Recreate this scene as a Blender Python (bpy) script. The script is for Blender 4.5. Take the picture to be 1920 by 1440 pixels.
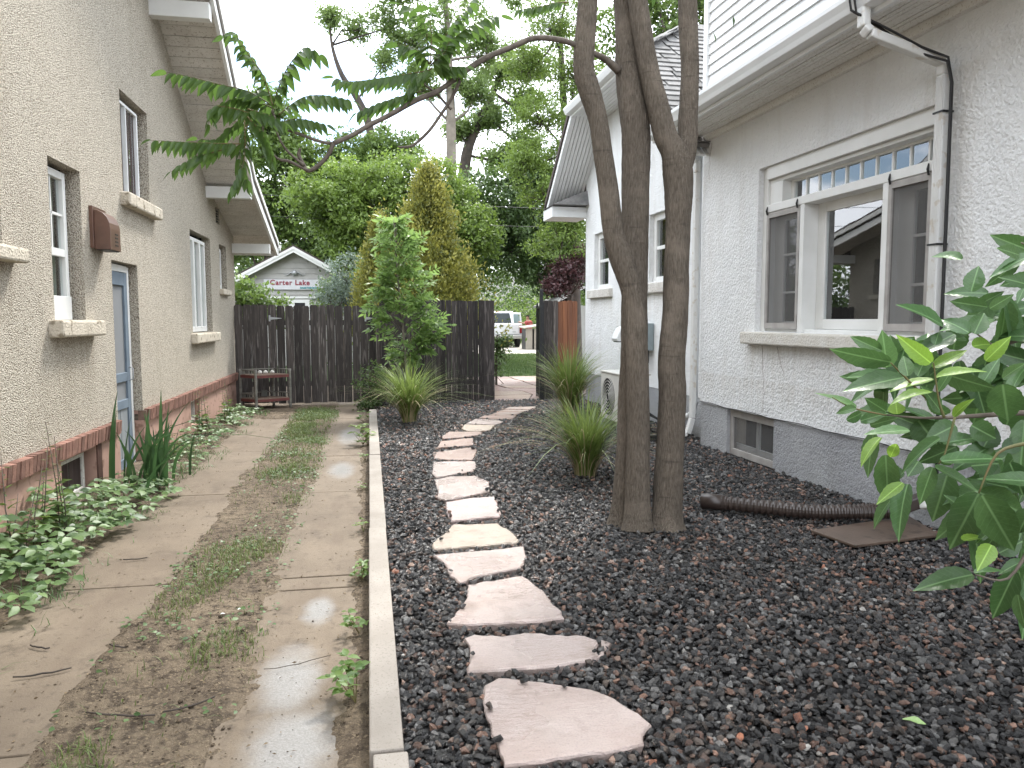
import bpy, bmesh, math, random
import numpy as np
from mathutils import Vector, Matrix, Euler
for o in list(bpy.data.objects): bpy.data.objects.remove(o)
SC = bpy.context.scene
COL = SC.collection
PI = math.pi
R = math.radians

# ---------------------------------------------------------------- camera
cam = bpy.data.cameras.new('camera'); co = bpy.data.objects.new('camera', cam); COL.objects.link(co)
cam.sensor_fit = 'HORIZONTAL'; cam.sensor_width = 36.0; cam.lens = 36.0 * 1442 / 1920
cam.clip_start = 0.05; cam.clip_end = 2000
co.location = (0, 0, 1.55); co.rotation_euler = (PI / 2 - R(4.777), 0, -R(10.528))
SC.camera = co
# ---------------------------------------------------------------- sky
SUN_EL, SUN_AZ = R(52), R(28)          # azimuth measured from +Y towards +X
w = bpy.data.worlds.new('World'); SC.world = w; w.use_nodes = True
nt = w.node_tree; N = nt.nodes; LK = nt.links; N.clear()
wo = N.new('ShaderNodeOutputWorld'); bg = N.new('ShaderNodeBackground'); bg.inputs[1].default_value = 0.105
sky = N.new('ShaderNodeTexSky'); sky.sky_type = 'NISHITA'; sky.sun_disc = False
sky.sun_elevation = SUN_EL; sky.sun_rotation = SUN_AZ; sky.air_density = 1.0; sky.dust_density = 1.0
tc = N.new('ShaderNodeTexCoord'); sx = N.new('ShaderNodeSeparateXYZ'); LK.new(tc.outputs['Generated'], sx.inputs[0])
ad = N.new('ShaderNodeMath'); ad.operation = 'ADD'; ad.inputs[1].default_value = 0.22; LK.new(sx.outputs[2], ad.inputs[0])
mx_ = N.new('ShaderNodeMath'); mx_.operation = 'MAXIMUM'; mx_.inputs[1].default_value = 0.05; LK.new(ad.outputs[0], mx_.inputs[0])
cb = N.new('ShaderNodeCombineXYZ')
for k in (0, 1):
    dv = N.new('ShaderNodeMath'); dv.operation = 'DIVIDE'; LK.new(sx.outputs[k], dv.inputs[0]); LK.new(mx_.outputs[0], dv.inputs[1]); LK.new(dv.outputs[0], cb.inputs[k])
cb.inputs[2].default_value = 3.1
cn = N.new('ShaderNodeTexNoise'); cn.inputs['Scale'].default_value = 1.15; cn.inputs['Detail'].default_value = 9; cn.inputs['Roughness'].default_value = 0.55
LK.new(cb.outputs[0], cn.inputs['Vector'])
cr = N.new('ShaderNodeValToRGB'); cr.color_ramp.elements[0].position = 0.36; cr.color_ramp.elements[1].position = 0.47
LK.new(cn.outputs[0], cr.inputs[0])
cm = N.new('ShaderNodeMix'); cm.data_type = 'RGBA'
LK.new(cr.outputs[0], cm.inputs[0]); LK.new(sky.outputs[0], cm.inputs[6]); cm.inputs[7].default_value = (10.6, 11.1, 11.9, 1)
LK.new(cm.outputs[2], bg.inputs[0]); LK.new(bg.outputs[0], wo.inputs[0])
# ---------------------------------------------------------------- sun behind thin cloud
sl = bpy.data.lights.new('sun', 'SUN'); sl.energy = 1.5; sl.angle = R(10); sl.color = (1, 0.955, 0.89)
so = bpy.data.objects.new('sun', sl); COL.objects.link(so)
sd = Vector((math.sin(SUN_AZ) * math.cos(SUN_EL), math.cos(SUN_AZ) * math.cos(SUN_EL), math.sin(SUN_EL)))
so.rotation_euler = sd.to_track_quat('Z', 'Y').to_euler(); so.location = (5, 5, 30)
vs = SC.view_settings; vs.view_transform = 'Standard'; vs.look = 'None'; vs.gamma = 1; vs.use_curve_mapping = False; vs.exposure = 1.82
SC.cycles.max_bounces = 8; SC.cycles.transparent_max_bounces = 16
SC.cycles.use_denoising = True

# ================================================================ helpers
def tag(o, label=None, cat=None, group=None, kind=None):
    if label: o['label'] = label
    if cat: o['category'] = cat
    if group: o['group'] = group
    if kind: o['kind'] = kind
    return o
def empty(name, loc, rz=0.0, parent=None):
    o = bpy.data.objects.new(name, None); COL.objects.link(o); o.empty_display_size = 0.1
    o.location = loc; o.rotation_euler = (0, 0, rz)
    if parent: o.parent = parent
    return o
def thing(name, label, cat, loc=(0, 0, 0), rz=0.0, group=None):
    return tag(empty(name, loc, rz), label, cat, group)
def adopt(o, parent, local=False):
    """parent o; unless local, its mesh is in world coordinates and stays where it is"""
    if parent is None: return
    o.parent = parent
    if not local:
        q = parent; mats = []
        while q is not None:
            mats.append(q.matrix_parent_inverse @ basis(q)); q = q.parent
        tot = Matrix.Identity(4)
        for mm in reversed(mats): tot = tot @ mm
        o.matrix_parent_inverse = tot.inverted()
def basis(o):
    return Matrix.LocRotScale(o.location, o.rotation_euler, o.scale)
class MB:
    def __init__(s): s.v = []; s.f = []
    def box(s, x0, x1, y0, y1, z0, z1):
        b = len(s.v)
        s.v += [(x0, y0, z0), (x1, y0, z0), (x1, y1, z0), (x0, y1, z0), (x0, y0, z1), (x1, y0, z1), (x1, y1, z1), (x0, y1, z1)]
        s.f += [tuple(b + i for i in q) for q in ((0, 3, 2, 1), (4, 5, 6, 7), (0, 1, 5, 4), (1, 2, 6, 5), (2, 3, 7, 6), (3, 0, 4, 7))]
        return s
    def hexa(s, p):           # 8 corner points, same order as box
        b = len(s.v); s.v += [tuple(q) for q in p]
        s.f += [tuple(b + i for i in q) for q in ((0, 3, 2, 1), (4, 5, 6, 7), (0, 1, 5, 4), (1, 2, 6, 5), (2, 3, 7, 6), (3, 0, 4, 7))]
        return s
    def quad(s, a, b_, c, d):
        b = len(s.v); s.v += [tuple(a), tuple(b_), tuple(c), tuple(d)]; s.f.append((b, b + 1, b + 2, b + 3)); return s
    def prism(s, poly, axis, a, c):
        """polygon in the two other axes (in cyclic order), extruded along axis from a to c"""
        n = len(poly); b = len(s.v)
        def mk(p, t):
            return {'x': (t, p[0], p[1]), 'y': (p[0], t, p[1]), 'z': (p[0], p[1], t)}[axis]
        s.v += [mk(p, a) for p in poly] + [mk(p, c) for p in poly]
        s.f.append(tuple(b + i for i in reversed(range(n)))); s.f.append(tuple(b + n + i for i in range(n)))
        for i in range(n): j = (i + 1) % n; s.f.append((b + i, b + j, b + n + j, b + n + i))
        return s
    def bar(s, p, q, wd, th, up=(0, 0, 1)):
        p = Vector(p); q = Vector(q); d = (q - p).normalized(); u = Vector(up)
        a = d.cross(u)
        if a.length < 1e-4: a = d.cross(Vector((1, 0, 0)))
        a.normalize(); c = a.cross(d).normalized()
        a *= wd / 2; c *= th / 2
        return s.hexa([p - a - c, p + a - c, q + a - c, q - a - c, p - a + c, p + a + c, q + a + c, q - a + c])
    def tube(s, pts, n=8, cap=True):
        """pts: (x,y,z,r)"""
        P = [Vector(p[:3]) for p in pts]; rr = [p[3] for p in pts]; b = len(s.v)
        ref = Vector((0.31, 0.2, 0.93))
        prev = None
        for i, p in enumerate(P):
            d = (P[min(i + 1, len(P) - 1)] - P[max(i - 1, 0)]).normalized()
            if prev is None:
                a = d.cross(ref if abs(d.dot(ref)) < 0.95 else Vector((1, 0, 0))).normalized()
            else:
                a = (prev - d * prev.dot(d)).normalized()
            prev = a; c = d.cross(a)
            for k in range(n):
                t = 2 * PI * k / n; s.v.append(tuple(p + (a * math.cos(t) + c * math.sin(t)) * rr[i]))
        for i in range(len(P) - 1):
            for k in range(n):
                k2 = (k + 1) % n; s.f.append((b + i * n + k, b + i * n + k2, b + (i + 1) * n + k2, b + (i + 1) * n + k))
        if cap:
            s.f.append(tuple(b + k for k in reversed(range(n)))); e = b + (len(P) - 1) * n; s.f.append(tuple(e + k for k in range(n)))
        return s
    def lathe(s, prof, cx, cy, n=12):
        """prof: list of (r,z)"""
        return s.tube([(cx, cy, z, r) for r, z in prof], n)
    def mesh(s, name):
        m = bpy.data.meshes.new(name); m.from_pydata(s.v, [], s.f); m.update(); return m
    def build(s, name, mat, parent=None, smooth=False, bevel=0, local=False, loc=None):
        m = s.mesh(name); o = bpy.data.objects.new(name, m); COL.objects.link(o)
        if mat: m.materials.append(mat)
        if smooth:
            m.polygons.foreach_set('use_smooth', [True] * len(m.polygons))
        if bevel:
            md = o.modifiers.new('bevel', 'BEVEL'); md.width = bevel; md.segments = 2; md.limit_method = 'ANGLE'
        if loc is not None: o.location = loc
        adopt(o, parent, local)
        return o
def inst(name, mesh, parent, M, local=True):
    o = bpy.data.objects.new(name, mesh); COL.objects.link(o); o.matrix_basis = M if isinstance(M, Matrix) else Matrix.Translation(M)
    adopt(o, parent, local); return o
def np_mesh(name, V, loops, starts, totals, mat, parent=None, tint=None, smooth=False, local=False):
    m = bpy.data.meshes.new(name)
    m.vertices.add(len(V)); m.vertices.foreach_set('co', np.asarray(V, np.float32).ravel())
    m.loops.add(len(loops)); m.loops.foreach_set('vertex_index', np.asarray(loops, np.int32))
    m.polygons.add(len(starts)); m.polygons.foreach_set('loop_start', np.asarray(starts, np.int32)); m.polygons.foreach_set('loop_total', np.asarray(totals, np.int32))
    if smooth: m.polygons.foreach_set('use_smooth', np.ones(len(starts), bool))
    m.update(calc_edges=True)
    if tint is not None:
        a = m.attributes.new('tint', 'FLOAT', 'POINT'); a.data.foreach_set('value', np.asarray(tint, np.float32))
    m.materials.append(mat)
    o = bpy.data.objects.new(name, m); COL.objects.link(o); adopt(o, parent, local); return o
RNG = np.random.default_rng(11)
def unit(a): return a / (np.linalg.norm(a, axis=-1, keepdims=True) + 1e-9)
# leaf templates: vertices (u along, v across, w lift), faces
LEAF4 = (np.array([(0, 0, 0), (.45, -.5, .06), (1, 0, -.05), (.45, .5, .06)]), [(0, 1, 2), (0, 2, 3)])
LEAF6 = (np.array([(0, 0, 0), (.3, -.46, .05), (.3, .46, .05), (.62, -.4, .03), (.62, .4, .03), (1, 0, -.1), (.45, 0, 0)]), [(0, 1, 6), (0, 6, 2), (1, 3, 6), (2, 6, 4), (3, 5, 6), (4, 6, 5)])
def scatter(name, P, D, Nn, L, W, tint, mat, parent=None, tpl=LEAF4, smooth=False):
    T, F = tpl; n = len(P); k = len(T)
    D = unit(D); S = unit(np.cross(D, Nn)); Nn = np.cross(S, D)
    L = np.broadcast_to(L, n)[:, None, None]; W = np.broadcast_to(W, n)[:, None, None]
    V = P[:, None, :] + D[:, None, :] * T[None, :, 0:1] * L + S[:, None, :] * T[None, :, 1:2] * W + Nn[:, None, :] * T[None, :, 2:3] * L
    fl = np.concatenate([np.array(f) for f in F]); tot = np.array([len(f) for f in F])
    loops = (np.arange(n)[:, None] * k + fl[None, :]).ravel()
    totals = np.tile(tot, n); starts = np.concatenate([[0], np.cumsum(totals)[:-1]])
    return np_mesh(name, V.reshape(-1, 3), loops, starts, totals, mat, parent, np.repeat(tint, k), smooth)
def blades(name, P, D, H, W, bend, tint, mat, parent=None, seg=3):
    """grass blades: root P, horizontal lean direction D, height H, width W, bend"""
    n = len(P); D = D.copy(); D[:, 2] = 0; D = unit(D); S = np.stack([-D[:, 1], D[:, 0], np.zeros(n)], 1)
    vs = []; us = np.linspace(0, 1, seg + 1)
    for u in us[:-1]:
        c = P + D * (bend * H * u ** 2)[:, None] + np.array([0, 0, 1.0]) * (H * (u - 0.45 * np.minimum(bend, 1.6) * u ** 3))[:, None]
        hw = (W * (1 - 0.75 * u ** 2) / 2)[:, None]
        vs += [c - S * hw, c + S * hw]
    u = 1.0; vs.append(P + D * (bend * H)[:, None] + np.array([0, 0, 1.0]) * (H * (1 - 0.45 * np.minimum(bend, 1.6)))[:, None])
    V = np.stack(vs, 1); k = V.shape[1]
    F = [(2 * i, 2 * i + 1, 2 * i + 3, 2 * i + 2) for i in range(seg - 1)] + [(2 * seg - 2, 2 * seg - 1, 2 * seg)]
    fl = np.concatenate([np.array(f) for f in F]); tot = np.array([len(f) for f in F])
    loops = (np.arange(n)[:, None] * k + fl[None, :]).ravel(); totals = np.tile(tot, n); starts = np.concatenate([[0], np.cumsum(totals)[:-1]])
    return np_mesh(name, V.reshape(-1, 3), loops, starts, totals, mat, parent, np.repeat(tint, k), True)

# ================================================================ materials
def newmat(name):
    m = bpy.data.materials.new(name); m.use_nodes = True; t = m.node_tree; b = t.nodes['Principled BSDF']; return m, t, b
def nd(t, typ, **kw):
    n = t.nodes.new(typ)
    for k, v in kw.items(): setattr(n, k, v)
    return n
def coords(t, which='Object', scale=None, rand=False):
    c = nd(t, 'ShaderNodeTexCoord').outputs[which]
    if rand:
        oi = nd(t, 'ShaderNodeObjectInfo'); mm = nd(t, 'ShaderNodeVectorMath', operation='SCALE'); 
        cc = nd(t, 'ShaderNodeCombineXYZ'); cc.inputs[0].default_value = 17; cc.inputs[1].default_value = 31; cc.inputs[2].default_value = 53
        t.links.new(cc.outputs[0], mm.inputs[0]); t.links.new(oi.outputs['Random'], mm.inputs['Scale'])
        aa = nd(t, 'ShaderNodeVectorMath', operation='ADD'); t.links.new(c, aa.inputs[0]); t.links.new(mm.outputs[0], aa.inputs[1]); c = aa.outputs[0]
    if scale:
        mp = nd(t, 'ShaderNodeMapping'); mp.inputs['Scale'].default_value = scale; t.links.new(c, mp.inputs[0]); c = mp.outputs[0]
    return c
def noise(t, vec, scale, detail=5, rough=.55, lo=.35, hi=.65):
    n = nd(t, 'ShaderNodeTexNoise'); n.inputs['Scale'].default_value = scale; n.inputs['Detail'].default_value = detail; n.inputs['Roughness'].default_value = rough
    t.links.new(vec, n.inputs['Vector'])
    r = nd(t, 'ShaderNodeMapRange'); r.inputs[1].default_value = lo; r.inputs[2].default_value = hi; t.links.new(n.outputs[0], r.inputs[0])
    return r.outputs[0]
def mixc(t, fac, a, b, mode='MIX'):
    m = nd(t, 'ShaderNodeMix', data_type='RGBA', blend_type=mode)
    for s, v in ((0, fac), (6, a), (7, b)):
        if isinstance(v, (int, float)): m.inputs[s].default_value = v
        elif isinstance(v, tuple): m.inputs[s].default_value = (*v[:3], 1)
        else: t.links.new(v, m.inputs[s])
    return m.outputs[2]
def val(t, op, a, b=None):
    m = nd(t, 'ShaderNodeMath', operation=op)
    for s, v in ((0, a), (1, b)):
        if v is None: continue
        if isinstance(v, (int, float)): m.inputs[s].default_value = v
        else: t.links.new(v, m.inputs[s])
    return m.outputs[0]
def bump(t, b, h, strength=.5, dist=.01, prev=None):
    n = nd(t, 'ShaderNodeBump'); n.inputs['Strength'].default_value = strength; n.inputs['Distance'].default_value = dist
    t.links.new(h, n.inputs['Height'])
    if prev is not None: t.links.new(prev, n.inputs['Normal'])
    if b: t.links.new(n.outputs[0], b.inputs['Normal'])
    return n.outputs[0]
def pm(name, c1, c2=None, scale=5, rough=.75, bmp=0, bscale=60, bdist=.006, spec=.4, detail=5, metal=0, rand=0, stretch=None, speck=None, lo=.35, hi=.65, coat=0):
    """general painted / stone / wood material"""
    m, t, b = newmat(name); c2 = c2 or tuple(v * .8 for v in c1)
    vec = coords(t, 'Object', stretch, rand=rand > 0)
    col = mixc(t, noise(t, vec, scale, detail, lo=lo, hi=hi), c1, c2)
    if speck:
        col = mixc(t, noise(t, vec, speck[1], 2, lo=.58, hi=.66), col, speck[0])
    if rand:
        oi = nd(t, 'ShaderNodeObjectInfo'); f = nd(t, 'ShaderNodeMapRange'); f.inputs[3].default_value = 1 - rand; f.inputs[4].default_value = 1 + rand
        t.links.new(oi.outputs['Random'], f.inputs[0]); h = nd(t, 'ShaderNodeHueSaturation'); t.links.new(f.outputs[0], h.inputs['Value']); t.links.new(col, h.inputs['Color']); col = h.outputs[0]
    t.links.new(col, b.inputs['Base Color']); b.inputs['Roughness'].default_value = rough; b.inputs['Specular IOR Level'].default_value = spec; b.inputs['Metallic'].default_value = metal
    if coat: b.inputs['Coat Weight'].default_value = coat
    if bmp: bump(t, b, noise(t, vec, bscale, 4, lo=.2, hi=.8), bmp, bdist)
    return m
def stucco(name, c1, c2, grain, dirt, bs=.9, bd=.012, streak=.5, ridge=False, pit_shade=None, stains=()):
    m, t, b = newmat(name); vec = coords(t)
    col = mixc(t, noise(t, vec, 1.3, 6), c1, c2)
    st = noise(t, coords(t, 'Object', (2.2, 2.2, .35)), 1.6, 7, .62, .52, .78)
    col = mixc(t, val(t, 'MULTIPLY', st, streak), col, dirt)
    if stains:     # run-off stains below sills and fittings: (y0, y1, top, length, strength)
        sp = nd(t, 'ShaderNodeSeparateXYZ'); t.links.new(vec, sp.inputs[0]); rough_ = noise(t, coords(t, 'Object', (9, 9, .6)), 1.5, 6, .6, .3, .7)
        for (y0, y1, zt, ln, k) in stains:
            def ramp(v, a, b): r = nd(t, 'ShaderNodeMapRange'); r.interpolation_type = 'SMOOTHSTEP'; r.inputs[1].default_value = a; r.inputs[2].default_value = b; t.links.new(v, r.inputs[0]); return r.outputs[0]
            mk = val(t, 'MULTIPLY', val(t, 'MULTIPLY', ramp(sp.outputs[1], y0 - .06, y0 + .08), ramp(sp.outputs[1], y1 + .06, y1 - .08)), val(t, 'MULTIPLY', ramp(sp.outputs[2], zt - ln, zt), ramp(sp.outputs[2], zt + .02, zt - .01)))
            col = mixc(t, val(t, 'MULTIPLY', val(t, 'MULTIPLY', mk, rough_), k), col, dirt)
    g = nd(t, 'ShaderNodeTexVoronoi'); g.feature = 'F1'; g.inputs['Scale'].default_value = grain; t.links.new(vec, g.inputs['Vector'])
    n2 = noise(t, vec, grain * .62, 5, .6, .2, .8); n3 = noise(t, vec, 3.2, 3, .5, .2, .8)
    h = val(t, 'ADD', val(t, 'MULTIPLY', val(t, 'SUBTRACT', 1.0, g.outputs['Distance']), 1.1 if ridge else .4), val(t, 'MULTIPLY', n2, .5 if ridge else 1.0))
    h2 = val(t, 'ADD', h, val(t, 'MULTIPLY', n3, 1.6))
    if ridge:      # pebbledash: each pebble its own tone, shade of the pits painted dark between them
        pv = nd(t, 'ShaderNodeSeparateColor'); t.links.new(g.outputs['Color'], pv.inputs[0]); col = mixc(t, val(t, 'MULTIPLY', pv.outputs[0], .55), col, tuple(v * .62 for v in c1)); col = mixc(t, val(t, 'MULTIPLY', val(t, 'GREATER_THAN', pv.outputs[1], .8), .55), col, (.74, .69, .58))
        jm = nd(t, 'ShaderNodeMapRange'); jm.inputs[1].default_value = .45; jm.inputs[2].default_value = .75; t.links.new(g.outputs['Distance'], jm.inputs[0]); col = mixc(t, val(t, 'MULTIPLY', jm.outputs[0], .8), col, pit_shade[0])
    elif pit_shade: col = mixc(t, val(t, 'MULTIPLY', noise(t, vec, grain * .62, 5, .6, .42, .3), pit_shade[1]), col, pit_shade[0])  # shade in the hollows put into the colour
    bump(t, b, h2, bs, bd); t.links.new(col, b.inputs['Base Color']); b.inputs['Roughness'].default_value = .9; b.inputs['Specular IOR Level'].default_value = .25
    return m
def leafmat(name, dark, light, trans=.3, rough=.42, back=None, objrand=False, veins=False):
    m, t, b = newmat(name)
    if objrand: f = nd(t, 'ShaderNodeObjectInfo').outputs['Random']
    else:
        a = nd(t, 'ShaderNodeAttribute'); a.attribute_name = 'tint'; f = a.outputs['Fac']
    col = mixc(t, f, dark, light)
    vec = coords(t)
    col = mixc(t, val(t, 'MULTIPLY', noise(t, vec, 9 if not veins else 25, 4), .35), col, tuple(v * .6 for v in dark))
    if veins:
        wv = nd(t, 'ShaderNodeSeparateXYZ'); t.links.new(coords(t), wv.inputs[0])
        # side veins: stripes along a skewed axis of the leaf, plus the midrib
        ax = val(t, 'ABSOLUTE', wv.outputs[1]); sk = val(t, 'SUBTRACT', wv.outputs[0], val(t, 'MULTIPLY', ax, .9))
        sv = val(t, 'PINGPONG', val(t, 'MULTIPLY', sk, 9.0), .5); svm = nd(t, 'ShaderNodeMapRange'); svm.inputs[1].default_value = .08; svm.inputs[2].default_value = 0.0; t.links.new(sv, svm.inputs[0])
        mr = nd(t, 'ShaderNodeMapRange'); mr.inputs[1].default_value = .02; mr.inputs[2].default_value = .006; t.links.new(ax, mr.inputs[0])
        vm = val(t, 'MAXIMUM', val(t, 'MULTIPLY', svm.outputs[0], .2), val(t, 'MULTIPLY', mr.outputs[0], .8))
        col = mixc(t, vm, col, tuple(min(1, v * 1.7 + .05) for v in light))
        bump(t, b, val(t, 'ADD', val(t, 'MULTIPLY', vm, -1.0), noise(t, vec, 5, 2)), .16, .004)
    t.links.new(col, b.inputs['Base Color']); b.inputs['Roughness'].default_value = rough; b.inputs['Specular IOR Level'].default_value = .5
    tr = nd(t, 'ShaderNodeBsdfTranslucent'); tcx = mixc(t, .5, col, tuple(min(1, v * 1.5) for v in light)); t.links.new(tcx, tr.inputs[0])
    ms = nd(t, 'ShaderNodeMixShader'); ms.inputs[0].default_value = trans
    t.links.new(b.outputs[0], ms.inputs[1]); t.links.new(tr.outputs[0], ms.inputs[2]); t.links.new(ms.outputs[0], t.nodes['Material Output'].inputs[0])
    return m
def glassmat(name, ior=1.75, tint=(.9, .95, .95)):
    m, t, b = newmat(name); t.nodes.remove(b)
    gl = nd(t, 'ShaderNodeBsdfGlossy'); gl.inputs['Roughness'].default_value = .015; gl.inputs[0].default_value = (1, 1, 1, 1)
    tp = nd(t, 'ShaderNodeBsdfTransparent'); tp.inputs[0].default_value = (*tint, 1)
    fr = nd(t, 'ShaderNodeFresnel'); ge = nd(t, 'ShaderNodeNewGeometry'); im = nd(t, 'ShaderNodeMapRange'); im.inputs[3].default_value = ior; im.inputs[4].default_value = 1 / ior; t.links.new(ge.outputs['Backfacing'], im.inputs[0]); t.links.new(im.outputs[0], fr.inputs[0])
    # old glass is slightly wavy
    bp = nd(t, 'ShaderNodeBump'); bp.inputs['Strength'].default_value = .008; bp.inputs['Distance'].default_value = .01; t.links.new(noise(t, coords(t), 3, 2), bp.inputs['Height']); t.links.new(bp.outputs[0], gl.inputs['Normal'])
    ms = nd(t, 'ShaderNodeMixShader'); t.links.new(fr.outputs[0], ms.inputs[0]); t.links.new(tp.outputs[0], ms.inputs[1]); t.links.new(gl.outputs[0], ms.inputs[2]); t.links.new(ms.outputs[0], t.nodes['Material Output'].inputs[0])
    return m
def screenmat(name, c=(.22, .22, .22), op=.5):
    m, t, b = newmat(name); b.inputs['Base Color'].default_value = (*c, 1); b.inputs['Roughness'].default_value = .8
    tp = nd(t, 'ShaderNodeBsdfTransparent'); ms = nd(t, 'ShaderNodeMixShader'); ms.inputs[0].default_value = op
    t.links.new(tp.outputs[0], ms.inputs[1]); t.links.new(b.outputs[0], ms.inputs[2]); t.links.new(ms.outputs[0], t.nodes['Material Output'].inputs[0]); return m

m_stucco_l = stucco('tan roughcast', (.62, .56, .465), (.67, .61, .515), 95, (.36, .30, .225), .9, .014, .4, True, pit_shade=((.20, .165, .12), .75), stains=((6.35, 7.25, 1.41, .8, .9), (7.3, 7.6, 2.16, .35, .9), (8.2, 9.4, 2.66, .6, .5), (11.0, 12.6, 1.22, .5, .6), (4.8, 5.8, 1.93, .6, .7)))
m_stucco_r = stucco('white roughcast', (.765, .775, .775), (.81, .815, .81), 48, (.52, .48, .42), .7, .02, .32, pit_shade=((.55, .55, .54), .35), stains=((4.65, 7.3, 1.30, .55, .6), (-3, 8.3, .95, .35, .5), (4.4, 4.9, 3.2, 2.4, .5), (9.4, 10.8, 1.92, .5, .5), (11.9, 13.3, 1.92, .5, .5)))
m_stucco_g = stucco('grey roughcast', (.33, .335, .35), (.41, .415, .42), 60, (.20, .19, .18), .7, .016, .5, pit_shade=((.16, .16, .165), .5))
m_pink = pm('pink foundation paint', (.45, .285, .225), (.38, .235, .185), 3, .85, .25, 40, .006, speck=((.25, .15, .11), 9))
m_brick = pm('red brick', (.27, .145, .108), (.19, .098, .074), 14, .9, .6, 70, .006, rand=.28)
m_mortar = pm('mortar', (.20, .13, .10), (.14, .09, .07), 20, .95)
m_white = pm('white paint', (.74, .74, .72), (.68, .68, .655), 4, .5, .1, 30, .003)
m_whitev = pm('white vinyl', (.76, .77, .77), (.72, .73, .73), 3, .45, .08, 60, .002)
m_whiteold = pm('peeling white paint', (.66, .64, .60), (.54, .51, .47), 6, .65, .35, 50, .004, speck=((.36, .32, .28), 45))
m_cream = pm('cream sill', (.60, .54, .44), (.52, .46, .37), 6, .9, .9, 55, .012, speck=((.25, .21, .15), 12))
m_soffit_r = pm('white soffit paint', (.76, .75, .72), (.70, .685, .65), 4, .6, .15, 40, .003, speck=((.52, .48, .42), 60))
m_soffit = pm('soffit paint', (.66, .635, .59), (.56, .535, .49), 5, .7, .2, 40, .003, rand=.06, speck=((.36, .32, .27), 50))
m_shingle = pm('grey shingle', (.20, .195, .19), (.13, .13, .13), 9, .92, .5, 220, .003, rand=.25)
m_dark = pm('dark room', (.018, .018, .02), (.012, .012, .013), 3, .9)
m_glass = glassmat('window glass', 2.3)
m_glass_far = glassmat('pane glass', 1.7)
m_curtain = pm('curtain', (.36, .37, .34), (.20, .22, .20), 6, .95, stretch=(1, 9, .4))
m_blind = pm('brown blind', (.075, .05, .045), (.05, .035, .03), 5, .7, stretch=(1, 14, .3))
m_screen = screenmat('insect screen', (.13, .127, .124), .55)
m_screenframe = pm('grey screen frame', (.40, .38, .36), (.32, .30, .28), 8, .7, .15, 40, .003)
m_bluegrey = pm('blue grey paint', (.155, .20, .245), (.125, .16, .20), 6, .6, .15, 40, .003)
m_doorpanel = pm('grey door panel', (.26, .28, .29), (.20, .22, .23), 5, .6, .1, 30, .003, stretch=(1, 6, .5))
m_copper = pm('brown painted metal', (.14, .072, .05), (.10, .052, .036), 6, .35, .1, 30, .002, spec=.5)
m_black = pm('black', (.012, .012, .013), (.02, .02, .02), 8, .5)
m_fence = pm('weathered fence wood', (.078, .066, .060), (.032, .028, .027), 3.0, .85, .6, 26, .006, rand=.4, stretch=(9, 9, .55), speck=((.15, .135, .125), 5), lo=.3, hi=.7)
m_fence2 = pm('older fence wood', (.060, .050, .047), (.026, .023, .023), 3.0, .85, .6, 26, .006, rand=.35, stretch=(9, 9, .55), speck=((.12, .105, .1), 5), lo=.3, hi=.7)
m_fence_red = pm('red brown fence wood', (.22, .085, .035), (.13, .048, .022), 3.0, .7, .4, 26, .005, rand=.2, stretch=(9, 9, .45))
m_zinc = pm('galvanised', (.42, .43, .44), (.34, .35, .36), 9, .45, metal=.6)
m_kerb = pm('kerb concrete', (.33, .298, .262), (.245, .218, .188), 2.5, .8, .4, 160, .003, speck=((.215, .19, .162), 110), rand=.07, detail=8)
m_bark = None
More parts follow.
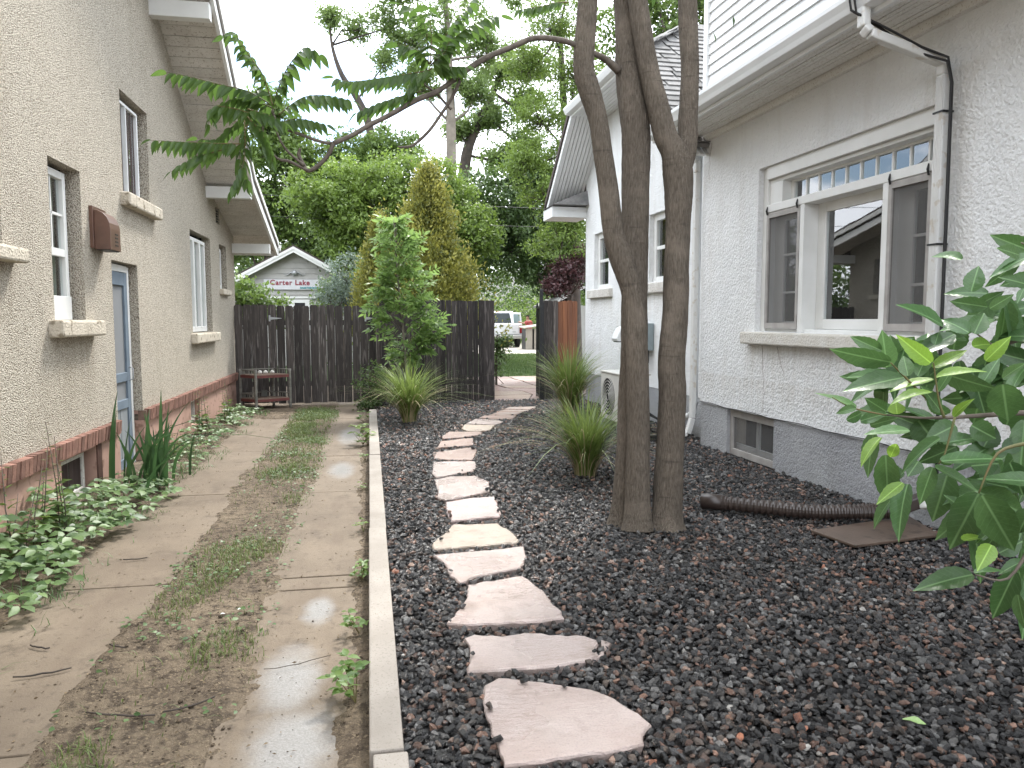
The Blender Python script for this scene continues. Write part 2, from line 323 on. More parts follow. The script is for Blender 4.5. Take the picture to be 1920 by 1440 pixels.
# ================================================================ measured outlines (metres)
STONES = [
  [(0.427,2.913),(0.492,2.963),(0.627,2.907),(0.758,2.844),(0.867,2.772),(0.921,2.676),(0.960,2.588),(0.975,2.508),(0.921,2.446),(0.904,2.391),(0.754,2.364),(0.630,2.360),(0.508,2.351),(0.414,2.353),(0.408,2.461),(0.404,2.590),(0.402,2.745)],
  [(0.405,3.372),(0.450,3.404),(0.575,3.360),(0.688,3.385),(0.803,3.338),(0.959,3.289),(0.995,3.242),(0.955,3.098),(0.872,3.042),(0.690,3.025),(0.379,3.041),(0.415,3.235)],
  [(0.510,4.075),(0.835,4.164),(0.867,4.023),(0.902,3.917),(0.897,3.732),(0.921,3.604),(0.914,3.523),(0.756,3.508),(0.432,3.524),(0.343,3.562),(0.421,3.721),(0.474,3.862)],
  [(0.367,4.639),(0.473,4.657),(0.619,4.667),(0.956,4.709),(0.928,4.517),(0.853,4.305),(0.598,4.209),(0.475,4.111),(0.430,4.240),(0.429,4.434)],
  [(0.380,4.868),(0.567,5.318),(0.881,5.294),(0.933,5.086),(0.952,4.864),(0.929,4.806),(0.682,4.792),(0.383,4.768)],
  [(0.580,6.002),(0.784,6.101),(0.988,6.123),(0.955,5.607),(0.932,5.494),(0.724,5.451),(0.559,5.425),(0.557,5.647)],
  [(0.565,6.875),(0.724,6.998),(0.950,6.982),(1.043,6.713),(0.979,6.335),(0.826,6.215),(0.583,6.079),(0.528,6.168),(0.555,6.370)],
  [(0.628,7.757),(0.803,7.755),(1.044,7.711),(1.023,7.439),(0.961,7.222),(0.732,7.074),(0.588,6.971),(0.565,7.186)],
  [(0.668,8.321),(0.874,8.430),(1.172,8.604),(1.154,8.341),(1.039,7.808),(0.813,7.850),(0.649,7.946)],
  [(0.823,9.081),(1.235,9.269),(1.168,8.765),(0.964,8.682),(0.745,8.645)],
  [(0.862,9.431),(0.993,9.842),(1.431,9.761),(1.368,9.526),(1.112,9.384),(0.854,9.277)],
  [(1.185,10.120),(1.275,10.494),(1.689,10.359),(1.562,9.943),(1.382,9.821),(1.232,9.900)],
  [(1.312,10.604),(1.508,11.062),(1.785,10.946),(1.869,10.680),(1.704,10.449)],
  [(1.574,11.180),(1.694,11.428),(2.197,11.377),(2.062,11.024),(1.799,11.034)],
  [(1.770,11.484),(2.012,11.904),(2.366,11.793),(2.223,11.513),(2.036,11.434)],
  [(2.008,11.981),(2.161,12.139),(2.512,11.980),(2.375,11.837)],
  [(2.145,12.253),(2.277,12.474),(2.730,12.474),(2.535,12.085)],
]
STEM_A = [(1.826,5.028,0.091,0.1157),(1.828,5.036,0.191,0.0970),(1.831,5.056,0.433,0.0877),(1.845,5.088,0.842,0.0783),(1.844,5.125,1.277,0.0765),(1.821,5.165,1.697,0.0746),(1.738,5.206,1.994,0.0783),(1.693,5.229,2.173,0.0728),(1.661,5.263,2.496,0.0690),(1.628,5.288,2.719,0.0672),(1.598,5.313,2.950,0.0672),(1.536,5.344,3.177,0.0765),(1.508,5.359,3.288,0.0728),(1.511,5.371,3.444,0.0709),(1.528,5.384,3.630,0.0690),(1.547,5.403,3.890,0.0672),(1.543,5.441,4.337,0.0634),(1.521,5.531,5.340,0.0522),(1.469,5.660,6.753,0.0336)]
STEM_B = [(1.793,5.214,0.050,0.1195),(1.806,5.222,0.165,0.1041),(1.829,5.243,0.472,0.0964),(1.850,5.269,0.818,0.0925),(1.879,5.302,1.268,0.0964),(1.894,5.336,1.702,0.0964),(1.905,5.373,2.163,0.0983),(1.914,5.404,2.547,0.0983),(1.919,5.429,2.854,0.1002),(1.900,5.455,3.123,0.1080),(1.874,5.483,3.392,0.0964),(1.864,5.511,3.700,0.0848),(1.846,5.541,4.007,0.0810),(1.822,5.584,4.468,0.0733),(1.800,5.673,5.467,0.0578),(1.784,5.800,6.927,0.0347)]
STEM_C = [(2.039,5.028,0.080,0.1240),(2.045,5.036,0.181,0.1052),(2.065,5.063,0.544,0.0996),(2.097,5.094,0.983,0.0940),(2.098,5.119,1.275,0.0940),(2.134,5.149,1.709,0.0883),(2.149,5.183,2.147,0.0864),(2.156,5.204,2.410,0.0977),(2.155,5.220,2.597,0.1034),(2.132,5.236,2.728,0.0902),(2.078,5.256,2.844,0.0827),(2.022,5.286,3.073,0.0771),(1.970,5.315,3.301,0.0714),(1.916,5.354,3.646,0.0695),(1.880,5.386,3.945,0.0677),(1.834,5.446,4.545,0.0620),(1.793,5.536,5.518,0.0489),(1.703,5.667,6.867,0.0301)]
STEM_D = [(2.170,5.235,2.563,0.0755),(2.217,5.249,2.697,0.0756),(2.250,5.265,2.824,0.0682),(2.257,5.287,2.967,0.0683),(2.282,5.324,3.322,0.0647),(2.277,5.367,3.675,0.0667),(2.287,5.409,4.060,0.0649),(2.340,5.472,4.789,0.0574),(2.435,5.548,5.751,0.0460),(2.536,5.655,7.099,0.0288)]
LIMB_A = [(1.786,5.433,3.323,0.0305),(1.696,5.403,3.375,0.0246),(1.615,5.369,3.399,0.0206),(1.433,5.357,3.460,0.0195),(1.305,5.331,3.475,0.0193),(1.135,5.310,3.464,0.0191),(0.982,5.281,3.388,0.0189),(0.802,5.256,3.299,0.0196),(0.682,5.220,3.212,0.0203),(0.578,5.181,3.122,0.0175),(0.452,5.145,3.024,0.0173),(0.328,5.111,2.961,0.0172),(0.143,5.085,2.845,0.0161),(0.032,5.049,2.778,0.0151),(-0.074,5.011,2.703,0.0150),(-0.197,4.977,2.635,0.0148)]
LIMB_A2 = [(-0.197,4.977,2.635,0.0132),(-0.234,4.968,2.554,0.0132),(-0.305,4.967,2.484,0.0131),(-0.357,4.967,2.463,0.0131),(-0.387,4.968,2.516,0.0114),(-0.405,4.967,2.557,0.0114),(-0.394,4.959,2.594,0.0081)]
LIMB_A3 = [(-0.197,4.977,2.635,0.0107),(-0.252,4.988,2.641,0.0099),(-0.310,5.000,2.658,0.0099),(-0.372,5.013,2.681,0.0091),(-0.397,5.019,2.691,0.0099),(-0.455,5.031,2.710,0.0074),(-0.520,5.046,2.737,0.0066),(-0.573,5.065,2.845,0.0058)]
LIMB_A4 = [(-0.350,4.960,2.462,0.0106),(-0.406,4.956,2.488,0.0090),(-0.468,4.952,2.514,0.0098),(-0.523,4.947,2.523,0.0073),(-0.575,4.944,2.577,0.0065),(-0.609,4.941,2.670,0.0056),(-0.599,4.929,2.746,0.0048)]
LIMB_A5 = [(-0.374,4.947,2.490,0.0098),(-0.427,4.956,2.535,0.0081),(-0.477,4.965,2.583,0.0073),(-0.514,4.973,2.643,0.0065),(-0.538,4.980,2.714,0.0057),(-0.555,4.990,2.842,0.0049)]
LIMB_B = [(0.682,5.220,3.212,0.0159),(0.631,5.210,3.151,0.0132),(0.561,5.196,3.006,0.0114),(0.482,5.186,2.887,0.0105),(0.407,5.176,2.782,0.0105),(0.312,5.172,2.692,0.0096),(0.253,5.166,2.671,0.0087),(0.204,5.161,2.671,0.0052)]
LIMB_B2 = [(0.558,5.199,2.935,0.0097),(0.503,5.214,2.995,0.0088),(0.469,5.224,3.037,0.0079),(0.421,5.236,3.072,0.0070),(0.387,5.246,3.110,0.0053),(0.410,5.252,3.233,0.0053)]
LIMB_C = [(1.485,5.376,3.437,0.0187),(1.437,5.386,3.452,0.0168),(1.390,5.396,3.474,0.0131),(1.346,5.405,3.481,0.0075)]
FRONDS = [
  ([(-0.544,4.904,2.824),(-0.691,4.939,2.911),(-0.873,4.977,2.957),(-1.055,5.015,3.004),(-1.169,5.038,3.025)],0.118),
  ([(-0.532,4.798,2.802),(-0.585,4.823,2.972),(-0.651,4.843,3.074),(-0.711,4.862,3.165),(-0.749,4.874,3.224),(-0.816,4.885,3.205)],0.112),
  ([(-0.538,4.852,2.816),(-0.479,4.854,2.977),(-0.409,4.851,3.091),(-0.340,4.844,3.154),(-0.262,4.825,3.108)],0.133),
  ([(-0.697,4.810,2.575),(-0.859,4.840,2.578),(-1.083,4.882,2.587),(-1.239,4.912,2.596)],0.106),
  ([(-0.826,4.831,2.541),(-0.973,4.854,2.496),(-1.125,4.875,2.411)],0.094),
  ([(-0.688,4.767,2.699),(-0.687,4.754,2.542),(-0.708,4.747,2.418),(-0.766,4.747,2.289)],0.105),
  ([(-0.647,4.919,2.772),(-0.795,4.950,2.813),(-0.892,4.968,2.813),(-0.925,4.966,2.714)],0.115),
  ([(-0.551,5.053,2.752),(-0.409,5.029,2.786),(-0.233,4.993,2.746)],0.099),
  ([(-0.538,5.160,2.838),(-0.392,5.141,2.942),(-0.247,5.116,2.958),(-0.078,5.082,2.924)],0.114),
  ([(-0.678,4.820,2.734),(-0.590,4.794,2.621),(-0.537,4.771,2.473)],0.100),
  ([(-0.708,5.033,2.775),(-0.814,5.048,2.716),(-0.897,5.057,2.645),(-1.014,5.079,2.654)],0.104),
  ([(-0.677,4.823,2.779),(-0.566,4.800,2.745),(-0.455,4.774,2.689)],0.112),
  ([(-0.538,4.954,2.820),(-0.653,4.979,2.867),(-0.768,5.002,2.885),(-0.862,5.016,2.838)],0.110),
  ([(-0.726,5.037,2.787),(-0.659,5.037,2.929),(-0.612,5.032,2.976)],0.117),
  ([(-0.686,4.869,2.701),(-0.734,4.863,2.518),(-0.692,4.839,2.335)],0.107),
  ([(0.391,5.115,3.146),(0.168,5.153,3.108),(-0.078,5.197,3.077),(-0.201,5.222,3.104)],0.110),
  ([(0.352,5.111,3.015),(0.166,5.141,2.962),(0.042,5.160,2.915),(-0.057,5.175,2.871)],0.117),
  ([(0.420,5.165,3.193),(0.546,5.154,3.344),(0.672,5.139,3.445),(0.797,5.121,3.502),(0.878,5.107,3.514)],0.118),
  ([(0.424,5.218,3.222),(0.553,5.213,3.451),(0.656,5.205,3.579),(0.726,5.199,3.668)],0.126),
  ([(0.403,5.117,3.189),(0.394,5.135,3.389),(0.335,5.158,3.526),(0.225,5.183,3.576)],0.137),
  ([(0.408,5.012,3.168),(0.417,5.027,3.364),(0.389,5.049,3.559)],0.135),
  ([(0.423,5.058,3.148),(0.337,5.069,3.086),(0.275,5.073,3.000)],0.109),
  ([(0.444,5.158,3.168),(0.544,5.141,3.187),(0.656,5.121,3.187)],0.111),
  ([(0.420,5.166,3.206),(0.322,5.193,3.307),(0.211,5.216,3.332)],0.125),
  ([(0.424,5.060,3.173),(0.510,5.052,3.259),(0.536,5.055,3.358)],0.122),
  ([(1.387,5.337,3.732),(1.308,5.351,3.726),(1.215,5.367,3.703),(1.097,5.387,3.686),(1.017,5.400,3.666)],0.074),
]
LEAFLETS = [
  (1.206,1.616,1.451, 1.069,1.648,1.477, 0.050,0),
  (1.213,1.658,1.476, 1.147,1.683,1.509, 0.037,0),
  (1.318,1.710,1.406, 1.142,1.697,1.383, 0.049,0),
  (1.201,1.546,1.423, 1.214,1.582,1.469, 0.035,0),
  (1.197,1.472,1.457, 1.116,1.464,1.510, 0.040,2),
  (1.361,1.665,1.433, 1.443,1.651,1.480, 0.031,2),
  (1.326,1.621,1.409, 1.217,1.636,1.382, 0.017,2),
  (1.278,1.567,1.384, 1.162,1.552,1.372, 0.016,2),
  (1.107,1.594,1.349, 1.034,1.648,1.383, 0.020,1),
  (1.086,1.564,1.349, 1.052,1.594,1.340, 0.026,1),
  (1.280,1.724,1.320, 1.204,1.697,1.356, 0.039,0),
  (1.225,1.609,1.328, 1.228,1.620,1.357, 0.040,2),
  (1.218,1.478,1.424, 1.284,1.421,1.458, 0.017,2),
  (1.346,1.783,1.459, 1.331,1.788,1.510, 0.037,0),
  (1.309,1.744,1.450, 1.310,1.786,1.488, 0.039,0),
  (1.384,1.582,1.520, 1.354,1.634,1.560, 0.046,1),
  (1.439,1.627,1.516, 1.490,1.653,1.574, 0.048,0),
  (1.482,1.639,1.581, 1.424,1.696,1.596, 0.041,0),
  (1.560,1.758,1.587, 1.596,1.713,1.622, 0.033,0),
  (1.415,1.557,1.576, 1.447,1.525,1.608, 0.029,0),
  (1.721,1.767,1.731, 1.622,1.782,1.768, 0.056,0),
  (1.634,1.673,1.659, 1.545,1.668,1.634, 0.039,0),
  (1.461,1.513,1.620, 1.436,1.503,1.588, 0.019,1),
  (1.335,1.630,1.490, 1.352,1.639,1.523, 0.027,0),
  (1.421,1.686,1.487, 1.458,1.723,1.525, 0.025,0),
  (1.453,1.711,1.500, 1.525,1.742,1.510, 0.028,0),
  (1.425,1.615,1.486, 1.522,1.648,1.498, 0.037,2),
  (1.412,1.558,1.455, 1.443,1.523,1.512, 0.036,2),
  (1.692,1.725,1.550, 1.671,1.773,1.509, 0.055,0),
  (1.703,1.739,1.583, 1.618,1.760,1.557, 0.033,0),
  (1.486,1.702,1.354, 1.490,1.678,1.434, 0.054,0),
  (1.436,1.597,1.389, 1.489,1.601,1.463, 0.037,1),
  (1.356,1.447,1.422, 1.366,1.404,1.461, 0.028,1),
  (1.561,1.731,1.364, 1.576,1.771,1.270, 0.077,0),
  (1.430,1.525,1.402, 1.466,1.541,1.308, 0.078,0),
  (1.191,1.659,1.295, 1.232,1.617,1.317, 0.027,0),
  (1.113,1.639,1.313, 1.180,1.655,1.327, 0.027,0),
  (1.161,1.654,1.307, 1.194,1.603,1.333, 0.037,1),
  (1.323,1.546,1.327, 1.324,1.504,1.374, 0.019,2),
  (1.312,1.585,1.382, 1.336,1.568,1.442, 0.026,1),
  (1.417,1.768,1.382, 1.426,1.820,1.438, 0.055,0),
  (1.599,1.622,1.412, 1.585,1.674,1.398, 0.028,0),
  (1.337,1.604,1.333, 1.265,1.579,1.397, 0.030,0),
  (1.418,1.676,1.316, 1.333,1.647,1.352, 0.032,0),
  (1.136,1.452,1.314, 1.035,1.461,1.311, 0.030,1),
  (1.157,1.572,1.279, 1.082,1.547,1.235, 0.022,2),
  (1.078,1.414,1.292, 1.085,1.446,1.250, 0.026,2),
  (1.226,1.469,1.291, 1.157,1.523,1.219, 0.037,1),
  (1.361,1.619,1.251, 1.448,1.593,1.279, 0.041,1),
  (1.261,1.503,1.233, 1.400,1.480,1.245, 0.045,1),
  (1.281,1.553,1.209, 1.253,1.560,1.120, 0.043,1),
  (1.268,1.530,1.214, 1.382,1.516,1.158, 0.039,1),
  (1.491,1.753,1.147, 1.450,1.750,1.020, 0.082,0),
  (1.435,1.611,1.196, 1.538,1.615,1.200, 0.057,0),
  (1.129,1.456,1.199, 1.059,1.445,1.160, 0.027,2),
  (1.257,1.652,1.118, 1.199,1.659,1.049, 0.030,1),
  (1.203,1.535,1.176, 1.135,1.489,1.073, 0.043,1),
  (1.448,1.598,1.130, 1.382,1.607,0.992, 0.083,0),
  (1.363,1.495,1.153, 1.450,1.479,1.012, 0.085,0),
  (1.499,1.654,1.119, 1.580,1.590,1.072, 0.078,0),
  (1.557,1.651,1.228, 1.616,1.639,1.248, 0.043,0),
  (1.491,1.652,0.908, 1.338,1.664,0.884, 0.055,0),
  (1.603,1.640,0.913, 1.561,1.661,0.778, 0.063,0),
  (1.264,1.355,1.084, 1.204,1.319,1.050, 0.039,2),
  (1.355,1.534,1.037, 1.438,1.566,1.039, 0.022,2),
  (1.281,1.415,1.003, 1.347,1.400,1.021, 0.017,1),
  (1.473,1.484,0.998, 1.402,1.477,0.979, 0.029,1),
  (1.525,1.548,0.891, 1.522,1.522,0.809, 0.030,0),
  (1.512,1.579,1.207, 1.552,1.574,1.123, 0.060,0),
  (1.406,1.585,1.300, 1.457,1.561,1.268, 0.056,0),
  (1.382,1.734,1.292, 1.393,1.679,1.240, 0.080,0),
  (1.429,1.658,1.235, 1.354,1.692,1.192, 0.046,0),
  (1.283,1.604,1.214, 1.241,1.581,1.187, 0.044,0),
  (1.339,1.741,1.171, 1.294,1.721,1.145, 0.044,0),
  (1.440,1.520,1.007, 1.492,1.506,1.038, 0.044,0),
  (1.534,1.670,1.138, 1.594,1.617,1.127, 0.039,0),
  (1.374,1.598,1.299, 1.296,1.593,1.268, 0.056,0),
  (1.560,1.713,1.222, 1.587,1.707,1.279, 0.060,0),
  (1.661,1.683,1.011, 1.613,1.654,0.957, 0.061,0),
  (1.550,1.552,1.098, 1.533,1.566,1.034, 0.052,0),
  (1.614,1.647,1.299, 1.582,1.620,1.172, 0.060,1),
  (1.445,1.896,1.412, 1.308,1.926,1.332, 0.054,1),
  (1.611,1.702,1.428, 1.450,1.672,1.388, 0.050,0),
  (1.667,1.677,0.881, 1.633,1.614,0.744, 0.052,1),
  (1.846,1.832,1.192, 1.766,1.788,1.038, 0.049,0),
  (1.825,1.838,1.066, 1.764,1.804,1.179, 0.057,0),
  (1.405,1.851,1.398, 1.244,1.834,1.406, 0.044,1),
  (1.460,1.802,1.481, 1.448,1.847,1.370, 0.062,0),
  (1.483,1.726,1.200, 1.417,1.746,1.257, 0.050,1),
  (1.546,1.577,1.077, 1.602,1.599,0.941, 0.038,1),
  (1.403,1.650,1.515, 1.286,1.650,1.461, 0.041,0),
  (1.360,1.636,1.536, 1.238,1.624,1.597, 0.046,1),
  (1.623,1.785,1.209, 1.641,1.753,1.051, 0.055,0),
  (1.510,1.790,1.444, 1.403,1.770,1.376, 0.043,0),
  (1.838,1.849,1.331, 1.793,1.871,1.214, 0.070,1),
  (1.716,1.793,1.102, 1.624,1.838,1.111, 0.055,0),
  (1.532,1.640,1.596, 1.560,1.661,1.445, 0.045,0),
  (1.318,1.663,1.413, 1.372,1.686,1.488, 0.039,0),
  (1.670,1.697,1.585, 1.569,1.774,1.555, 0.056,1),
  (1.538,1.702,1.062, 1.434,1.722,0.994, 0.065,1),
  (1.637,1.732,1.113, 1.464,1.722,1.107, 0.053,1),
  (1.692,1.706,1.238, 1.635,1.740,1.150, 0.043,1),
  (1.481,1.852,1.451, 1.527,1.893,1.527, 0.058,1),
  (1.482,1.681,1.434, 1.487,1.633,1.315, 0.053,0),
  (1.497,1.745,1.174, 1.406,1.712,1.271, 0.067,0),
  (1.750,1.805,1.316, 1.806,1.830,1.169, 0.060,0),
  (1.647,1.622,1.002, 1.619,1.633,0.888, 0.056,0),
  (1.811,1.850,1.430, 1.740,1.905,1.486, 0.045,0),
  (1.632,1.701,1.412, 1.451,1.674,1.380, 0.047,1),
  (1.535,1.805,1.470, 1.535,1.790,1.549, 0.065,0),
  (1.704,1.888,1.546, 1.686,1.882,1.617, 0.065,1),
  (1.520,1.657,1.035, 1.432,1.688,1.109, 0.052,1),
  (1.691,1.798,1.120, 1.662,1.805,1.199, 0.044,1),
  (1.404,1.870,1.372, 1.246,1.863,1.402, 0.055,0),
  (1.527,1.669,1.551, 1.384,1.677,1.529, 0.044,1),
  (1.560,1.836,1.420, 1.392,1.860,1.418, 0.064,0),
  (1.247,1.682,1.434, 1.209,1.649,1.520, 0.055,1),
  (1.686,1.744,1.049, 1.664,1.742,0.918, 0.045,0),
  (1.448,1.889,1.435, 1.525,1.915,1.271, 0.053,1),
  (1.706,1.736,1.395, 1.557,1.762,1.401, 0.056,0),
  (1.427,1.842,1.499, 1.330,1.791,1.358, 0.055,1),
  (1.375,1.856,1.412, 1.355,1.863,1.275, 0.042,0),
  (1.570,1.748,1.244, 1.640,1.770,1.114, 0.059,0),
  (1.529,1.637,1.603, 1.610,1.662,1.450, 0.059,1),
  (1.560,1.704,1.466, 1.515,1.728,1.354, 0.049,1),
  (1.586,1.717,1.224, 1.477,1.726,1.164, 0.058,1),
  (1.583,1.710,1.355, 1.487,1.784,1.340, 0.061,0),
  (1.640,1.745,1.523, 1.604,1.753,1.413, 0.053,0),
  (1.581,1.890,1.488, 1.478,1.929,1.434, 0.043,1),
  (1.395,1.927,1.233, 1.371,1.917,1.106, 0.047,1),
  (1.500,1.669,1.031, 1.530,1.649,0.877, 0.053,0),
  (1.616,1.678,1.160, 1.625,1.675,1.013, 0.038,0),
  (1.606,1.775,1.619, 1.527,1.840,1.628, 0.045,1),
  (1.405,1.729,1.272, 1.311,1.766,1.310, 0.049,0),
  (1.373,1.794,1.315, 1.213,1.783,1.301, 0.060,1),
  (1.793,1.854,1.182, 1.669,1.864,1.109, 0.063,0),
  (1.467,1.869,1.501, 1.357,1.939,1.443, 0.042,0),
  (1.610,1.761,1.615, 1.506,1.749,1.497, 0.056,0),
  (1.672,1.689,0.967, 1.704,1.729,0.796, 0.039,0),
  (1.243,1.668,1.219, 1.264,1.676,1.078, 0.062,0),
  (1.489,1.700,1.621, 1.509,1.704,1.688, 0.051,1),
  (1.682,1.774,1.268, 1.669,1.726,1.366, 0.068,0),
  (1.607,1.619,1.445, 1.487,1.659,1.480, 0.053,0),
  (1.774,1.883,1.398, 1.644,1.909,1.362, 0.056,0),
  (1.510,1.871,1.483, 1.501,1.850,1.329, 0.060,1),
  (1.617,1.877,1.435, 1.594,1.820,1.314, 0.048,0),
  (1.555,1.671,1.478, 1.568,1.709,1.331, 0.052,1),
  (1.490,1.829,1.485, 1.336,1.848,1.423, 0.057,0),
]
TWIGS = [
  [(1.710,1.550,1.306,0.0103),(1.547,1.582,1.326,0.0071),(1.471,1.595,1.322,0.0058),(1.395,1.609,1.317,0.0051),(1.357,1.616,1.315,0.0045),(1.294,1.628,1.315,0.0026),(1.219,1.642,1.322,0.0019)],
  [(1.321,1.572,1.322,0.0037),(1.309,1.578,1.363,0.0025),(1.300,1.586,1.437,0.0019),(1.298,1.587,1.450,0.0012)],
  [(1.345,1.620,1.332,0.0032),(1.270,1.640,1.409,0.0026),(1.233,1.650,1.447,0.0016)],
  [(1.173,1.580,1.330,0.0019),(1.100,1.595,1.346,0.0019),(1.052,1.606,1.371,0.0012)],
  [(1.308,1.524,1.329,0.0030),(1.285,1.522,1.247,0.0021),(1.270,1.522,1.223,0.0018)],
  [(1.440,1.426,1.068,0.0053),(1.381,1.430,0.980,0.0029),(1.312,1.444,0.988,0.0018)],
  [(1.758,1.601,1.418,0.0079),(1.604,1.637,1.497,0.0053),(1.526,1.650,1.484,0.0033),(1.475,1.662,1.517,0.0020)],
  [(1.390,1.403,1.287,0.0046),(1.322,1.414,1.264,0.0029),(1.281,1.414,1.179,0.0017)],
  [(1.669,1.535,1.649,0.0062),(1.560,1.560,1.699,0.0037),(1.505,1.573,1.730,0.0019)],
]

# ================================================================ the ground
def vnoise(x, y, seed=0):
    """value noise for heights (numpy arrays)"""
    xi = np.floor(x).astype(int); yi = np.floor(y).astype(int); xf = x - xi; yf = y - yi
    def h(a, b):
        n = (a * 374761393 + b * 668265263 + seed * 982451653) & 0x7fffffff
        n = ((n ^ (n >> 13)) * 1274126177) & 0x7fffffff
        return ((n ^ (n >> 16)) & 0xffff) / 65535.0
    u = xf * xf * (3 - 2 * xf); v = yf * yf * (3 - 2 * yf)
    return (h(xi, yi) * (1 - u) + h(xi + 1, yi) * u) * (1 - v) + (h(xi, yi + 1) * (1 - u) + h(xi + 1, yi + 1) * u) * v
def fbm(x, y, s, o=4, seed=0):
    r = 0; a = .5
    for k in range(o): r = r + a * vnoise(x * s * 2 ** k + 50, y * s * 2 ** k + 50, seed + k); a *= .5
    return r
def soilmat():
    m, t, b = newmat('driveway soil'); vec = coords(t)
    c = mixc(t, noise(t, vec, 1.7, 7, .6, .36, .62), (.215, .168, .115), (.12, .09, .062))
    c = mixc(t, noise(t, vec, 14, 6, .7, .46, .60), c, (.068, .050, .034))
    c = mixc(t, noise(t, vec, 70, 3, .6, .56, .66), c, (.25, .195, .13))
    t.links.new(c, b.inputs['Base Color']); b.inputs['Roughness'].default_value = .85; b.inputs['Specular IOR Level'].default_value = .3
    n1 = bump(t, None, noise(t, vec, 22, 6, .65, .25, .75), .9, .02); bump(t, b, noise(t, vec, 150, 4, .6, .2, .8), .6, .006, n1); return m
def stripmat():
    """old concrete with dried mud; a few wet patches"""
    m, t, b = newmat('muddy concrete'); vec = coords(t)
    c = mixc(t, noise(t, vec, 2.2, 7, .6), (.178, .138, .096), (.130, .099, .068))
    c = mixc(t, noise(t, vec, 40, 4, .6, .52, .68), c, (.13, .10, .072))
    c = mixc(t, noise(t, coords(t, 'Object', (2, .5, 1)), 3, 6, .6, .50, .70), c, (.125, .092, .063))
    c = mixc(t, val(t, 'MULTIPLY', noise(t, vec, .9, 5, .6, .45, .7), .55), c, (.215, .172, .124)); c = mixc(t, noise(t, vec, 17, 6, .7, .56, .72), c, (.075, .056, .039)); c = mixc(t, noise(t, vec, 3.3, 7, .7, .56, .68), c, (.095, .071, .049))
    wet = None; sp = nd(t, 'ShaderNodeSeparateXYZ'); t.links.new(vec, sp.inputs[0]); wob = noise(t, vec, 7, 7, .68, .1, .9)
    for (x, y, rx, ry) in ((-.36, 3.34, .13, .32), (-.30, 2.78, .17, .30), (-.29, 4.13, .08, .2), (-.30, 8.05, .13, .42), (-.27, 10.45, .15, .75)):
        dx = val(t, 'DIVIDE', val(t, 'SUBTRACT', sp.outputs[0], x), rx); dy = val(t, 'DIVIDE', val(t, 'SUBTRACT', sp.outputs[1], y), ry)
        d = val(t, 'SQRT', val(t, 'ADD', val(t, 'MULTIPLY', dx, dx), val(t, 'MULTIPLY', dy, dy)))
        d = val(t, 'ADD', d, val(t, 'MULTIPLY', wob, .75))
        mr = nd(t, 'ShaderNodeMapRange'); mr.interpolation_type = 'SMOOTHSTEP'; mr.inputs[1].default_value = 1.75; mr.inputs[2].default_value = .70; t.links.new(d, mr.inputs[0])
        wet = mr.outputs[0] if wet is None else val(t, 'MAXIMUM', wet, mr.outputs[0])
    c = mixc(t, wet, c, mixc(t, noise(t, vec, 90, 4), (.25, .238, .22), (.185, .172, .156)))
    t.links.new(c, b.inputs['Base Color']); b.inputs['Specular IOR Level'].default_value = .5
    rr = nd(t, 'ShaderNodeMapRange'); rr.inputs[3].default_value = .8; rr.inputs[4].default_value = .40; t.links.new(wet, rr.inputs[0]); t.links.new(rr.outputs[0], b.inputs['Roughness'])
    b.inputs['Coat Roughness'].default_value = .25; t.links.new(val(t, 'MULTIPLY', wet, .2), b.inputs['Coat Weight'])
    bump(t, b, noise(t, vec, 110, 5, .65, .2, .8), .35, .004); return m
m_soil = soilmat(); m_strip = stripmat()
m_ground = pm('garden earth', (.13, .10, .07), (.085, .066, .046), 1.2, .95, .5, 20, .02)
g = MB().quad((-300, -300, -.12), (300, -300, -.12), (300, 500, -.12), (-300, 500, -.12)).build('ground', m_ground); tag(g, kind='structure')
# driveway soil between and beside the two concrete strips
def soil_h(X, Y):
    def strip(a, c):   # 1 inside the strip
        return np.clip((X - a) / .20 + .5, 0, 1) * np.clip((c - X) / .20 + .5, 0, 1)
    e = (fbm(X, Y, 2.1, 3, 5) - .45) * .30 + (fbm(X, Y, 11, 3, 15) - .45) * .12
    s = np.maximum(strip(-1.80 + e, -1.25 + e * .9) * (Y < 12.4 + e * 3), strip(-.53 + e * .8, -.13 - np.abs(e) * .5))
    base = .012 + (fbm(X, Y, 1.3, 3, 9) - .45) * .035 + (fbm(X, Y, 9, 3, 2) - .45) * .022 + np.maximum(fbm(X, Y, 26, 2, 7) - .52, 0) * .10
    base = base + .05 * np.clip((-1.9 - X) / .4, 0, 1)
    return base * (1 - s) - .03 * s
gx = np.linspace(-2.42, .02, 110); gy = np.concatenate([np.linspace(1.2, 6, 240), np.linspace(6.03, 14.9, 230)])
GX, GY = np.meshgrid(gx, gy); GZ = soil_h(GX, GY); nx, ny = len(gx), len(gy)
idx = np.arange(nx * ny).reshape(ny, nx); Q = np.stack([idx[:-1, :-1], idx[:-1, 1:], idx[1:, 1:], idx[1:, :-1]], -1).reshape(-1, 4)
so_ = np_mesh('driveway', np.stack([GX, GY, GZ], -1).reshape(-1, 3), Q.ravel(), np.arange(len(Q)) * 4, np.full(len(Q), 4), m_soil, smooth=True); tag(so_, kind='structure')
# concrete strips: slabs with open joints
def strip_slabs(name, x0, x1, joints):
    root = tag(empty(name, ((x0 + x1) / 2, joints[0], 0)), kind='structure')
    for a, c in zip(joints[:-1], joints[1:]):
        MB().box(x0, x1, a + .006, c - .006, -.10, .0 + random.uniform(-.002, .003)).build('slab', m_strip, root, bevel=.006)
random.seed(5)
strip_slabs('concrete_wheel_strip', -1.86, -1.18, [1.0, 2.9, 4.70, 7.1, 9.38, 12.6])
strip_slabs('concrete_wheel_strip', -.60, -.05, [1.0, 2.35, 4.47, 4.68, 7.02, 8.9, 10.42, 12.3, 16.5])
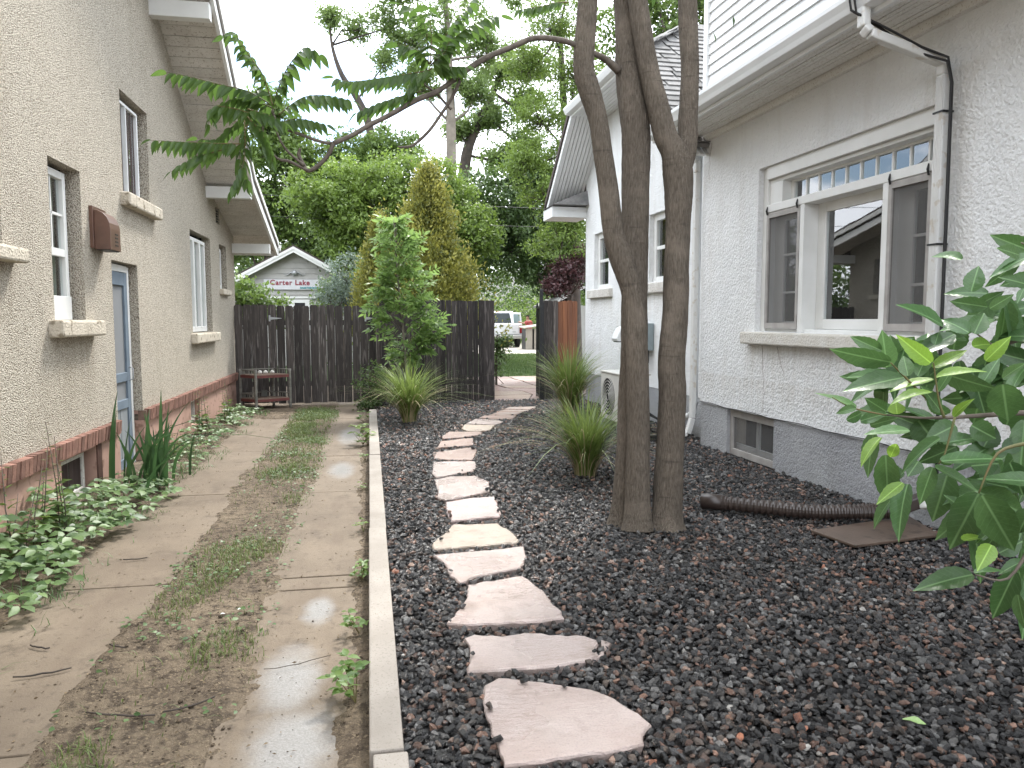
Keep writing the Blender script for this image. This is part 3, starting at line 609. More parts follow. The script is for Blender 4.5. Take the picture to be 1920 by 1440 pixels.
# clods of soil on the driveway
def in_strip(x, y): return ((x > -1.82) & (x < -1.22) & (y < 12.4)) | ((x > -.54) & (x < -.12))
n = 5200; px = RNG.uniform(-2.2, -.02, n); py = 2.3 + 11 * RNG.random(n) ** 1.7
keep = (~in_strip(px, py)) | (RNG.random(n) < .13); px, py = px[keep], py[keep]; n = len(px)
ico = np.array([(0, 0, 1), (.9, 0, .1), (.25, .8, .2), (-.8, .5, .1), (-.7, -.6, .15), (.35, -.85, .1), (0, 0, -.4)]); icf = [(0, 1, 2), (0, 2, 3), (0, 3, 4), (0, 4, 5), (0, 5, 1), (6, 2, 1), (6, 3, 2), (6, 4, 3), (6, 5, 4), (6, 1, 5)]
sz = RNG.uniform(.002, .0075, n) * (1 + (RNG.random(n) < .04) * 1.2) * np.where(in_strip(px, py), .6, 1.0); a = RNG.random(n) * 6.28
V = ico[None] * RNG.uniform(.7, 1.25, (n, 7, 1)) * sz[:, None, None] * np.array([1, 1, .7]); ca, sa = np.cos(a)[:, None], np.sin(a)[:, None]
V = np.stack([V[..., 0] * ca - V[..., 1] * sa, V[..., 0] * sa + V[..., 1] * ca, V[..., 2]], -1) + np.stack([px, py, np.maximum(soil_h(px, py), 0) + sz * .2], -1)[:, None, :]
fl = np.array(icf).ravel(); loops = (np.arange(n)[:, None] * 7 + fl[None]).ravel(); T_ = n * 10
o = np_mesh('soil_crumbs', V.reshape(-1, 3), loops, np.arange(T_) * 3, np.full(T_, 3), pm('crumbs', (.12, .088, .058), (.06, .045, .03), 9, .95)); tag(o, 'loose crumbs of brown soil scattered over the driveway', 'soil', kind='stuff')

# brown leaf litter and flakes
n = 1500; px = RNG.uniform(-2.1, -.03, n); py = 2.3 + 10.5 * RNG.random(n) ** 1.5; P = np.stack([px, py, np.maximum(soil_h(px, py), .0) + .006], 1); a = RNG.random(n) * 6.28
o = scatter('leaf_litter', P, np.stack([np.cos(a), np.sin(a), a * 0], 1), np.array([0, 0, 1.0]) + RNG.normal(0, .4, (n, 3)), RNG.uniform(.008, .026, n), RNG.uniform(.004, .011, n), RNG.random(n), leafmat('litter', (.06, .042, .026), (.26, .19, .11), .1, .8)); tag(o, 'small brown leaf flakes scattered over the driveway', 'litter', kind='stuff')
# kerb of long concrete blocks
kb = tag(empty('kerb', (.045, 2.5, 0)), kind='structure')
for i, (a, c) in enumerate(zip([.6, 2.48, 5.29, 8.24], [2.48, 5.29, 8.24, 12.42])):
    dx = (.012, 0, .004, .006)[i]
    MB().box(-.02 + dx, .095 + dx, a + .006, c - .006, -.15, .12 + (.0, .004, -.003, .002)[i]).build('kerb_block', m_kerb, kb, bevel=.007)

# right-hand bed: base sheet, then the gravel
m_bed = pm('gravel bed', (.022, .02, .019), (.012, .011, .011), 60, .95, .8, 120, .01)
def bed_h(x, y): return .076 + .02 * np.clip((x - 2.6) / 1.0, 0, 1) + (fbm(x, y, 1.1, 2, 21) - .4) * .02 - .03 * np.clip((y - 12.5) / 1.5, 0, 1)
gx = np.linspace(.09, 4.35, 70); gy = np.linspace(.5, 14.6, 160); GX, GY = np.meshgrid(gx, gy); nx, ny = len(gx), len(gy)
idx = np.arange(nx * ny).reshape(ny, nx); Q = np.stack([idx[:-1, :-1], idx[:-1, 1:], idx[1:, 1:], idx[1:, :-1]], -1).reshape(-1, 4)
o = np_mesh('gravel_bed', np.stack([GX, GY, bed_h(GX, GY) - .012], -1).reshape(-1, 3), Q.ravel(), np.arange(len(Q)) * 4, np.full(len(Q), 4), m_bed, smooth=True); tag(o, kind='structure')
def inpoly(px, py, poly, grow=0.0):
    c = np.mean(poly, 0); poly = [(c[0] + (x - c[0]) * (1 + grow), c[1] + (y - c[1]) * (1 + grow)) for x, y in poly]
    r = np.zeros(len(px), bool); j = len(poly) - 1
    for i in range(len(poly)):
        xi, yi = poly[i]; xj, yj = poly[j]
        r ^= ((yi > py) != (yj > py)) & (px < (xj - xi) * (py - yi) / (yj - yi + 1e-12) + xi); j = i
    return r
def rock_mesh(k):
    rg = random.Random(100 + k); bm = bmesh.new()
    for _ in range(15):
        v = Vector((rg.gauss(0, 1), rg.gauss(0, 1), rg.gauss(0, 1))).normalized() * rg.uniform(.8, 1.05)
        bm.verts.new((v.x * .5 * 1.22, v.y * .5 * .92, v.z * .5 * .66))
    r = bmesh.ops.convex_hull(bm, input=bm.verts); bmesh.ops.delete(bm, geom=[v for v in bm.verts if not v.link_faces], context='VERTS')
    m = bpy.data.meshes.new('rock'); bm.to_mesh(m); bm.free(); return m
def gravelmat():
    m, t, b = newmat('wet crushed stone'); a = nd(t, 'ShaderNodeAttribute'); a.attribute_type = 'INSTANCER'; a.attribute_name = 'gcol'
    vec = coords(t); c = mixc(t, val(t, 'MULTIPLY', noise(t, vec, 4, 5, .65), .45), a.outputs['Color'], (.03, .028, .027))
    t.links.new(c, b.inputs['Base Color']); b.inputs['Roughness'].default_value = .21; b.inputs['Specular IOR Level'].default_value = .6
    bump(t, b, noise(t, vec, 9, 5, .65, .2, .8), .5, .06); return m
m_gravel = gravelmat()
rocks = bpy.data.collections.new('rock_shapes')
for k in range(12):
    ro = bpy.data.objects.new('rock_shape%02d' % k, rock_mesh(k)); ro.data.materials.append(m_gravel); rocks.objects.link(ro)
pts = []
for layer in range(2):
    y = .9
    while y < 14.35:
        st = (.0275 if y < 6 else .032 if y < 8 else .037 if y < 10 else .042)
        x = np.arange(.115, 4.2, st); pts.append(np.stack([x + RNG.uniform(-.5, .5, len(x)) * st, y + RNG.uniform(-.5, .5, len(x)) * st, np.full(len(x), layer), np.full(len(x), st)], 1)); y += st
pts = np.concatenate(pts); x, y, lay, st = pts.T
keep = (lay == 0) | (RNG.random(len(x)) < .42)
wallx = 3.79 - (y - 7) * math.tan(R(1.2)) + np.where(y > 8.3, .2, 0)
keep &= (x < wallx + .01) & ~((y > 14.0) & (x > 2.2))
# the patio beyond the gate and the fence line
keep &= ~((y > 13.75 + .35 * vnoise(x * 3, y * 3, 4)) & (x > 2.25)) & (y < 14.02 + (x > 0.2) * .0)
keep &= ~((x < .35) & (y > 12.5) & (RNG.random(len(x)) < .8))
ontop = np.zeros(len(x), bool)
for S_ in STONES[:11]:
    ins = inpoly(x, y, S_, -.012); rim = ins & ~inpoly(x, y, S_, -.14) & (RNG.random(len(x)) < .035) & (lay == 0); ontop |= rim; keep &= ~ins | rim
for S_ in STONES[11:]: keep &= ~inpoly(x, y, S_, .05)
for (cx_, cy_, cr_) in ((1.96, 5.18, .10), (1.84, 5.32, .10), (2.17, 5.16, .115)): keep &= (x - cx_) ** 2 + (y - cy_) ** 2 > cr_ ** 2
x, y, lay, st, ontop = x[keep], y[keep], lay[keep], st[keep], ontop[keep]; n = len(x)
z = bed_h(x, y) + lay * .013 + RNG.uniform(-.004, .010, n)
pool = np.array([(.027, .0265, .0265), (.015, .015, .0155), (.052, .050, .049), (.12, .115, .11), (.16, .157, .15), (.20, .115, .082), (.135, .078, .058), (.25, .17, .13), (.085, .066, .054), (.05, .046, .042), (.36, .34, .31)])
prob = np.array([.19, .22, .15, .13, .045, .04, .06, .03, .10, .06, .004]); prob /= prob.sum()
z = np.where(ontop, .124, z)
gc = pool[RNG.choice(len(pool), n, p=prob)] * RNG.uniform(.5, 1.7, (n, 1)) * 1.15
warm = fbm(x, y, .9, 2, 31)[:, None]; gc = np.where((warm > .5) & (RNG.random((n, 1)) < .16), gc * np.array([1.5, 1.05, .85]), gc)
gm = bpy.data.meshes.new('gravel'); gm.vertices.add(n); gm.vertices.foreach_set('co', np.stack([x, y, z], 1).astype(np.float32).ravel())
ga = gm.attributes.new('grot', 'FLOAT_VECTOR', 'POINT'); rr = np.stack([RNG.normal(0, .45, n), RNG.normal(0, .45, n), RNG.uniform(0, 6.28, n)], 1); ga.data.foreach_set('vector', rr.astype(np.float32).ravel())
ga = gm.attributes.new('gscl', 'FLOAT', 'POINT'); sc_ = st * RNG.uniform(.65, 1.65, n) ** 1.0; ga.data.foreach_set('value', sc_.astype(np.float32))
ga = gm.attributes.new('gvar', 'INT', 'POINT'); ga.data.foreach_set('value', RNG.integers(0, 12, n).astype(np.int32))
ga = gm.attributes.new('gcol', 'FLOAT_COLOR', 'POINT'); ga.data.foreach_set('color', np.concatenate([gc, np.ones((n, 1))], 1).astype(np.float32).ravel())
go = bpy.data.objects.new('gravel', gm); COL.objects.link(go); tag(go, 'dark wet crushed stone gravel covering the whole bed right of the kerb', 'gravel', kind='stuff')
ng = bpy.data.node_groups.new('gravel', 'GeometryNodeTree'); ng.interface.new_socket('Geometry', in_out='INPUT', socket_type='NodeSocketGeometry'); ng.interface.new_socket('Geometry', in_out='OUTPUT', socket_type='NodeSocketGeometry')
gi = ng.nodes.new('NodeGroupInput'); gn = ng.nodes.new('NodeGroupOutput'); ip = ng.nodes.new('GeometryNodeInstanceOnPoints'); ci = ng.nodes.new('GeometryNodeCollectionInfo')
ci.inputs['Collection'].default_value = rocks; ci.inputs['Separate Children'].default_value = True; ci.inputs['Reset Children'].default_value = True
def nattr(nm, ty):
    a = ng.nodes.new('GeometryNodeInputNamedAttribute'); a.data_type = ty; a.inputs[0].default_value = nm; return [s for s in a.outputs if s.enabled and s.name == 'Attribute'][0]
er = ng.nodes.new('FunctionNodeEulerToRotation')
ng.links.new(gi.outputs[0], ip.inputs['Points']); ng.links.new(ci.outputs[0], ip.inputs['Instance']); ip.inputs['Pick Instance'].default_value = True
ng.links.new(nattr('gvar', 'INT'), ip.inputs['Instance Index']); ng.links.new(nattr('grot', 'FLOAT_VECTOR'), er.inputs[0]); ng.links.new(er.outputs[0], ip.inputs['Rotation']); ng.links.new(nattr('gscl', 'FLOAT'), ip.inputs['Scale'])
ng.links.new(ip.outputs[0], gn.inputs[0]); md = go.modifiers.new('stones', 'NODES'); md.node_group = ng

# stepping stones
def flagmat(name, c1, c2, c3, wet=.2):
    m, t, b = newmat(name); vec = coords(t, 'Object', None, True)
    c = mixc(t, noise(t, vec, 3.2, 6, .6, .38, .66), c1, c2); c = mixc(t, noise(t, vec, 1.7, 3, .5, .58, .76), c, c3); c = mixc(t, val(t, 'MULTIPLY', noise(t, vec, 130, 3, .6, .5, .62), .35), c, tuple(v * .6 for v in c1))
    c = mixc(t, val(t, 'MULTIPLY', noise(t, vec, 5.5, 7, .7, .52, .72), .55), c, (.20, .145, .105))
    oi = nd(t, 'ShaderNodeObjectInfo'); fr = nd(t, 'ShaderNodeMapRange'); fr.inputs[3].default_value = .84; fr.inputs[4].default_value = 1.08; t.links.new(oi.outputs['Random'], fr.inputs[0]); hs = nd(t, 'ShaderNodeHueSaturation'); t.links.new(fr.outputs[0], hs.inputs['Value']); t.links.new(c, hs.inputs['Color']); c = hs.outputs[0]
    t.links.new(c, b.inputs['Base Color']); b.inputs['Specular IOR Level'].default_value = .5
    w_ = noise(t, vec, 2.0, 4, .55, .40, .58); rr = nd(t, 'ShaderNodeMapRange'); rr.inputs[3].default_value = .5; rr.inputs[4].default_value = wet; t.links.new(w_, rr.inputs[0]); t.links.new(rr.outputs[0], b.inputs['Roughness'])
    b.inputs['Coat Weight'].default_value = .8; b.inputs['Coat Roughness'].default_value = wet * .9
    n1 = bump(t, None, noise(t, coords(t, 'Object', (1, 2.6, 1), True), 17, 8, .7, .2, .8), .75, .014); nf = bump(t, b, noise(t, vec, 150, 3), .3, .003, n1); t.links.new(nf, b.inputs['Coat Normal']); return m
m_flag = [flagmat('rose sandstone', (.52, .425, .39), (.46, .355, .315), (.36, .235, .185), .18), flagmat('buff sandstone', (.52, .43, .345), (.46, .355, .265), (.33, .21, .14), .22), flagmat('tan red sandstone', (.34, .225, .18), (.285, .175, .138), (.22, .12, .085), .3), flagmat('smooth pink sandstone', (.48, .385, .365), (.44, .34, .32), (.36, .25, .22), .45)]
def slab_from(poly, name, mt, parent, z1, th, rg, jag=.012, sub=.035):
    """flagstone: ragged outline, thin chipped edge, slightly uneven top"""
    out_ = []
    for i in range(len(poly)):
        a = Vector(poly[i]); c = Vector(poly[(i + 1) % len(poly)]); L = (c - a).length; k = max(1, int(L / sub)); nrm = Vector((c.y - a.y, a.x - c.x)).normalized() if L > 0 else Vector((0, 0))
        for q in range(k):
            p = a.lerp(c, q / k); out_.append(p + nrm * rg.uniform(-jag, jag) * (1 if q else .4))
    cen = sum(out_, Vector((0, 0))) / len(out_); n_ = len(out_); bm = bmesh.new()
    rings = []
    for (ins, zz) in ((.012, z1 - th), (.0, z1 - .010), (.003, z1 - .002), (.010, z1)):
        ring = []
        for p in out_:
            d = (p - cen); l = d.length; q = cen + d * max(.2, (l - ins - (rg.uniform(0, .006) if ins else 0)) / l)
            ring.append(bm.verts.new((q.x, q.y, zz + (rg.uniform(-.002, .002) if zz == z1 else 0))))
        rings.append(ring)
    for r0, r1 in zip(rings[:-1], rings[1:]):
        for i in range(n_): j = (i + 1) % n_; bm.faces.new((r0[i], r0[j], r1[j], r1[i]))
    bm.faces.new(rings[-1]); bm.faces.new(list(reversed(rings[0]))); bmesh.ops.recalc_face_normals(bm, faces=bm.faces)
    me = bpy.data.meshes.new(name); bm.to_mesh(me); bm.free(); me.materials.append(mt); o = bpy.data.objects.new(name, me); COL.objects.link(o); adopt(o, parent); return o
SL = ['largest pale pink stepping stone, nearest the camera, with a curved right side', 'wide flat pink stepping stone with a broken right corner, second from the camera', 'pale stepping stone with a sloping right side, third from the camera', 'pink stepping stone pointed to lower left, fourth from the camera', 'buff yellow stepping stone with a stain, fifth from the camera', 'smooth square pink stepping stone beside the tree trunks', 'rose stepping stone with red stains, seventh from the camera', 'wet rose stepping stone, eighth from the camera', 'wet reddish stepping stone, ninth from the camera', 'narrow red stepping stone, tenth from the camera', 'long red stepping stone just before the path turns right, eleventh from the camera', 'tan brown stepping stone, twelfth from the camera', 'pink stepping stone, thirteenth from the camera', 'thin red stepping stone, fourteenth from the camera', 'thin red stepping stone, third from the gate opening', 'small thin red stepping stone, second from the gate opening', 'last thin red stepping stone next to the patio']
FM = [0, 0, 0, 0, 1, 3, 0, 0, 2, 2, 2, 1, 0, 2, 2, 2, 2]
for i, S_ in enumerate(STONES):
    if i > 9: S_ = [(np.mean([p[0] for p in S_]) + (x_ - np.mean([p[0] for p in S_])) * .97, y_) for x_, y_ in S_]
    o = slab_from(S_, 'stepping_stone', m_flag[FM[i]], None, .109 - .0, .055, random.Random(i), .007 if i < 9 else .005); tag(o, SL[i], 'stepping stone', 'stepping stones of the garden path')
o = slab_from([(1.02, 3.27), (1.06, 3.23), (1.01, 3.17), (.985, 3.13), (.92, 3.06), (.985, 3.11), (1.0, 3.2)], 'stone_fragment', m_flag[0], None, .098, .03, random.Random(77), .002, .05); tag(o, 'small broken off chip lying at the right corner of the second stepping stone', 'stone')

# flagstone patio beyond the gate
pa = tag(empty('patio', (3, 16, 0)), kind='structure')
MB().box(1.6, 6.6, 13.7, 20.2, -.1, .015).build('patio_bed', pm('patio joint', (.10, .07, .06), (.07, .05, .04), 9, .95), pa)
rg = random.Random(8); cells = []
rows = 9; ys = [13.75 + (20.15 - 13.75) * (j / rows) ** 1.0 for j in range(rows + 1)]
gp = {}
for j in range(rows + 1):
    for i in range(8): gp[i, j] = (1.65 + 4.9 * i / 7 + rg.uniform(-.22, .22) * (0 < i < 7), ys[j] + rg.uniform(-.2, .2) * (0 < j < rows))
m_patio = [flagmat('patio red sandstone', (.235, .135, .112), (.195, .11, .092), (.16, .085, .068), .5), flagmat('patio buff sandstone', (.28, .185, .13), (.24, .155, .11), (.19, .12, .08), .5)]
for j in range(rows):
    for i in range(7):
        q = [gp[i, j], gp[i + 1, j], gp[i + 1, j + 1], gp[i, j + 1]]; c = np.mean(q, 0); q = [(c[0] + (a - c[0]) * .955, c[1] + (b_ - c[1]) * .955) for a, b_ in q]
        slab_from(q, 'flagstone', m_patio[rg.random() < .18], pa, .045 + rg.uniform(-.004, .004), .04, rg, .012, .2)
# lawn, concrete alley
m_lawn = pm('lawn turf', (.055, .095, .025), (.035, .065, .018), 2.5, .95, .8, 60, .03)
o = MB().box(-30, 34, 20.2, 34.0, -.11, .0).build('lawn', m_lawn); tag(o, kind='structure')
n = 26000; P = np.stack([RNG.uniform(3.2, 8.6, n), RNG.uniform(20.2, 34, n), np.zeros(n)], 1); a = RNG.random(n) * 6.28
m_grass = leafmat('grass blade', (.05, .10, .022), (.13, .20, .05), .3, .5)
o = blades('lawn_grass', P, np.stack([np.cos(a), np.sin(a), a * 0], 1), RNG.uniform(.05, .11, n), np.full(n, .014), RNG.uniform(.1, .9, n), RNG.random(n), m_grass, None, 2); tag(o, 'mown green grass beyond the open gate', 'grass', kind='stuff')
m_alley = pm('pale concrete', (.46, .42, .36), (.38, .345, .30), 1.2, .85, .2, 40, .004, speck=((.3, .27, .23), 11))
o = MB().box(-60, 60, 34.0, 80.0, -.11, .012).build('alley', m_alley); tag(o, kind='structure')

# ================================================================ wall builder
def wall_quads(mb, put, u0, u1, z0, top, openings, brk=(), depth=.14):
    """strips of wall between u0..u1 and z0..top(u); openings (ua,ub,za,zb) get reveals. put(u,d,z)->point, d = depth into the wall"""
    us = sorted(set([u0, u1] + [v for o in openings for v in o[:2] if u0 < v < u1] + [b for b in brk if u0 < b < u1]))
    for a, b in zip(us[:-1], us[1:]):
        mid = (a + b) / 2; ops = sorted([(o[2], o[3]) for o in openings if o[0] <= mid <= o[1]])
        zc = z0
        for (za, zb) in ops:
            if za > zc: mb.quad(put(a, 0, zc), put(b, 0, zc), put(b, 0, za), put(a, 0, za))
            zc = max(zc, zb)
        mb.quad(put(a, 0, zc), put(b, 0, zc), put(b, 0, top(b)), put(a, 0, top(a)))
    for op in openings:
        d = depth; ua, ub, za, zb = op[:4]; fl = op[4] if len(op) > 4 else ''
        if 'b' not in fl: mb.quad(put(ua, 0, za), put(ub, 0, za), put(ub, d, za), put(ua, d, za))
        if 't' not in fl: mb.quad(put(ua, 0, zb), put(ub, 0, zb), put(ub, d, zb), put(ua, d, zb))
        mb.quad(put(ua, 0, za), put(ua, 0, zb), put(ua, d, zb), put(ua, d, za)); mb.quad(put(ub, 0, za), put(ub, 0, zb), put(ub, d, zb), put(ub, d, za))

# ================================================================ left house (tan roughcast)
XL = -2.35
lh = thing('stucco_house', 'tan roughcast house with brick ledge and blue-grey screen door, left of the driveway', 'house', (XL - 4, 5, 0))
def ltop(y):       # underside of the roof above the wall
    y2 = y if y > 5 else 10 - y
    return 7.90 - .592 * (y2 - 5) if y2 < 12.3 else 3.578 - .245 * (y2 - 12.3)
Lops = [(6.42, 7.08, 1.55, 2.78), (4.85, 5.62, 2.03, 3.0), (8.25, 9.20, 2.80, 3.79), (11.10, 12.46, 1.37, 2.77), (13.18, 13.80, 2.05, 2.77), (7.80, 8.62, .60, 2.11, 'b'), (12.98, 13.28, 3.08, 3.33)]
lput = lambda u, d, z: (XL - d, u, z)
mb = MB(); wall_quads(mb, lput, -4.4, 14.55, .60, ltop, Lops, [5, 12.3, -2.3], .15)
mb.quad((XL, 14.55, .6), (XL - 8, 14.55, .6), (XL - 8, 14.55, 3.0), (XL, 14.55, 3.0)); mb.quad((XL, -4.4, .6), (XL - 8, -4.4, .6), (XL - 8, -4.4, 3.0), (XL, -4.4, 3.0))
mb.build('wall', m_stucco_l, lh)
# low foundation
mb = MB(); wall_quads(mb, lambda u, d, z: (XL + .008 - d, u, z), -4.4, 14.54, -.2, lambda u: .495, [(6.38, 7.14, .05, .455), (7.80, 8.62, -.1, .495, 't'), (10.78, 11.34, .13, .47)], [], .12)
mb.quad((XL + .008, 14.54, -.2), (XL - 8, 14.54, -.2), (XL - 8, 14.54, .5), (XL + .008, 14.54, .5))
mb.build('foundation', m_pink, lh)
ledge = MB(); 
for a, b in ((-4.4, 7.80), (8.62, 14.54)): ledge.box(XL - .05, XL + .030, a, b, .497, .598)
ledge = ledge.build('brick_ledge', m_mortar, lh)
brk = MB().box(-.05, .05, -.0275, .0275, -.062, .062).mesh('brick'); brk.materials.append(m_brick)
random.seed(2); y = 4.7
while y < 14.5:
    if not (7.74 < y < 8.66):
        inst('brick', brk, ledge, Matrix.LocRotScale((XL + .002 + random.uniform(-.004, .004), y, .549 + random.uniform(-.003, .003)), Euler((random.uniform(-.03, .03), .10, random.uniform(-.03, .03))), (1, random.uniform(.9, 1.05), 1)))
    y += .0655
# cream sills
for (a, b, z0, z1, px_) in ((6.30, 7.27, 1.415, 1.545, .10), (4.8, 5.78, 1.93, 2.028, .10), (8.16, 9.38, 2.665, 2.795, .09), (10.97, 12.62, 1.225, 1.362, .09), (13.12, 13.86, 1.955, 2.048, .07)):
    MB().box(XL - .12, XL + px_, a, b, z0, z1).build('window_sill', m_cream, lh, bevel=.018)
def lwin(a, b, z0, z1, dep, fr=.055, mat=m_white, split=None, munt=(), curtain=m_curtain, stiles=(), sash=.04, cd=.10):
    """window in the left wall: frame with panes, a curtain and a dark room behind"""
    x = XL - dep; root = MB().box(x - .05, x, a, a + fr, z0, z1).box(x - .05, x, b - fr, b, z0, z1).box(x - .05, x, a + fr, b - fr, z1 - fr, z1).box(x - .05, x, a + fr, b - fr, z0, z0 + fr * 1.5).build('window', mat, lh, bevel=.004)
    m_ = MB()
    for s in stiles: m_.box(x - .04, x + .006, s - sash, s + sash, z0 + fr, z1 - fr)
    if split: m_.box(x - .045, x - .004, a + fr, b - fr, split - .03, split + .03)
    for (ya, yb, za, zb) in munt: m_.box(x - .035, x - .012, ya, yb, za, zb)
    if m_.v: m_.build('sash_bar', mat, root)
    MB().quad((x - .03, a + fr, z0 + fr), (x - .03, b - fr, z0 + fr), (x - .03, b - fr, z1 - fr), (x - .03, a + fr, z1 - fr)).build('pane', m_glass_far, root)
    if curtain:
        n_ = 24; cv = MB()
        for i in range(n_):
            ya = a + (b - a) * i / n_; yb = a + (b - a) * (i + 1) / n_; xa = x - cd - .02 * math.sin(i * 1.9); xb = x - cd - .02 * math.sin((i + 1) * 1.9)
            if curtain is m_curtain and .38 < i / n_ < .62: continue
            cv.quad((xa, ya, z0), (xb, yb, z0), (xb, yb, z1), (xa, ya, z1))
        cv.build('curtain', curtain, root, smooth=True)
    bx = x - .35
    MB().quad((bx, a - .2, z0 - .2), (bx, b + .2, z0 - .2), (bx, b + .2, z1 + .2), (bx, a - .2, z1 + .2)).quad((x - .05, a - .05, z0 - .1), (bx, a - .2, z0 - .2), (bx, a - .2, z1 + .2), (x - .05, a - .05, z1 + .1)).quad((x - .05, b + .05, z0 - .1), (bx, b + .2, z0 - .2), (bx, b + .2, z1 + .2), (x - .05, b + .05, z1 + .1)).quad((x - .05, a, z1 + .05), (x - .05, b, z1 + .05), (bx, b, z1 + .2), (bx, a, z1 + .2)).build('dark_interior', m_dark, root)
    return root
lwin(6.42, 6.98, 1.55, 2.74, .08, .06, split=2.09, munt=[(6.48, 6.92, 2.385, 2.405), (6.69, 6.71, 2.1, 2.7)])
MB().box(XL - .13, XL - .07, 6.42, 6.98, 1.545, 1.74).build('lower_rail', m_white, lh, bevel=.004)
lwin(4.85, 5.62, 2.03, 3.0, .10)
lwin(8.26, 9.05, 2.80, 3.74, .06, .03, m_whitev, stiles=(8.62,), sash=.012, curtain=m_blind, cd=.04)
lwin(11.12, 12.30, 1.38, 2.70, .05, .05, stiles=(11.52, 11.92), sash=.05)
lwin(13.20, 13.70, 2.05, 2.72, .07, .05)
lwin(6.40, 7.06, .07, .44, .06, .045, m_whiteold, curtain=m_blind, cd=.03)
MB().box(XL - .05, XL + .02, 7.15, 7.26, -.02, .493).build('brick_jamb', pm('brown wood jamb', (.12, .06, .045), (.08, .04, .03), 8, .8, .4, 30), lh)
lwin(10.80, 11.32, .14, .46, .06, .04, m_whiteold, curtain=None)
# louvred vent
v = MB().box(XL - .13, XL - .08, 12.98, 13.28, 3.08, 3.33).build('louvre_vent', m_black, lh)
for k in range(6): MB().hexa([(XL - .08, 12.99, 3.09 + k * .04), (XL - .01, 12.99, 3.08 + k * .04), (XL - .01, 13.27, 3.08 + k * .04), (XL - .08, 13.27, 3.09 + k * .04), (XL - .08, 12.99, 3.115 + k * .04), (XL - .01, 12.99, 3.087 + k * .04), (XL - .01, 13.27, 3.087 + k * .04), (XL - .08, 13.27, 3.115 + k * .04)]).build('slat', m_black, v)
# blue-grey screen door
x = XL - .07
dr = MB().box(x - .035, x, 7.83, 7.93, .06, 2.02).box(x - .035, x, 8.39, 8.49, .06, 2.02).box(x - .035, x, 7.93, 8.39, 1.89, 2.02).box(x - .035, x, 7.93, 8.39, .93, 1.02).box(x - .035, x, 7.93, 8.39, .66, .75).box(x - .035, x, 7.93, 8.39, .06, .16).build('door', m_bluegrey, lh, bevel=.004)
MB().box(x - .03, x - .02, 7.93, 8.39, 1.02, 1.89).box(x - .03, x - .02, 7.93, 8.39, .75, .93).build('door_screen', screenmat('door screen', (.24, .25, .26), .8), dr)
MB().box(x - .03, x - .014, 7.93, 8.155, .16, .66).box(x - .03, x - .014, 8.165, 8.39, .16, .66).build('door_panel', m_doorpanel, dr, bevel=.003)
MB().tube([(x + .002, 8.44, 1.07, .006), (x + .04, 8.44, 1.055, .006), (x + .04, 8.44, .945, .006), (x + .002, 8.44, .93, .006)], 6).build('handle', m_zinc, dr, True)
MB().box(x - .06, x + .0, 8.49, 8.55, .05, 2.08).box(x - .06, x, 7.80, 8.49, 2.025, 2.09).build('door_frame', m_white, lh)
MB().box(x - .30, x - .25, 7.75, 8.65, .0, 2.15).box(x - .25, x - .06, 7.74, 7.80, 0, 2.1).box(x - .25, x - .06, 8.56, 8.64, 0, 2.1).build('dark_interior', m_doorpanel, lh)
MB().box(XL - .15, XL + .06, 7.78, 8.64, -.05, .055).build('door_step', m_kerb, lh, bevel=.008)
# roof: bell-cast gable with open rake
XO = -1.68
def seg(y): return ltop(y)
rp = [(5 - 10.25, ltop(15.25)), (5 - 7.3, ltop(12.3)), (5, 7.90), (12.3, ltop(12.3)), (15.25, ltop(15.25))]
th = .14
mb = MB(); lo_ = [(y_, z_ + .028) for y_, z_ in rp]; hi_ = [(y_, z_ + th + .06) for y_, z_ in reversed(rp)]
m_roofdark = pm('roof edge shingle', (.075, .055, .048), (.05, .04, .035), 12, .9, .5, 80, .004)
roof = mb.prism(lo_ + hi_, 'x', XL - 9, XO + .015).build('roof', m_roofdark, lh)
for (a, b) in (((5, 7.90), (12.3, ltop(12.3))), ((12.3, ltop(12.3)), (15.25, ltop(15.25)))):
    L = math.hypot(b[0] - a[0], b[1] - a[1]); k = int(L / .152); ang = math.atan2(b[1] - a[1], b[0] - a[0])
    me = MB().box(XL - .05, XO - .03, .004, L / k - .004, -.012, .012).mesh('soffit_plank'); me.materials.append(m_soffit)
    for i in range(k):
        t_ = i / k; yy = a[0] + (b[0] - a[0]) * t_; 
        if yy < 7.5: continue
        inst('soffit_plank', me, roof, Matrix.LocRotScale((0, yy, a[1] + (b[1] - a[1]) * t_ + .014 + random.uniform(-.002, .002)), Euler((ang, 0, 0)), (1, 1, 1)))
rb = MB()
for (a, b) in zip(rp[:-1], rp[1:]):
    rb.hexa([(XO - .03, a[0], a[1] - .10), (XO + .012, a[0], a[1] - .10), (XO + .012, b[0], b[1] - .10), (XO - .03, b[0], b[1] - .10), (XO - .03, a[0], a[1] + .13), (XO + .012, a[0], a[1] + .13), (XO + .012, b[0], b[1] + .13), (XO - .03, b[0], b[1] + .13)])
rb.build('rake_board', m_white, roof)
tb = MB()
for (a, b) in zip(rp[:-1], rp[1:]):
    tb.hexa([(XO + .014, a[0], a[1] + .07), (XO + .04, a[0], a[1] + .07), (XO + .04, b[0], b[1] + .07), (XO + .014, b[0], b[1] + .07), (XO + .014, a[0], a[1] + .15), (XO + .04, a[0], a[1] + .15), (XO + .04, b[0], b[1] + .15), (XO + .014, b[0], b[1] + .15)])
tb.build('rake_trim', m_white, roof)
for (y_, z0, z1) in ((9.52, 4.93, 5.11), (12.32, 3.36, 3.53), (14.44, 2.72, 2.89), (6.6, 6.75, 6.93)):
    MB().box(XL - .1, XO - .031, y_ - .07, y_ + .07, z0, z1).build('outrigger_beam', m_white, lh, bevel=.006)
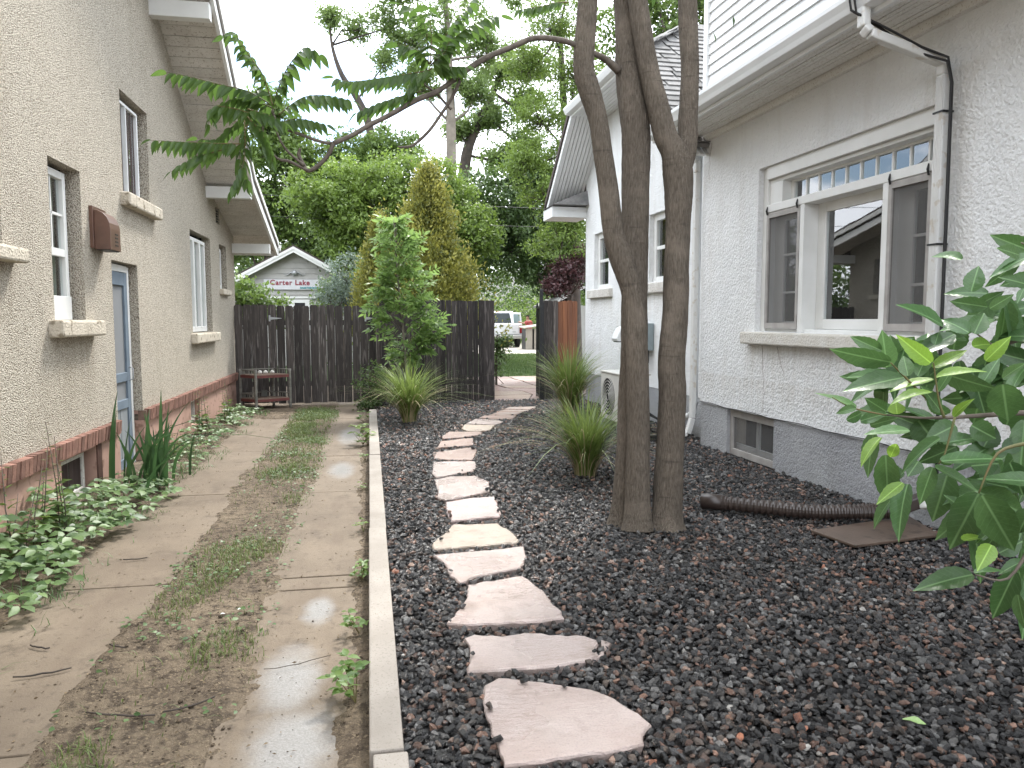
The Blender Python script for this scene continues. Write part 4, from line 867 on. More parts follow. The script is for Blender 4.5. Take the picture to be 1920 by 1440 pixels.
MB().box(XL - 8, XO + .03, 15.25, 15.29, ltop(15.25) - .10, ltop(15.25) + .10).build('eave_board', m_white, roof)
g_ = MB().tube([(XO + .06, 15.30, ltop(15.25) + .04, .055), (XL - 8, 15.30, ltop(15.25) + .04, .055)], 8).build('eave_gutter', m_white, roof)
# wall vent hood (brown metal)
hd = thing('vent_hood', 'brown metal vent hood with slots on the tan wall', 'vent', (XL, 7.42, 2.3))
MB().box(XL - .01, XL + .03, 7.26, 7.60, 2.17, 2.53).build('back_plate', m_copper, hd, bevel=.004)
prof = [(XL + .03, 2.16), (XL + .155, 2.16), (XL + .155, 2.34), (XL + .150, 2.39), (XL + .13, 2.44), (XL + .10, 2.475), (XL + .06, 2.495), (XL + .03, 2.50)]
MB().prism(prof, 'y', 7.29, 7.57).build('hood', m_copper, hd, bevel=.003)
for k in range(4): MB().box(XL + .15, XL + .157, 7.42, 7.50, 2.20 + k * .032, 2.212 + k * .032).build('slot', m_black, hd)
MB().box(XL + .035, XL + .145, 7.30, 7.56, 2.155, 2.1605).build('outlet', m_black, hd)

# ================================================================ right house (white roughcast), local frame: x = into the house, y = along the wall (s), z up
RX, RA = 3.79, R(1.2)
def rframe(): return (RX + 7 * math.sin(RA), 7 - 7 * math.cos(RA), 0)   # s=0 point
rh = thing('white_house', 'white roughcast house with grey foundation, clapboard upper floor and large picture window, on the right', 'house', rframe(), RA)
def rb_(name, mat, mb, parent=None, **kw): return mb.build(name, mat, parent or rh, local=True, **kw)
rput = lambda u, d, z: (d, u, z)
OW = (4.78, 7.12, 1.435, 3.02); BW = (6.74, 7.68, .105, .605)
mb = MB(); wall_quads(mb, rput, -4.0, 8.33, .605, lambda u: 3.62, [OW], [], .11)
mb.quad((0, 8.33, .6), (.25, 8.33, .6), (.25, 8.33, 3.7), (0, 8.33, 3.7))
rb_('wall', m_stucco_r, mb)
mb = MB(); wall_quads(mb, lambda u, d, z: (d + .012, u, z), -4.0, 8.31, -.3, lambda u: .606, [BW], [], .12)
mb.quad((.012, 8.31, -.3), (.25, 8.31, -.3), (.25, 8.31, .61), (.012, 8.31, .61)); rb_('foundation', m_stucco_g, mb)
# black wire along the top of the foundation
wp = [(-.012, 8.30 - i * .3, .612 + .008 * math.sin(i * 2.1), .004) for i in range(16)]
rb_('wall_wire', m_black, MB().tube(wp, 5))
# rear wing, set back
WD = .20
WO = [(12.22, 12.98, 2.08, 3.02), (9.70, 10.46, 2.08, 3.02)]
def wtop(u):
    return min(4.98, 4.98 - .82 * (u - 12.4)) if u > 11.2 else min(4.98, 4.98 - .82 * (10.0 - u))
mb = MB(); wall_quads(mb, lambda u, d, z: (d + WD, u, z), 8.33, 13.48, .60, lambda u: wtop(u) - .12, WO, [10.0, 12.4, 11.2], .12)
mb.quad((WD, 13.48, .6), (5, 13.48, .6), (5, 13.48, 4.0), (WD, 13.48, 4.0)); rb_('wing_wall', m_stucco_r, mb)
mb = MB().quad((WD + .012, 8.3, -.3), (WD + .012, 13.46, -.3), (WD + .012, 13.46, .603), (WD + .012, 8.3, .603)).quad((WD + .012, 13.46, -.3), (5, 13.46, -.3), (5, 13.46, .603), (WD + .012, 13.46, .603)); rb_('wing_foundation', m_stucco_g, mb)
for (a, b) in ((12.0, 13.2), (9.5, 10.7)): rb_('window_sill', m_whiteold, MB().box(WD - .07, WD + .1, a, b, 1.92, 2.06), bevel=.012)
for (a, b, z0, z1) in WO:
    x = WD + .07
    fr_ = rb_('window', m_white, MB().box(x, x + .06, a, a + .09, z0, z1).box(x, x + .06, b - .09, b, z0, z1).box(x, x + .06, a + .09, b - .09, z1 - .09, z1).box(x, x + .06, a + .09, b - .09, z0, z0 + .07).box(x + .01, x + .05, a + .09, b - .09, (z0 + z1) / 2 - .025, (z0 + z1) / 2 + .025), bevel=.004)
    MB().quad((x + .03, a, z0), (x + .03, b, z0), (x + .03, b, z1), (x + .03, a, z1)).build('pane', m_glass_far, fr_, local=True)
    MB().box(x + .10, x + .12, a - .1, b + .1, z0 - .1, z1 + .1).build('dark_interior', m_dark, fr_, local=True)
# wing roof: clipped gable (jerkinhead)
EX = -.40            # rake overhang line
near, far, kz, apx = 8.2, 14.05, 4.98, 1.1
def wz(u): return kz + .82 * (12.4 - u) if u > 11.2 else kz + .82 * (u - 10.0)
apz = wz(11.2)
mb = MB()
A_ = (EX, 12.4, kz); B_ = (EX, 10.0, kz); T_ = (apx, 11.2, apz); Fb = (EX, far, wz(far)); Nb = (EX, near, wz(near)); E_ = 6.0
mb.quad(A_, B_, T_, T_); mb.f[-1] = mb.f[-1][:3]
mb.quad(Fb, A_, T_, T_); mb.f[-1] = mb.f[-1][:3]; mb.quad(Fb, T_, (E_, 11.2, apz), (E_, far, wz(far)))
mb.quad(B_, Nb, T_, T_); mb.f[-1] = mb.f[-1][:3]; mb.quad(Nb, (E_, near, wz(near)), (E_, 11.2, apz), T_)
wr = rb_('wing_roof', m_shingle, mb); sm_ = wr.modifiers.new('thickness', 'SOLIDIFY'); sm_.thickness = .05; sm_.offset = -1
# shingles on the clipped end and on the near slope, each a tab
tabs = [MB().hexa([(0, 0, 0), (w_, 0, 0), (w_, .20, .0), (0, .20, .0), (0, 0, .012), (w_, 0, .012), (w_, .20, .006), (0, .20, .006)]).mesh('shingle') for w_ in (.30, .27)]
for me in tabs: me.materials.append(m_shingle)
def shingles(P0, ux, uy, rows, ex, span, off, parent):
    nrm = ux.cross(uy).normalized(); cnt = 0
    for r_ in range(rows):
        a, b = span(r_ * ex)
        x_ = a - random.uniform(0, .25) + (.15 if r_ % 2 else 0)
        while x_ < b - .05:
            if x_ > a - .02 and x_ + .27 < b + .06:
                p = P0 + ux * x_ + uy * (r_ * ex) + nrm * (off + .012)
                M_ = Matrix((ux, uy, nrm)).transposed().to_4x4(); M_.translation = p
                inst('shingle', tabs[cnt % 2], parent, M_ @ Matrix.Rotation(-random.uniform(.05, .09), 4, 'X')); cnt += 1
            x_ += .305
    return cnt
random.seed(12)
P0 = Vector(A_); ux = (Vector(B_) - Vector(A_)).normalized(); mid = (Vector(A_) + Vector(B_)) / 2; uy = (Vector(T_) - mid); H_ = uy.length; uy.normalize()
shingles(P0, ux, uy, int(H_ / .14), .14, lambda d: (1.2 * d / H_, 2.4 - 1.2 * d / H_), .002, wr)
P0 = Vector(Nb); ux = Vector((1, 0, 0)) * 1.0; uy = (Vector((0, 11.2 - near, apz - wz(near)))); H2 = uy.length; uy.normalize()
hipx = lambda d: max(0.0, (d / H2 * (11.2 - near) - (10.0 - near)) / 1.2 * (apx - EX)) if d / H2 * (11.2 - near) > 10.0 - near else 0.0
shingles(P0, ux, uy, int(H2 / .15), .15, lambda d: (hipx(d), 2.4), .002, wr)
# ridge caps along the hips
for a, b in ((B_, T_), (A_, T_)):
    d = Vector(b) - Vector(a); k = 8
    for i in range(k):
        p = Vector(a) + d * (i / k); q = Vector(a) + d * ((i + 1.1) / k); MB().bar(p + Vector((0, 0, .022)), q + Vector((0, 0, .034)), .22, .014).build('ridge_cap', m_shingle, wr, local=True)
# white rake trim and soffit of the wing
def rake(a, b, dz0, dz1, x0, x1, name, mat, par):
    MB().hexa([(x0, a[1], a[2] + dz0), (x1, a[1], a[2] + dz0), (x1, b[1], b[2] + dz0), (x0, b[1], b[2] + dz0), (x0, a[1], a[2] + dz1), (x1, a[1], a[2] + dz1), (x1, b[1], b[2] + dz1), (x0, b[1], b[2] + dz1)]).build(name, mat, par, local=True)
for a, b in ((A_, Fb), (B_, Nb)):
    rake(a, b, -.17, -.005, EX + .0, EX + .03, 'rake_board', m_whitev, wr)
    rake(a, b, -.045, .06, EX - .025, EX - .001, 'roof_edge', m_roofdark, wr)
npl = 9
for i in range(npl):
    x0 = EX + .035 + (WD - EX - .03) * i / npl; x1 = EX + .03 + (WD - EX - .03) * (i + 1) / npl - .005
    for a, b in ((A_, Fb), (B_, Nb)): rake(a, b, -.14, -.12, x0, x1, 'soffit_board', m_whitev, wr)
    MB().box(x0, x1, 10.0, 12.4, kz - .14, kz - .12).build('soffit_board', m_whitev, wr, local=True)
gprof = lambda x, z: [(x, z), (x - .085, z + .01), (x - .105, z + .05), (x - .12, z + .085), (x - .12, z + .11), (x, z + .11)]
MB().prism(gprof(EX, kz - .13), 'y', 9.95, 12.45).build('wing_gutter', m_whitev, wr, local=True)
MB().box(EX, EX + .02, 10.0, 12.4, kz - .16, kz - .02).build('fascia', m_whitev, wr, local=True)
# cornice return with a small shingled cap at the far corner
cz = wz(far) - .06
MB().box(EX - .03, WD + .02, 13.46, 14.1, cz - .20, cz - .02).build('cornice_return', m_whitev, wr, local=True)
rc = MB(); b0 = [(EX - .05, 13.30, cz), (WD, 13.30, cz), (WD, 14.12, cz), (EX - .05, 14.12, cz)]; tp = [(WD - .02, 13.40, cz + .26), (WD, 13.40, cz + .26), (WD, 13.95, cz + .26), (WD - .02, 13.95, cz + .26)]
rc.hexa(b0 + tp); rc = rc.build('return_cap', m_shingle, wr, local=True)
for i in range(3):
    z_ = cz + .02 + i * .075; xx = EX - .055 + (WD - EX) * (i * .075 + .02) / .26
    for j in range(3): MB().bar((xx, 13.32 + i * .03 + j * .26, z_), (xx, 13.57 + i * .03 + j * .24, z_), .10, .012, (-.5, 0, .86)).build('shingle', m_shingle, rc, local=True)
# main eave: fascia, gutter, beadboard soffit
SX = -.55; SZ = 3.60
n_ = 10
for i in range(n_):
    x0 = SX + .03 + (0 - SX - .09) * i / n_; x1 = SX + .03 + (0 - SX - .09) * (i + 1) / n_ - .006
    rb_('soffit_board', m_soffit_r, MB().box(x0, x1, -4.0, 8.5, SZ - .012 + random.uniform(-.002, .002), SZ + .01))
rb_('frieze_board', m_soffit_r, MB().box(-.05, .012, -4.0, 8.42, SZ - .07, SZ + .012), bevel=.005)
rb_('fascia', m_whitev, MB().box(SX - .005, SX + .025, -4.0, 8.52, SZ - .05, SZ + .16))
rb_('eave_gutter', m_whitev, MB().prism([(SX - .006, SZ - .02), (SX - .09, SZ - .01), (SX - .105, SZ + .03), (SX - .125, SZ + .07), (SX - .125, SZ + .105), (SX - .11, SZ + .105), (SX - .006, SZ + .105)], 'y', -4.0, 8.55), bevel=.004)
rb_('eave_roof', m_shingle, MB().hexa([(SX - .03, -4, SZ + .11), (.1, -4, SZ + .45), (.1, 8.5, SZ + .45), (SX - .03, 8.5, SZ + .11), (SX - .03, -4, SZ + .15), (.1, -4, SZ + .50), (.1, 8.5, SZ + .50), (SX - .03, 8.5, SZ + .15)]))
# clapboard upper wall
up = rb_('upper_wall', m_whitev, MB().box(.0, 4.5, -4.0, 8.26, SZ + .25, 7.4))
for k in range(31):
    z0 = SZ + .30 + k * .112
    rb_('siding_board', m_whitev, MB().hexa([(-.035, -3.9, z0), (0.001, -3.9, z0), (.001, 8.22, z0), (-.035, 8.22, z0), (-.014, -3.9, z0 + .114), (.001, -3.9, z0 + .114), (.001, 8.22, z0 + .114), (-.014, 8.22, z0 + .114)]), up)
rb_('corner_trim', m_whitev, MB().box(-.05, .06, 8.22, 8.31, SZ + .25, 7.4), up)
uw = rb_('window', m_whitev, MB().box(-.06, -.03, 5.30, 6.35, 4.62, 4.76).box(-.06, -.03, 6.22, 6.35, 4.76, 6.0).box(-.06, -.03, 5.30, 5.43, 4.76, 6.0))
MB().box(-.035, -.02, 5.43, 6.22, 4.76, 6.0).build('pane', m_glass, uw, local=True)
# big window
a, b, z0, z1 = OW; x = .055
W_ = rb_('picture_window', m_white, MB().box(x, x + .10, a, a + .05, z0, z1).box(x, x + .10, b - .09, b, z0, z1).box(x - .02, x + .16, a, b - .09, z1 - .12, z1).box(x + .02, x + .2, a + .05, b - .09, z1 - .155, z1 - .121).box(x - .015, x + .15, a + .05, b - .09, 2.585, 2.66).box(x - .01, x + .16, 6.39, 6.455, z0, 2.585).box(x - .01, x + .16, 5.285, 5.35, z0, 2.585).box(x + .02, x + .17, a + .05, b - .09, z0 - .01, z0 + .028), bevel=.005)
# transom with ten lights
tx = x + .11; ta, tb_ = a + .05, 6.78
tr = MB().box(tx, tx + .035, ta, 6.80, 2.66, 2.680).box(tx, tx + .035, ta, 6.80, 2.842, 2.864).box(tx, tx + .035, 6.755, 6.81, 2.680, 2.842).build('transom_sash', m_white, W_, local=True)
MB().box(x + .02, tx + .04, 6.81, 7.03, 2.66, 2.864).build('transom_return', m_white, W_, local=True)
k = 10; pw = (6.755 - ta) / k
for i in range(k):
    if i: MB().box(tx + .002, tx + .03, ta + pw * i - .009, ta + pw * i + .009, 2.680, 2.842).build('muntin', m_white, tr, local=True)
    yy = ta + pw * i; tl = random.uniform(-.0015, .0015)
    MB().quad((tx + .015 + tl, yy, 2.680), (tx + .015 - tl, yy + pw, 2.680), (tx + .015 - tl, yy + pw, 2.842), (tx + .015 + tl, yy, 2.842)).build('pane', m_glass, tr, local=True)
# centre light, deep set
cx_ = x + .13
cs = MB().box(cx_, cx_ + .035, 5.35, 5.40, z0 + .03, 2.585).box(cx_, cx_ + .035, 6.27, 6.39, z0 + .03, 2.585).box(cx_, cx_ + .035, 5.40, 6.27, 2.50, 2.585).box(cx_, cx_ + .035, 5.40, 6.27, z0 + .03, z0 + .12).build('centre_sash', m_white, W_, local=True, bevel=.004)
MB().quad((cx_ + .015, 5.38, 1.5), (cx_ + .015, 6.30, 1.5), (cx_ + .015, 6.30, 2.55), (cx_ + .015, 5.38, 2.55)).build('pane', m_glass, cs, local=True)
# side casements behind insect screens
for (ya, yb) in ((6.455, 7.03), (4.83, 5.285)):
    sxx = x + .09
    cs2 = MB().box(sxx, sxx + .03, ya, ya + .06, z0 + .03, 2.585).box(sxx, sxx + .03, yb - .16, yb - .07, z0 + .03, 2.585).box(sxx, sxx + .03, ya, yb - .07, 2.5, 2.585).box(sxx, sxx + .03, ya, yb - .07, z0 + .03, z0 + .10).box(sxx + .004, sxx + .024, ya + .06, yb - .16, 1.80, 1.82).box(sxx + .004, sxx + .024, ya + .06, yb - .16, 2.16, 2.18).build('casement_sash', m_white, W_, local=True)
    MB().quad((sxx + .015, ya, z0), (sxx + .015, yb, z0), (sxx + .015, yb, 2.58), (sxx + .015, ya, 2.58)).build('pane', m_glass_far, cs2, local=True)
    MB().box(sxx + .0, sxx + .04, yb - .07, yb, z0 + .03, 2.585).build('casement_jamb', m_white, W_, local=True)
    fs = MB().box(x - .012, x + .015, ya + .005, ya + .04, z0 + .03, 2.58).box(x - .012, x + .015, yb - .04, yb - .005, z0 + .03, 2.58).box(x - .012, x + .015, ya + .04, yb - .04, 2.53, 2.58).box(x - .012, x + .015, ya + .04, yb - .04, z0 + .03, z0 + .085).build('screen_frame', m_screenframe, W_, local=True)
    MB().quad((x + .003, ya + .04, z0 + .08), (x + .003, yb - .04, z0 + .08), (x + .003, yb - .04, 2.53), (x + .003, ya + .04, 2.53)).build('screen_mesh', m_screen, fs, local=True)
    for yy in (ya + .03, yb - .03): MB().tube([(x - .02, yy, 2.56, .008), (x - .03, yy, 2.60, .01), (x - .015, yy + .01, 2.64, .006)], 6).build('screen_hook', m_black, fs, local=True)
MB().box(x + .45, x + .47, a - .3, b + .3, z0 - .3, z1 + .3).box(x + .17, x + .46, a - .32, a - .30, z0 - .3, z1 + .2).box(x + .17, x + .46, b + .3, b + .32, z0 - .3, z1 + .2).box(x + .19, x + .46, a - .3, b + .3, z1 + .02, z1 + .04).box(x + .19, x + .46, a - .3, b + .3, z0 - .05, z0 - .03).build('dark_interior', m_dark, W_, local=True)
rb_('window_sill', pm('painted rough sill', (.70, .68, .63), (.62, .58, .51), 5, .9, .8, 50, .012), MB().box(-.085, .12, 4.62, 7.27, 1.31, 1.43), bevel=.015)
# hairline cracks in the roughcast
for (s0, zt, zb, sd_) in ((6.97, 1.30, .64, 3), (8.15, 3.50, 3.1, 5), (6.70, 1.30, 1.02, 7), (5.2, 1.3, .75, 9)):
    rgc = random.Random(sd_); k = 14; pc = []; yy = s0
    for i in range(k + 1): pc.append((-.002, yy, zt + (zb - zt) * i / k, .0016 * (1.1 - .6 * i / k))); yy += rgc.uniform(-.022, .018)
    rb_('wall_crack', m_mortar, MB().tube(pc, 4))
# basement window
a, b, z0, z1 = BW; x = .05
bw = rb_('basement_window', m_screenframe, MB().box(x, x + .05, a, a + .05, z0, z1).box(x, x + .05, b - .06, b, z0, z1).box(x, x + .05, a + .05, b - .06, z1 - .09, z1).box(x, x + .05, a + .05, b - .06, z0, z0 + .07), bevel=.004)
MB().quad((x + .02, a, z0), (x + .02, b, z0), (x + .02, b, z1), (x + .02, a, z1)).build('screen_mesh', m_screen, bw, local=True)
MB().box(x + .06, x + .09, 7.19, 7.23, z0, z1).box(x + .06, x + .09, a, b, z0, z0 + .12).build('inner_sash', m_white, bw, local=True)
MB().quad((x + .075, a, z0), (x + .075, b, z0), (x + .075, b, z1), (x + .075, a, z1)).build('pane', m_glass_far, bw, local=True)
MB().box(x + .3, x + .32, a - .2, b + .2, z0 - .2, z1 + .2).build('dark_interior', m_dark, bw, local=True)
rb_('basement_sill', pm('sill brick', (.30, .19, .14), (.2, .13, .1), 14, .9, .5, 60), MB().box(-.02, .12, 6.70, 7.74, .06, .105), bevel=.008)
# downspouts
m_spout = pm('downspout white', (.70, .70, .68), (.62, .62, .60), 3, .5, .1, 40, .002, speck=((.56, .52, .46), 14))
def spout(pts, wd, dp, label):
    s_ = thing('downspout', label, 'downspout', rframe(), RA, 'downspouts of the white house')
    for i, (p, q) in enumerate(zip(pts[:-1], pts[1:])):
        MB().bar(p, q, wd, dp, (-1, 0, 0) if abs(q[2] - p[2]) > .5 * (Vector(q) - Vector(p)).length else (0, 0, 1)).build('pipe_section', m_spout, s_, local=True, bevel=.012)
    return s_
s2 = spout([(SX - .06, 4.74, SZ + .0), (SX - .06, 4.73, SZ - .14), (SX - .03, 4.71, SZ - .18), (-.07, 4.65, 3.25), (-.06, 4.65, 3.17), (-.06, 4.64, .36), (-.08, 4.60, .25)], .075, .06, 'white downspout with offset elbow beside the picture window, black cables along it')
for zz in (2.92, 2.05): MB().box(-.098, -.01, 4.60, 4.69, zz, zz + .012).build('strap', m_black, s2, local=True)
for k in range(5): MB().box(-.0935, -.0905, 4.612 + k * .0145, 4.617 + k * .0145, .5, 3.15).build('rib', m_spout, s2, local=True)
s1 = spout([(-.02, 8.62, 3.50), (-.05, 8.42, 3.33), (-.05, 8.41, 3.22), (-.05, 8.41, .40), (-.10, 8.42, .22), (-.3, 8.55, .16)], .075, .06, 'white rectangular downspout at the house corner behind the tree trunks')
MB().bar((-.28, 8.52, .17), (-.62, 8.78, .12), .09, .07).build('outlet_end', m_black, s1, local=True)
s3 = thing('vent_pipe', 'round white pipe standing left of the corner downspout', 'pipe', rframe(), RA)
MB().tube([(.06, 8.60, 3.5, .042), (.06, 8.60, .55, .042), (.06, 8.62, .45, .042), (.05, 8.72, .38, .042), (.04, 8.95, .36, .042), (.04, 9.3, .36, .042)], 10).build('pipe', m_whitev, s3, True, local=True)
MB().tube([(.06, 8.60, .60, .05), (.06, 8.60, .54, .05)], 10).build('coupling', m_whitev, s3, True, local=True)
# black cables
cbz = [(SX - .13, 4.78, 3.95), (SX - .13, 4.76, 3.72), (SX - .12, 4.73, 3.55), (-.45, 4.68, 3.44), (-.25, 4.63, 3.33), (-.09, 4.58, 3.26), (-.055, 4.575, 3.1), (-.05, 4.575, 2.4), (-.05, 4.572, 1.6), (-.05, 4.57, 1.0), (-.04, 4.56, .4)]
for k, lb in ((0, 'black cable nearest the wall running down beside the offset downspout'), (1, 'outer black cable looping off the gutter and down the downspout')):
    o = MB().tube([(p[0] - .018 * k, p[1] + (.03 * k if i < 5 else -.012 * k), p[2] + (.03 * math.sin(i) * k if i < 6 else 0), .009) for i, p in enumerate(cbz)], 6).build('cable', m_black, None, True); o.location = rframe(); o.rotation_euler = (0, 0, RA); tag(o, lb, 'cable', 'cables on the white house')

# ================================================================ fences
def board_mesh(wd, h, th, dog=.03):
    return MB().prism([(-wd / 2, 0), (wd / 2, 0), (wd / 2, h - dog), (wd / 2 - dog * .8, h), (-wd / 2 + dog * .8, h), (-wd / 2, h - dog)], 'y', -th / 2, th / 2).mesh('board')
def fence(label, p, q, wd, gap, h, mt, cat='fence', name='wooden_fence', z0=.03, rails=(.35, 1.45), group=None, seed=1, dog=.03, mtf=None, rail_y=.04, jz=.012):
    rg = random.Random(seed); p = Vector((*p, 0)); q = Vector((*q, 0)); d = (q - p); L = d.length; ang = math.atan2(d.y, d.x)
    f = thing(name, label, cat, (p.x, p.y, 0), ang, group)
    ms = [board_mesh(wd * s_, h, .02, dog) for s_ in (1, .97, 1.02)]
    for k, m_ in enumerate(ms): m_.materials.append(mt)
    x = wd / 2; i = 0
    while x < L - wd * .4:
        me = rg.choice(ms)
        if mtf and mtf(x / L): me = me.copy(); me.materials.clear(); me.materials.append(mtf(x / L))
        inst('board', me, f, Matrix.LocRotScale((x, rg.uniform(-.004, .004), z0 + rg.uniform(-jz, jz)), Euler((0, rg.uniform(-.007, .007), rg.uniform(-.04, .04))), (1, 1, 1)))
        x += wd + gap * rg.uniform(.2, 1.7); i += 1
    for z_ in rails: MB().box(0, L, rail_y - .02, rail_y + .02, z_, z_ + .09).build('rail', m_fence2, f, local=True)
    return f
gt = fence('weathered dark plank driveway gate with gaps between boards, against the tan house', (-2.34, 14.34), (.20, 14.36), .138, .010, 1.76, m_fence, 'gate', 'wooden_gate', .05, group=None, seed=4)
for (xx, s_) in ((.62, 1), (2.30, 1)):
    h = MB().box(xx - .03 * s_, xx, -.024, -.013, 1.52, 1.63).prism([(xx, 1.60), (xx, 1.55), (xx + .19, 1.572), (xx + .19, 1.580)], 'y', -.022, -.013).build('strap_hinge', m_zinc, gt, local=True)
m_fencebase = m_fence2
fence('dark narrow plank fence between driveway gate and garden opening', (.20, 14.22), (2.29, 14.06), .098, .002, 1.90, m_fence2, seed=9, z0=.0, dog=.012)
po = MB().box(.13, .23, 14.24, 14.34, -.1, 1.80).build('fence_post', m_fence); tag(po, 'square dark post where the gate meets the narrow plank fence', 'post')
fence('short fence panel of red brown and weathered boards against the white house', (3.18, 13.95), (3.92, 14.30), .115, .002, 1.90, m_fence, seed=14, z0=.0, dog=.02, mtf=lambda u: m_fence_red if u > .36 else None)
# black metal gate leaf standing open, seen edge on
mg = thing('metal_gate', 'narrow black metal gate leaf standing open beside the short fence panel', 'gate', (3.10, 13.8, 0))
m_bm = pm('black steel', (.014, .015, .017), (.022, .023, .025), 8, .4, spec=.5)
MB().box(3.045, 3.105, 13.62, 13.68, -.1, 2.10).build('post', m_bm, mg, bevel=.004)
MB().box(3.11, 3.14, 13.70, 13.74, .06, 1.86).box(3.20, 3.23, 14.62, 14.66, .06, 1.86).build('stile', m_bm, mg)
for z_ in (.10, .95, 1.78): MB().bar((3.125, 13.74, z_), (3.215, 14.62, z_), .03, .04).build('gate_rail', m_bm, mg)
for i in range(7): MB().bar((3.135 + .0112 * i, 13.84 + .11 * i, .1), (3.135 + .0112 * i, 13.84 + .11 * i, 1.8), .016, .016, (0, 1, 0)).build('picket', m_bm, mg)

# ================================================================ things on the right-hand side
ac = thing('heat_pump_unit', 'white outdoor heat pump unit with round fan grille, behind the tree trunks', 'air conditioner', rframe(), RA)
m_ac = pm('off white metal', (.66, .65, .60), (.58, .57, .53), 3, .45, .05, 30, .002)
MB().box(-.60, -.24, 9.28, 10.14, .22, .84).build('case', m_ac, ac, local=True, bevel=.012)
MB().box(-.615, -.225, 9.265, 10.155, .842, .865).build('top_cover', m_ac, ac, local=True, bevel=.006)
MB().tube([(-.603, 9.82, .53, .25), (-.598, 9.82, .53, .25)], 28).build('fan_well', m_black, ac, local=True)
for k in range(6): 
    rr_ = .05 + k * .04; MB().tube([(-.612, 9.82 + rr_ * math.cos(t), .53 + rr_ * math.sin(t), .004) for t in np.linspace(0, 2 * PI, 25)], 4, False).build('grille_ring', m_ac, ac, local=True)
MB().box(-.58, -.35, 9.260, 9.2795, .28, .60).build('valve_cover', m_screenframe, ac, local=True, bevel=.004)
MB().box(-.52, -.34, 9.250, 9.2795, .63, .80).build('service_panel', m_ac, ac, local=True, bevel=.004)
for y_ in (9.41, 10.01): MB().box(-.62, -.22, y_ - .03, y_ + .03, .06, .22).build('foot', m_zinc, ac, local=True)
for k in range(2): MB().tube([(-.45 + k * .06, 9.25, .50 - k * .06, .012), (-.42 + k * .06, 9.12, .42, .012), (-.2, 9.0, .30, .012), (.15, 8.95, .35, .012)], 6).build('refrigerant_line', m_black, ac, True, local=True)
eb = thing('electrical_box', 'grey electrical disconnect box on the white wall between the trunks', 'electrical box', rframe(), RA)
m_gb = pm('grey box metal', (.27, .32, .335), (.23, .275, .29), 4, .5, .05, 30, .002)
MB().box(.09, .195, 10.22, 10.52, 1.12, 1.50).build('box', m_gb, eb, local=True, bevel=.006)
MB().box(.075, .089, 10.235, 10.505, 1.135, 1.485).build('cover', m_gb, eb, local=True, bevel=.004)
for y_ in (10.30, 10.40): MB().tube([(.14, y_, 1.12, .018), (.14, y_, .95, .018), (.10, y_ - .02, .87, .016)], 8).build('conduit', m_black, eb, True, local=True)
dv = thing('dryer_vent', 'small white hooded vent on the wall left of the trunks', 'vent', rframe(), RA)
MB().prism([(.195, 1.22), (.195, 1.46), (.10, 1.42), (.03, 1.26), (.05, 1.22)], 'y', 11.30, 11.55).build('hood', m_whitev, dv, local=True, bevel=.006)
MB().box(.06, .19, 11.32, 11.53, 1.205, 1.219).build('flap', m_black, dv, local=True)

# corrugated drain hose on the gravel
hp = thing('drain_hose', 'brown corrugated drain hose lying on the gravel below the basement window', 'hose', (3.2, 5.0, .1))
m_hose = pm('brown plastic hose', (.050, .036, .030), (.035, .025, .021), 6, .33, .1, 50, .002, spec=.5)
ctrl = [Vector(p) for p in ((2.62, 5.36, .165), (2.85, 5.18, .165), (3.10, 5.00, .165), (3.35, 4.86, .185), (3.52, 4.79, .20), (3.63, 4.75, .215), (3.70, 4.72, .24))]
def curve(ps, n):
    out_ = []; m_ = len(ps) - 1
    for i in range(n + 1):
        t = i / n * m_; k = min(int(t), m_ - 1); u = t - k; p0 = ps[max(k - 1, 0)]; p1 = ps[k]; p2 = ps[k + 1]; p3 = ps[min(k + 2, m_)]
        out_.append(.5 * ((2 * p1) + (p2 - p0) * u + (2 * p0 - 5 * p1 + 4 * p2 - p3) * u * u + (3 * p1 - p0 - 3 * p2 + p3) * u ** 3))
    return out_
cp = curve(ctrl, 168); pp = []
for i, p in enumerate(cp): pp.append((*p, .048 + (.009 if i % 4 in (0, 1) else 0)))
MB().tube(pp, 16).build('corrugated_tube', m_hose, hp, False)
MB().tube([(2.50, 5.455, .16, .062), (2.56, 5.41, .165, .06), (2.64, 5.345, .165, .056)], 14).build('end_collar', m_hose, hp, True)
MB().bar((3.66, 4.735, .23), (3.86, 4.66, .33), .105, .085).build('downspout_adapter', m_hose, hp, bevel=.012)
sb = MB().hexa([(2.93, 4.66, .112), (3.00, 4.28, .112), (3.68, 4.37, .122), (3.80, 4.82, .128), (2.93, 4.66, .130), (3.00, 4.28, .130), (3.68, 4.37, .140), (3.80, 4.82, .146)]).build('splash_board', pm('wet brown board', (.115, .082, .062), (.085, .06, .045), 4, .38, .35, 60, .004, spec=.5, speck=((.05, .035, .025), 12)), None, bevel=.004); tag(sb, 'flat wet brown board on the gravel under the drain hose', 'board')

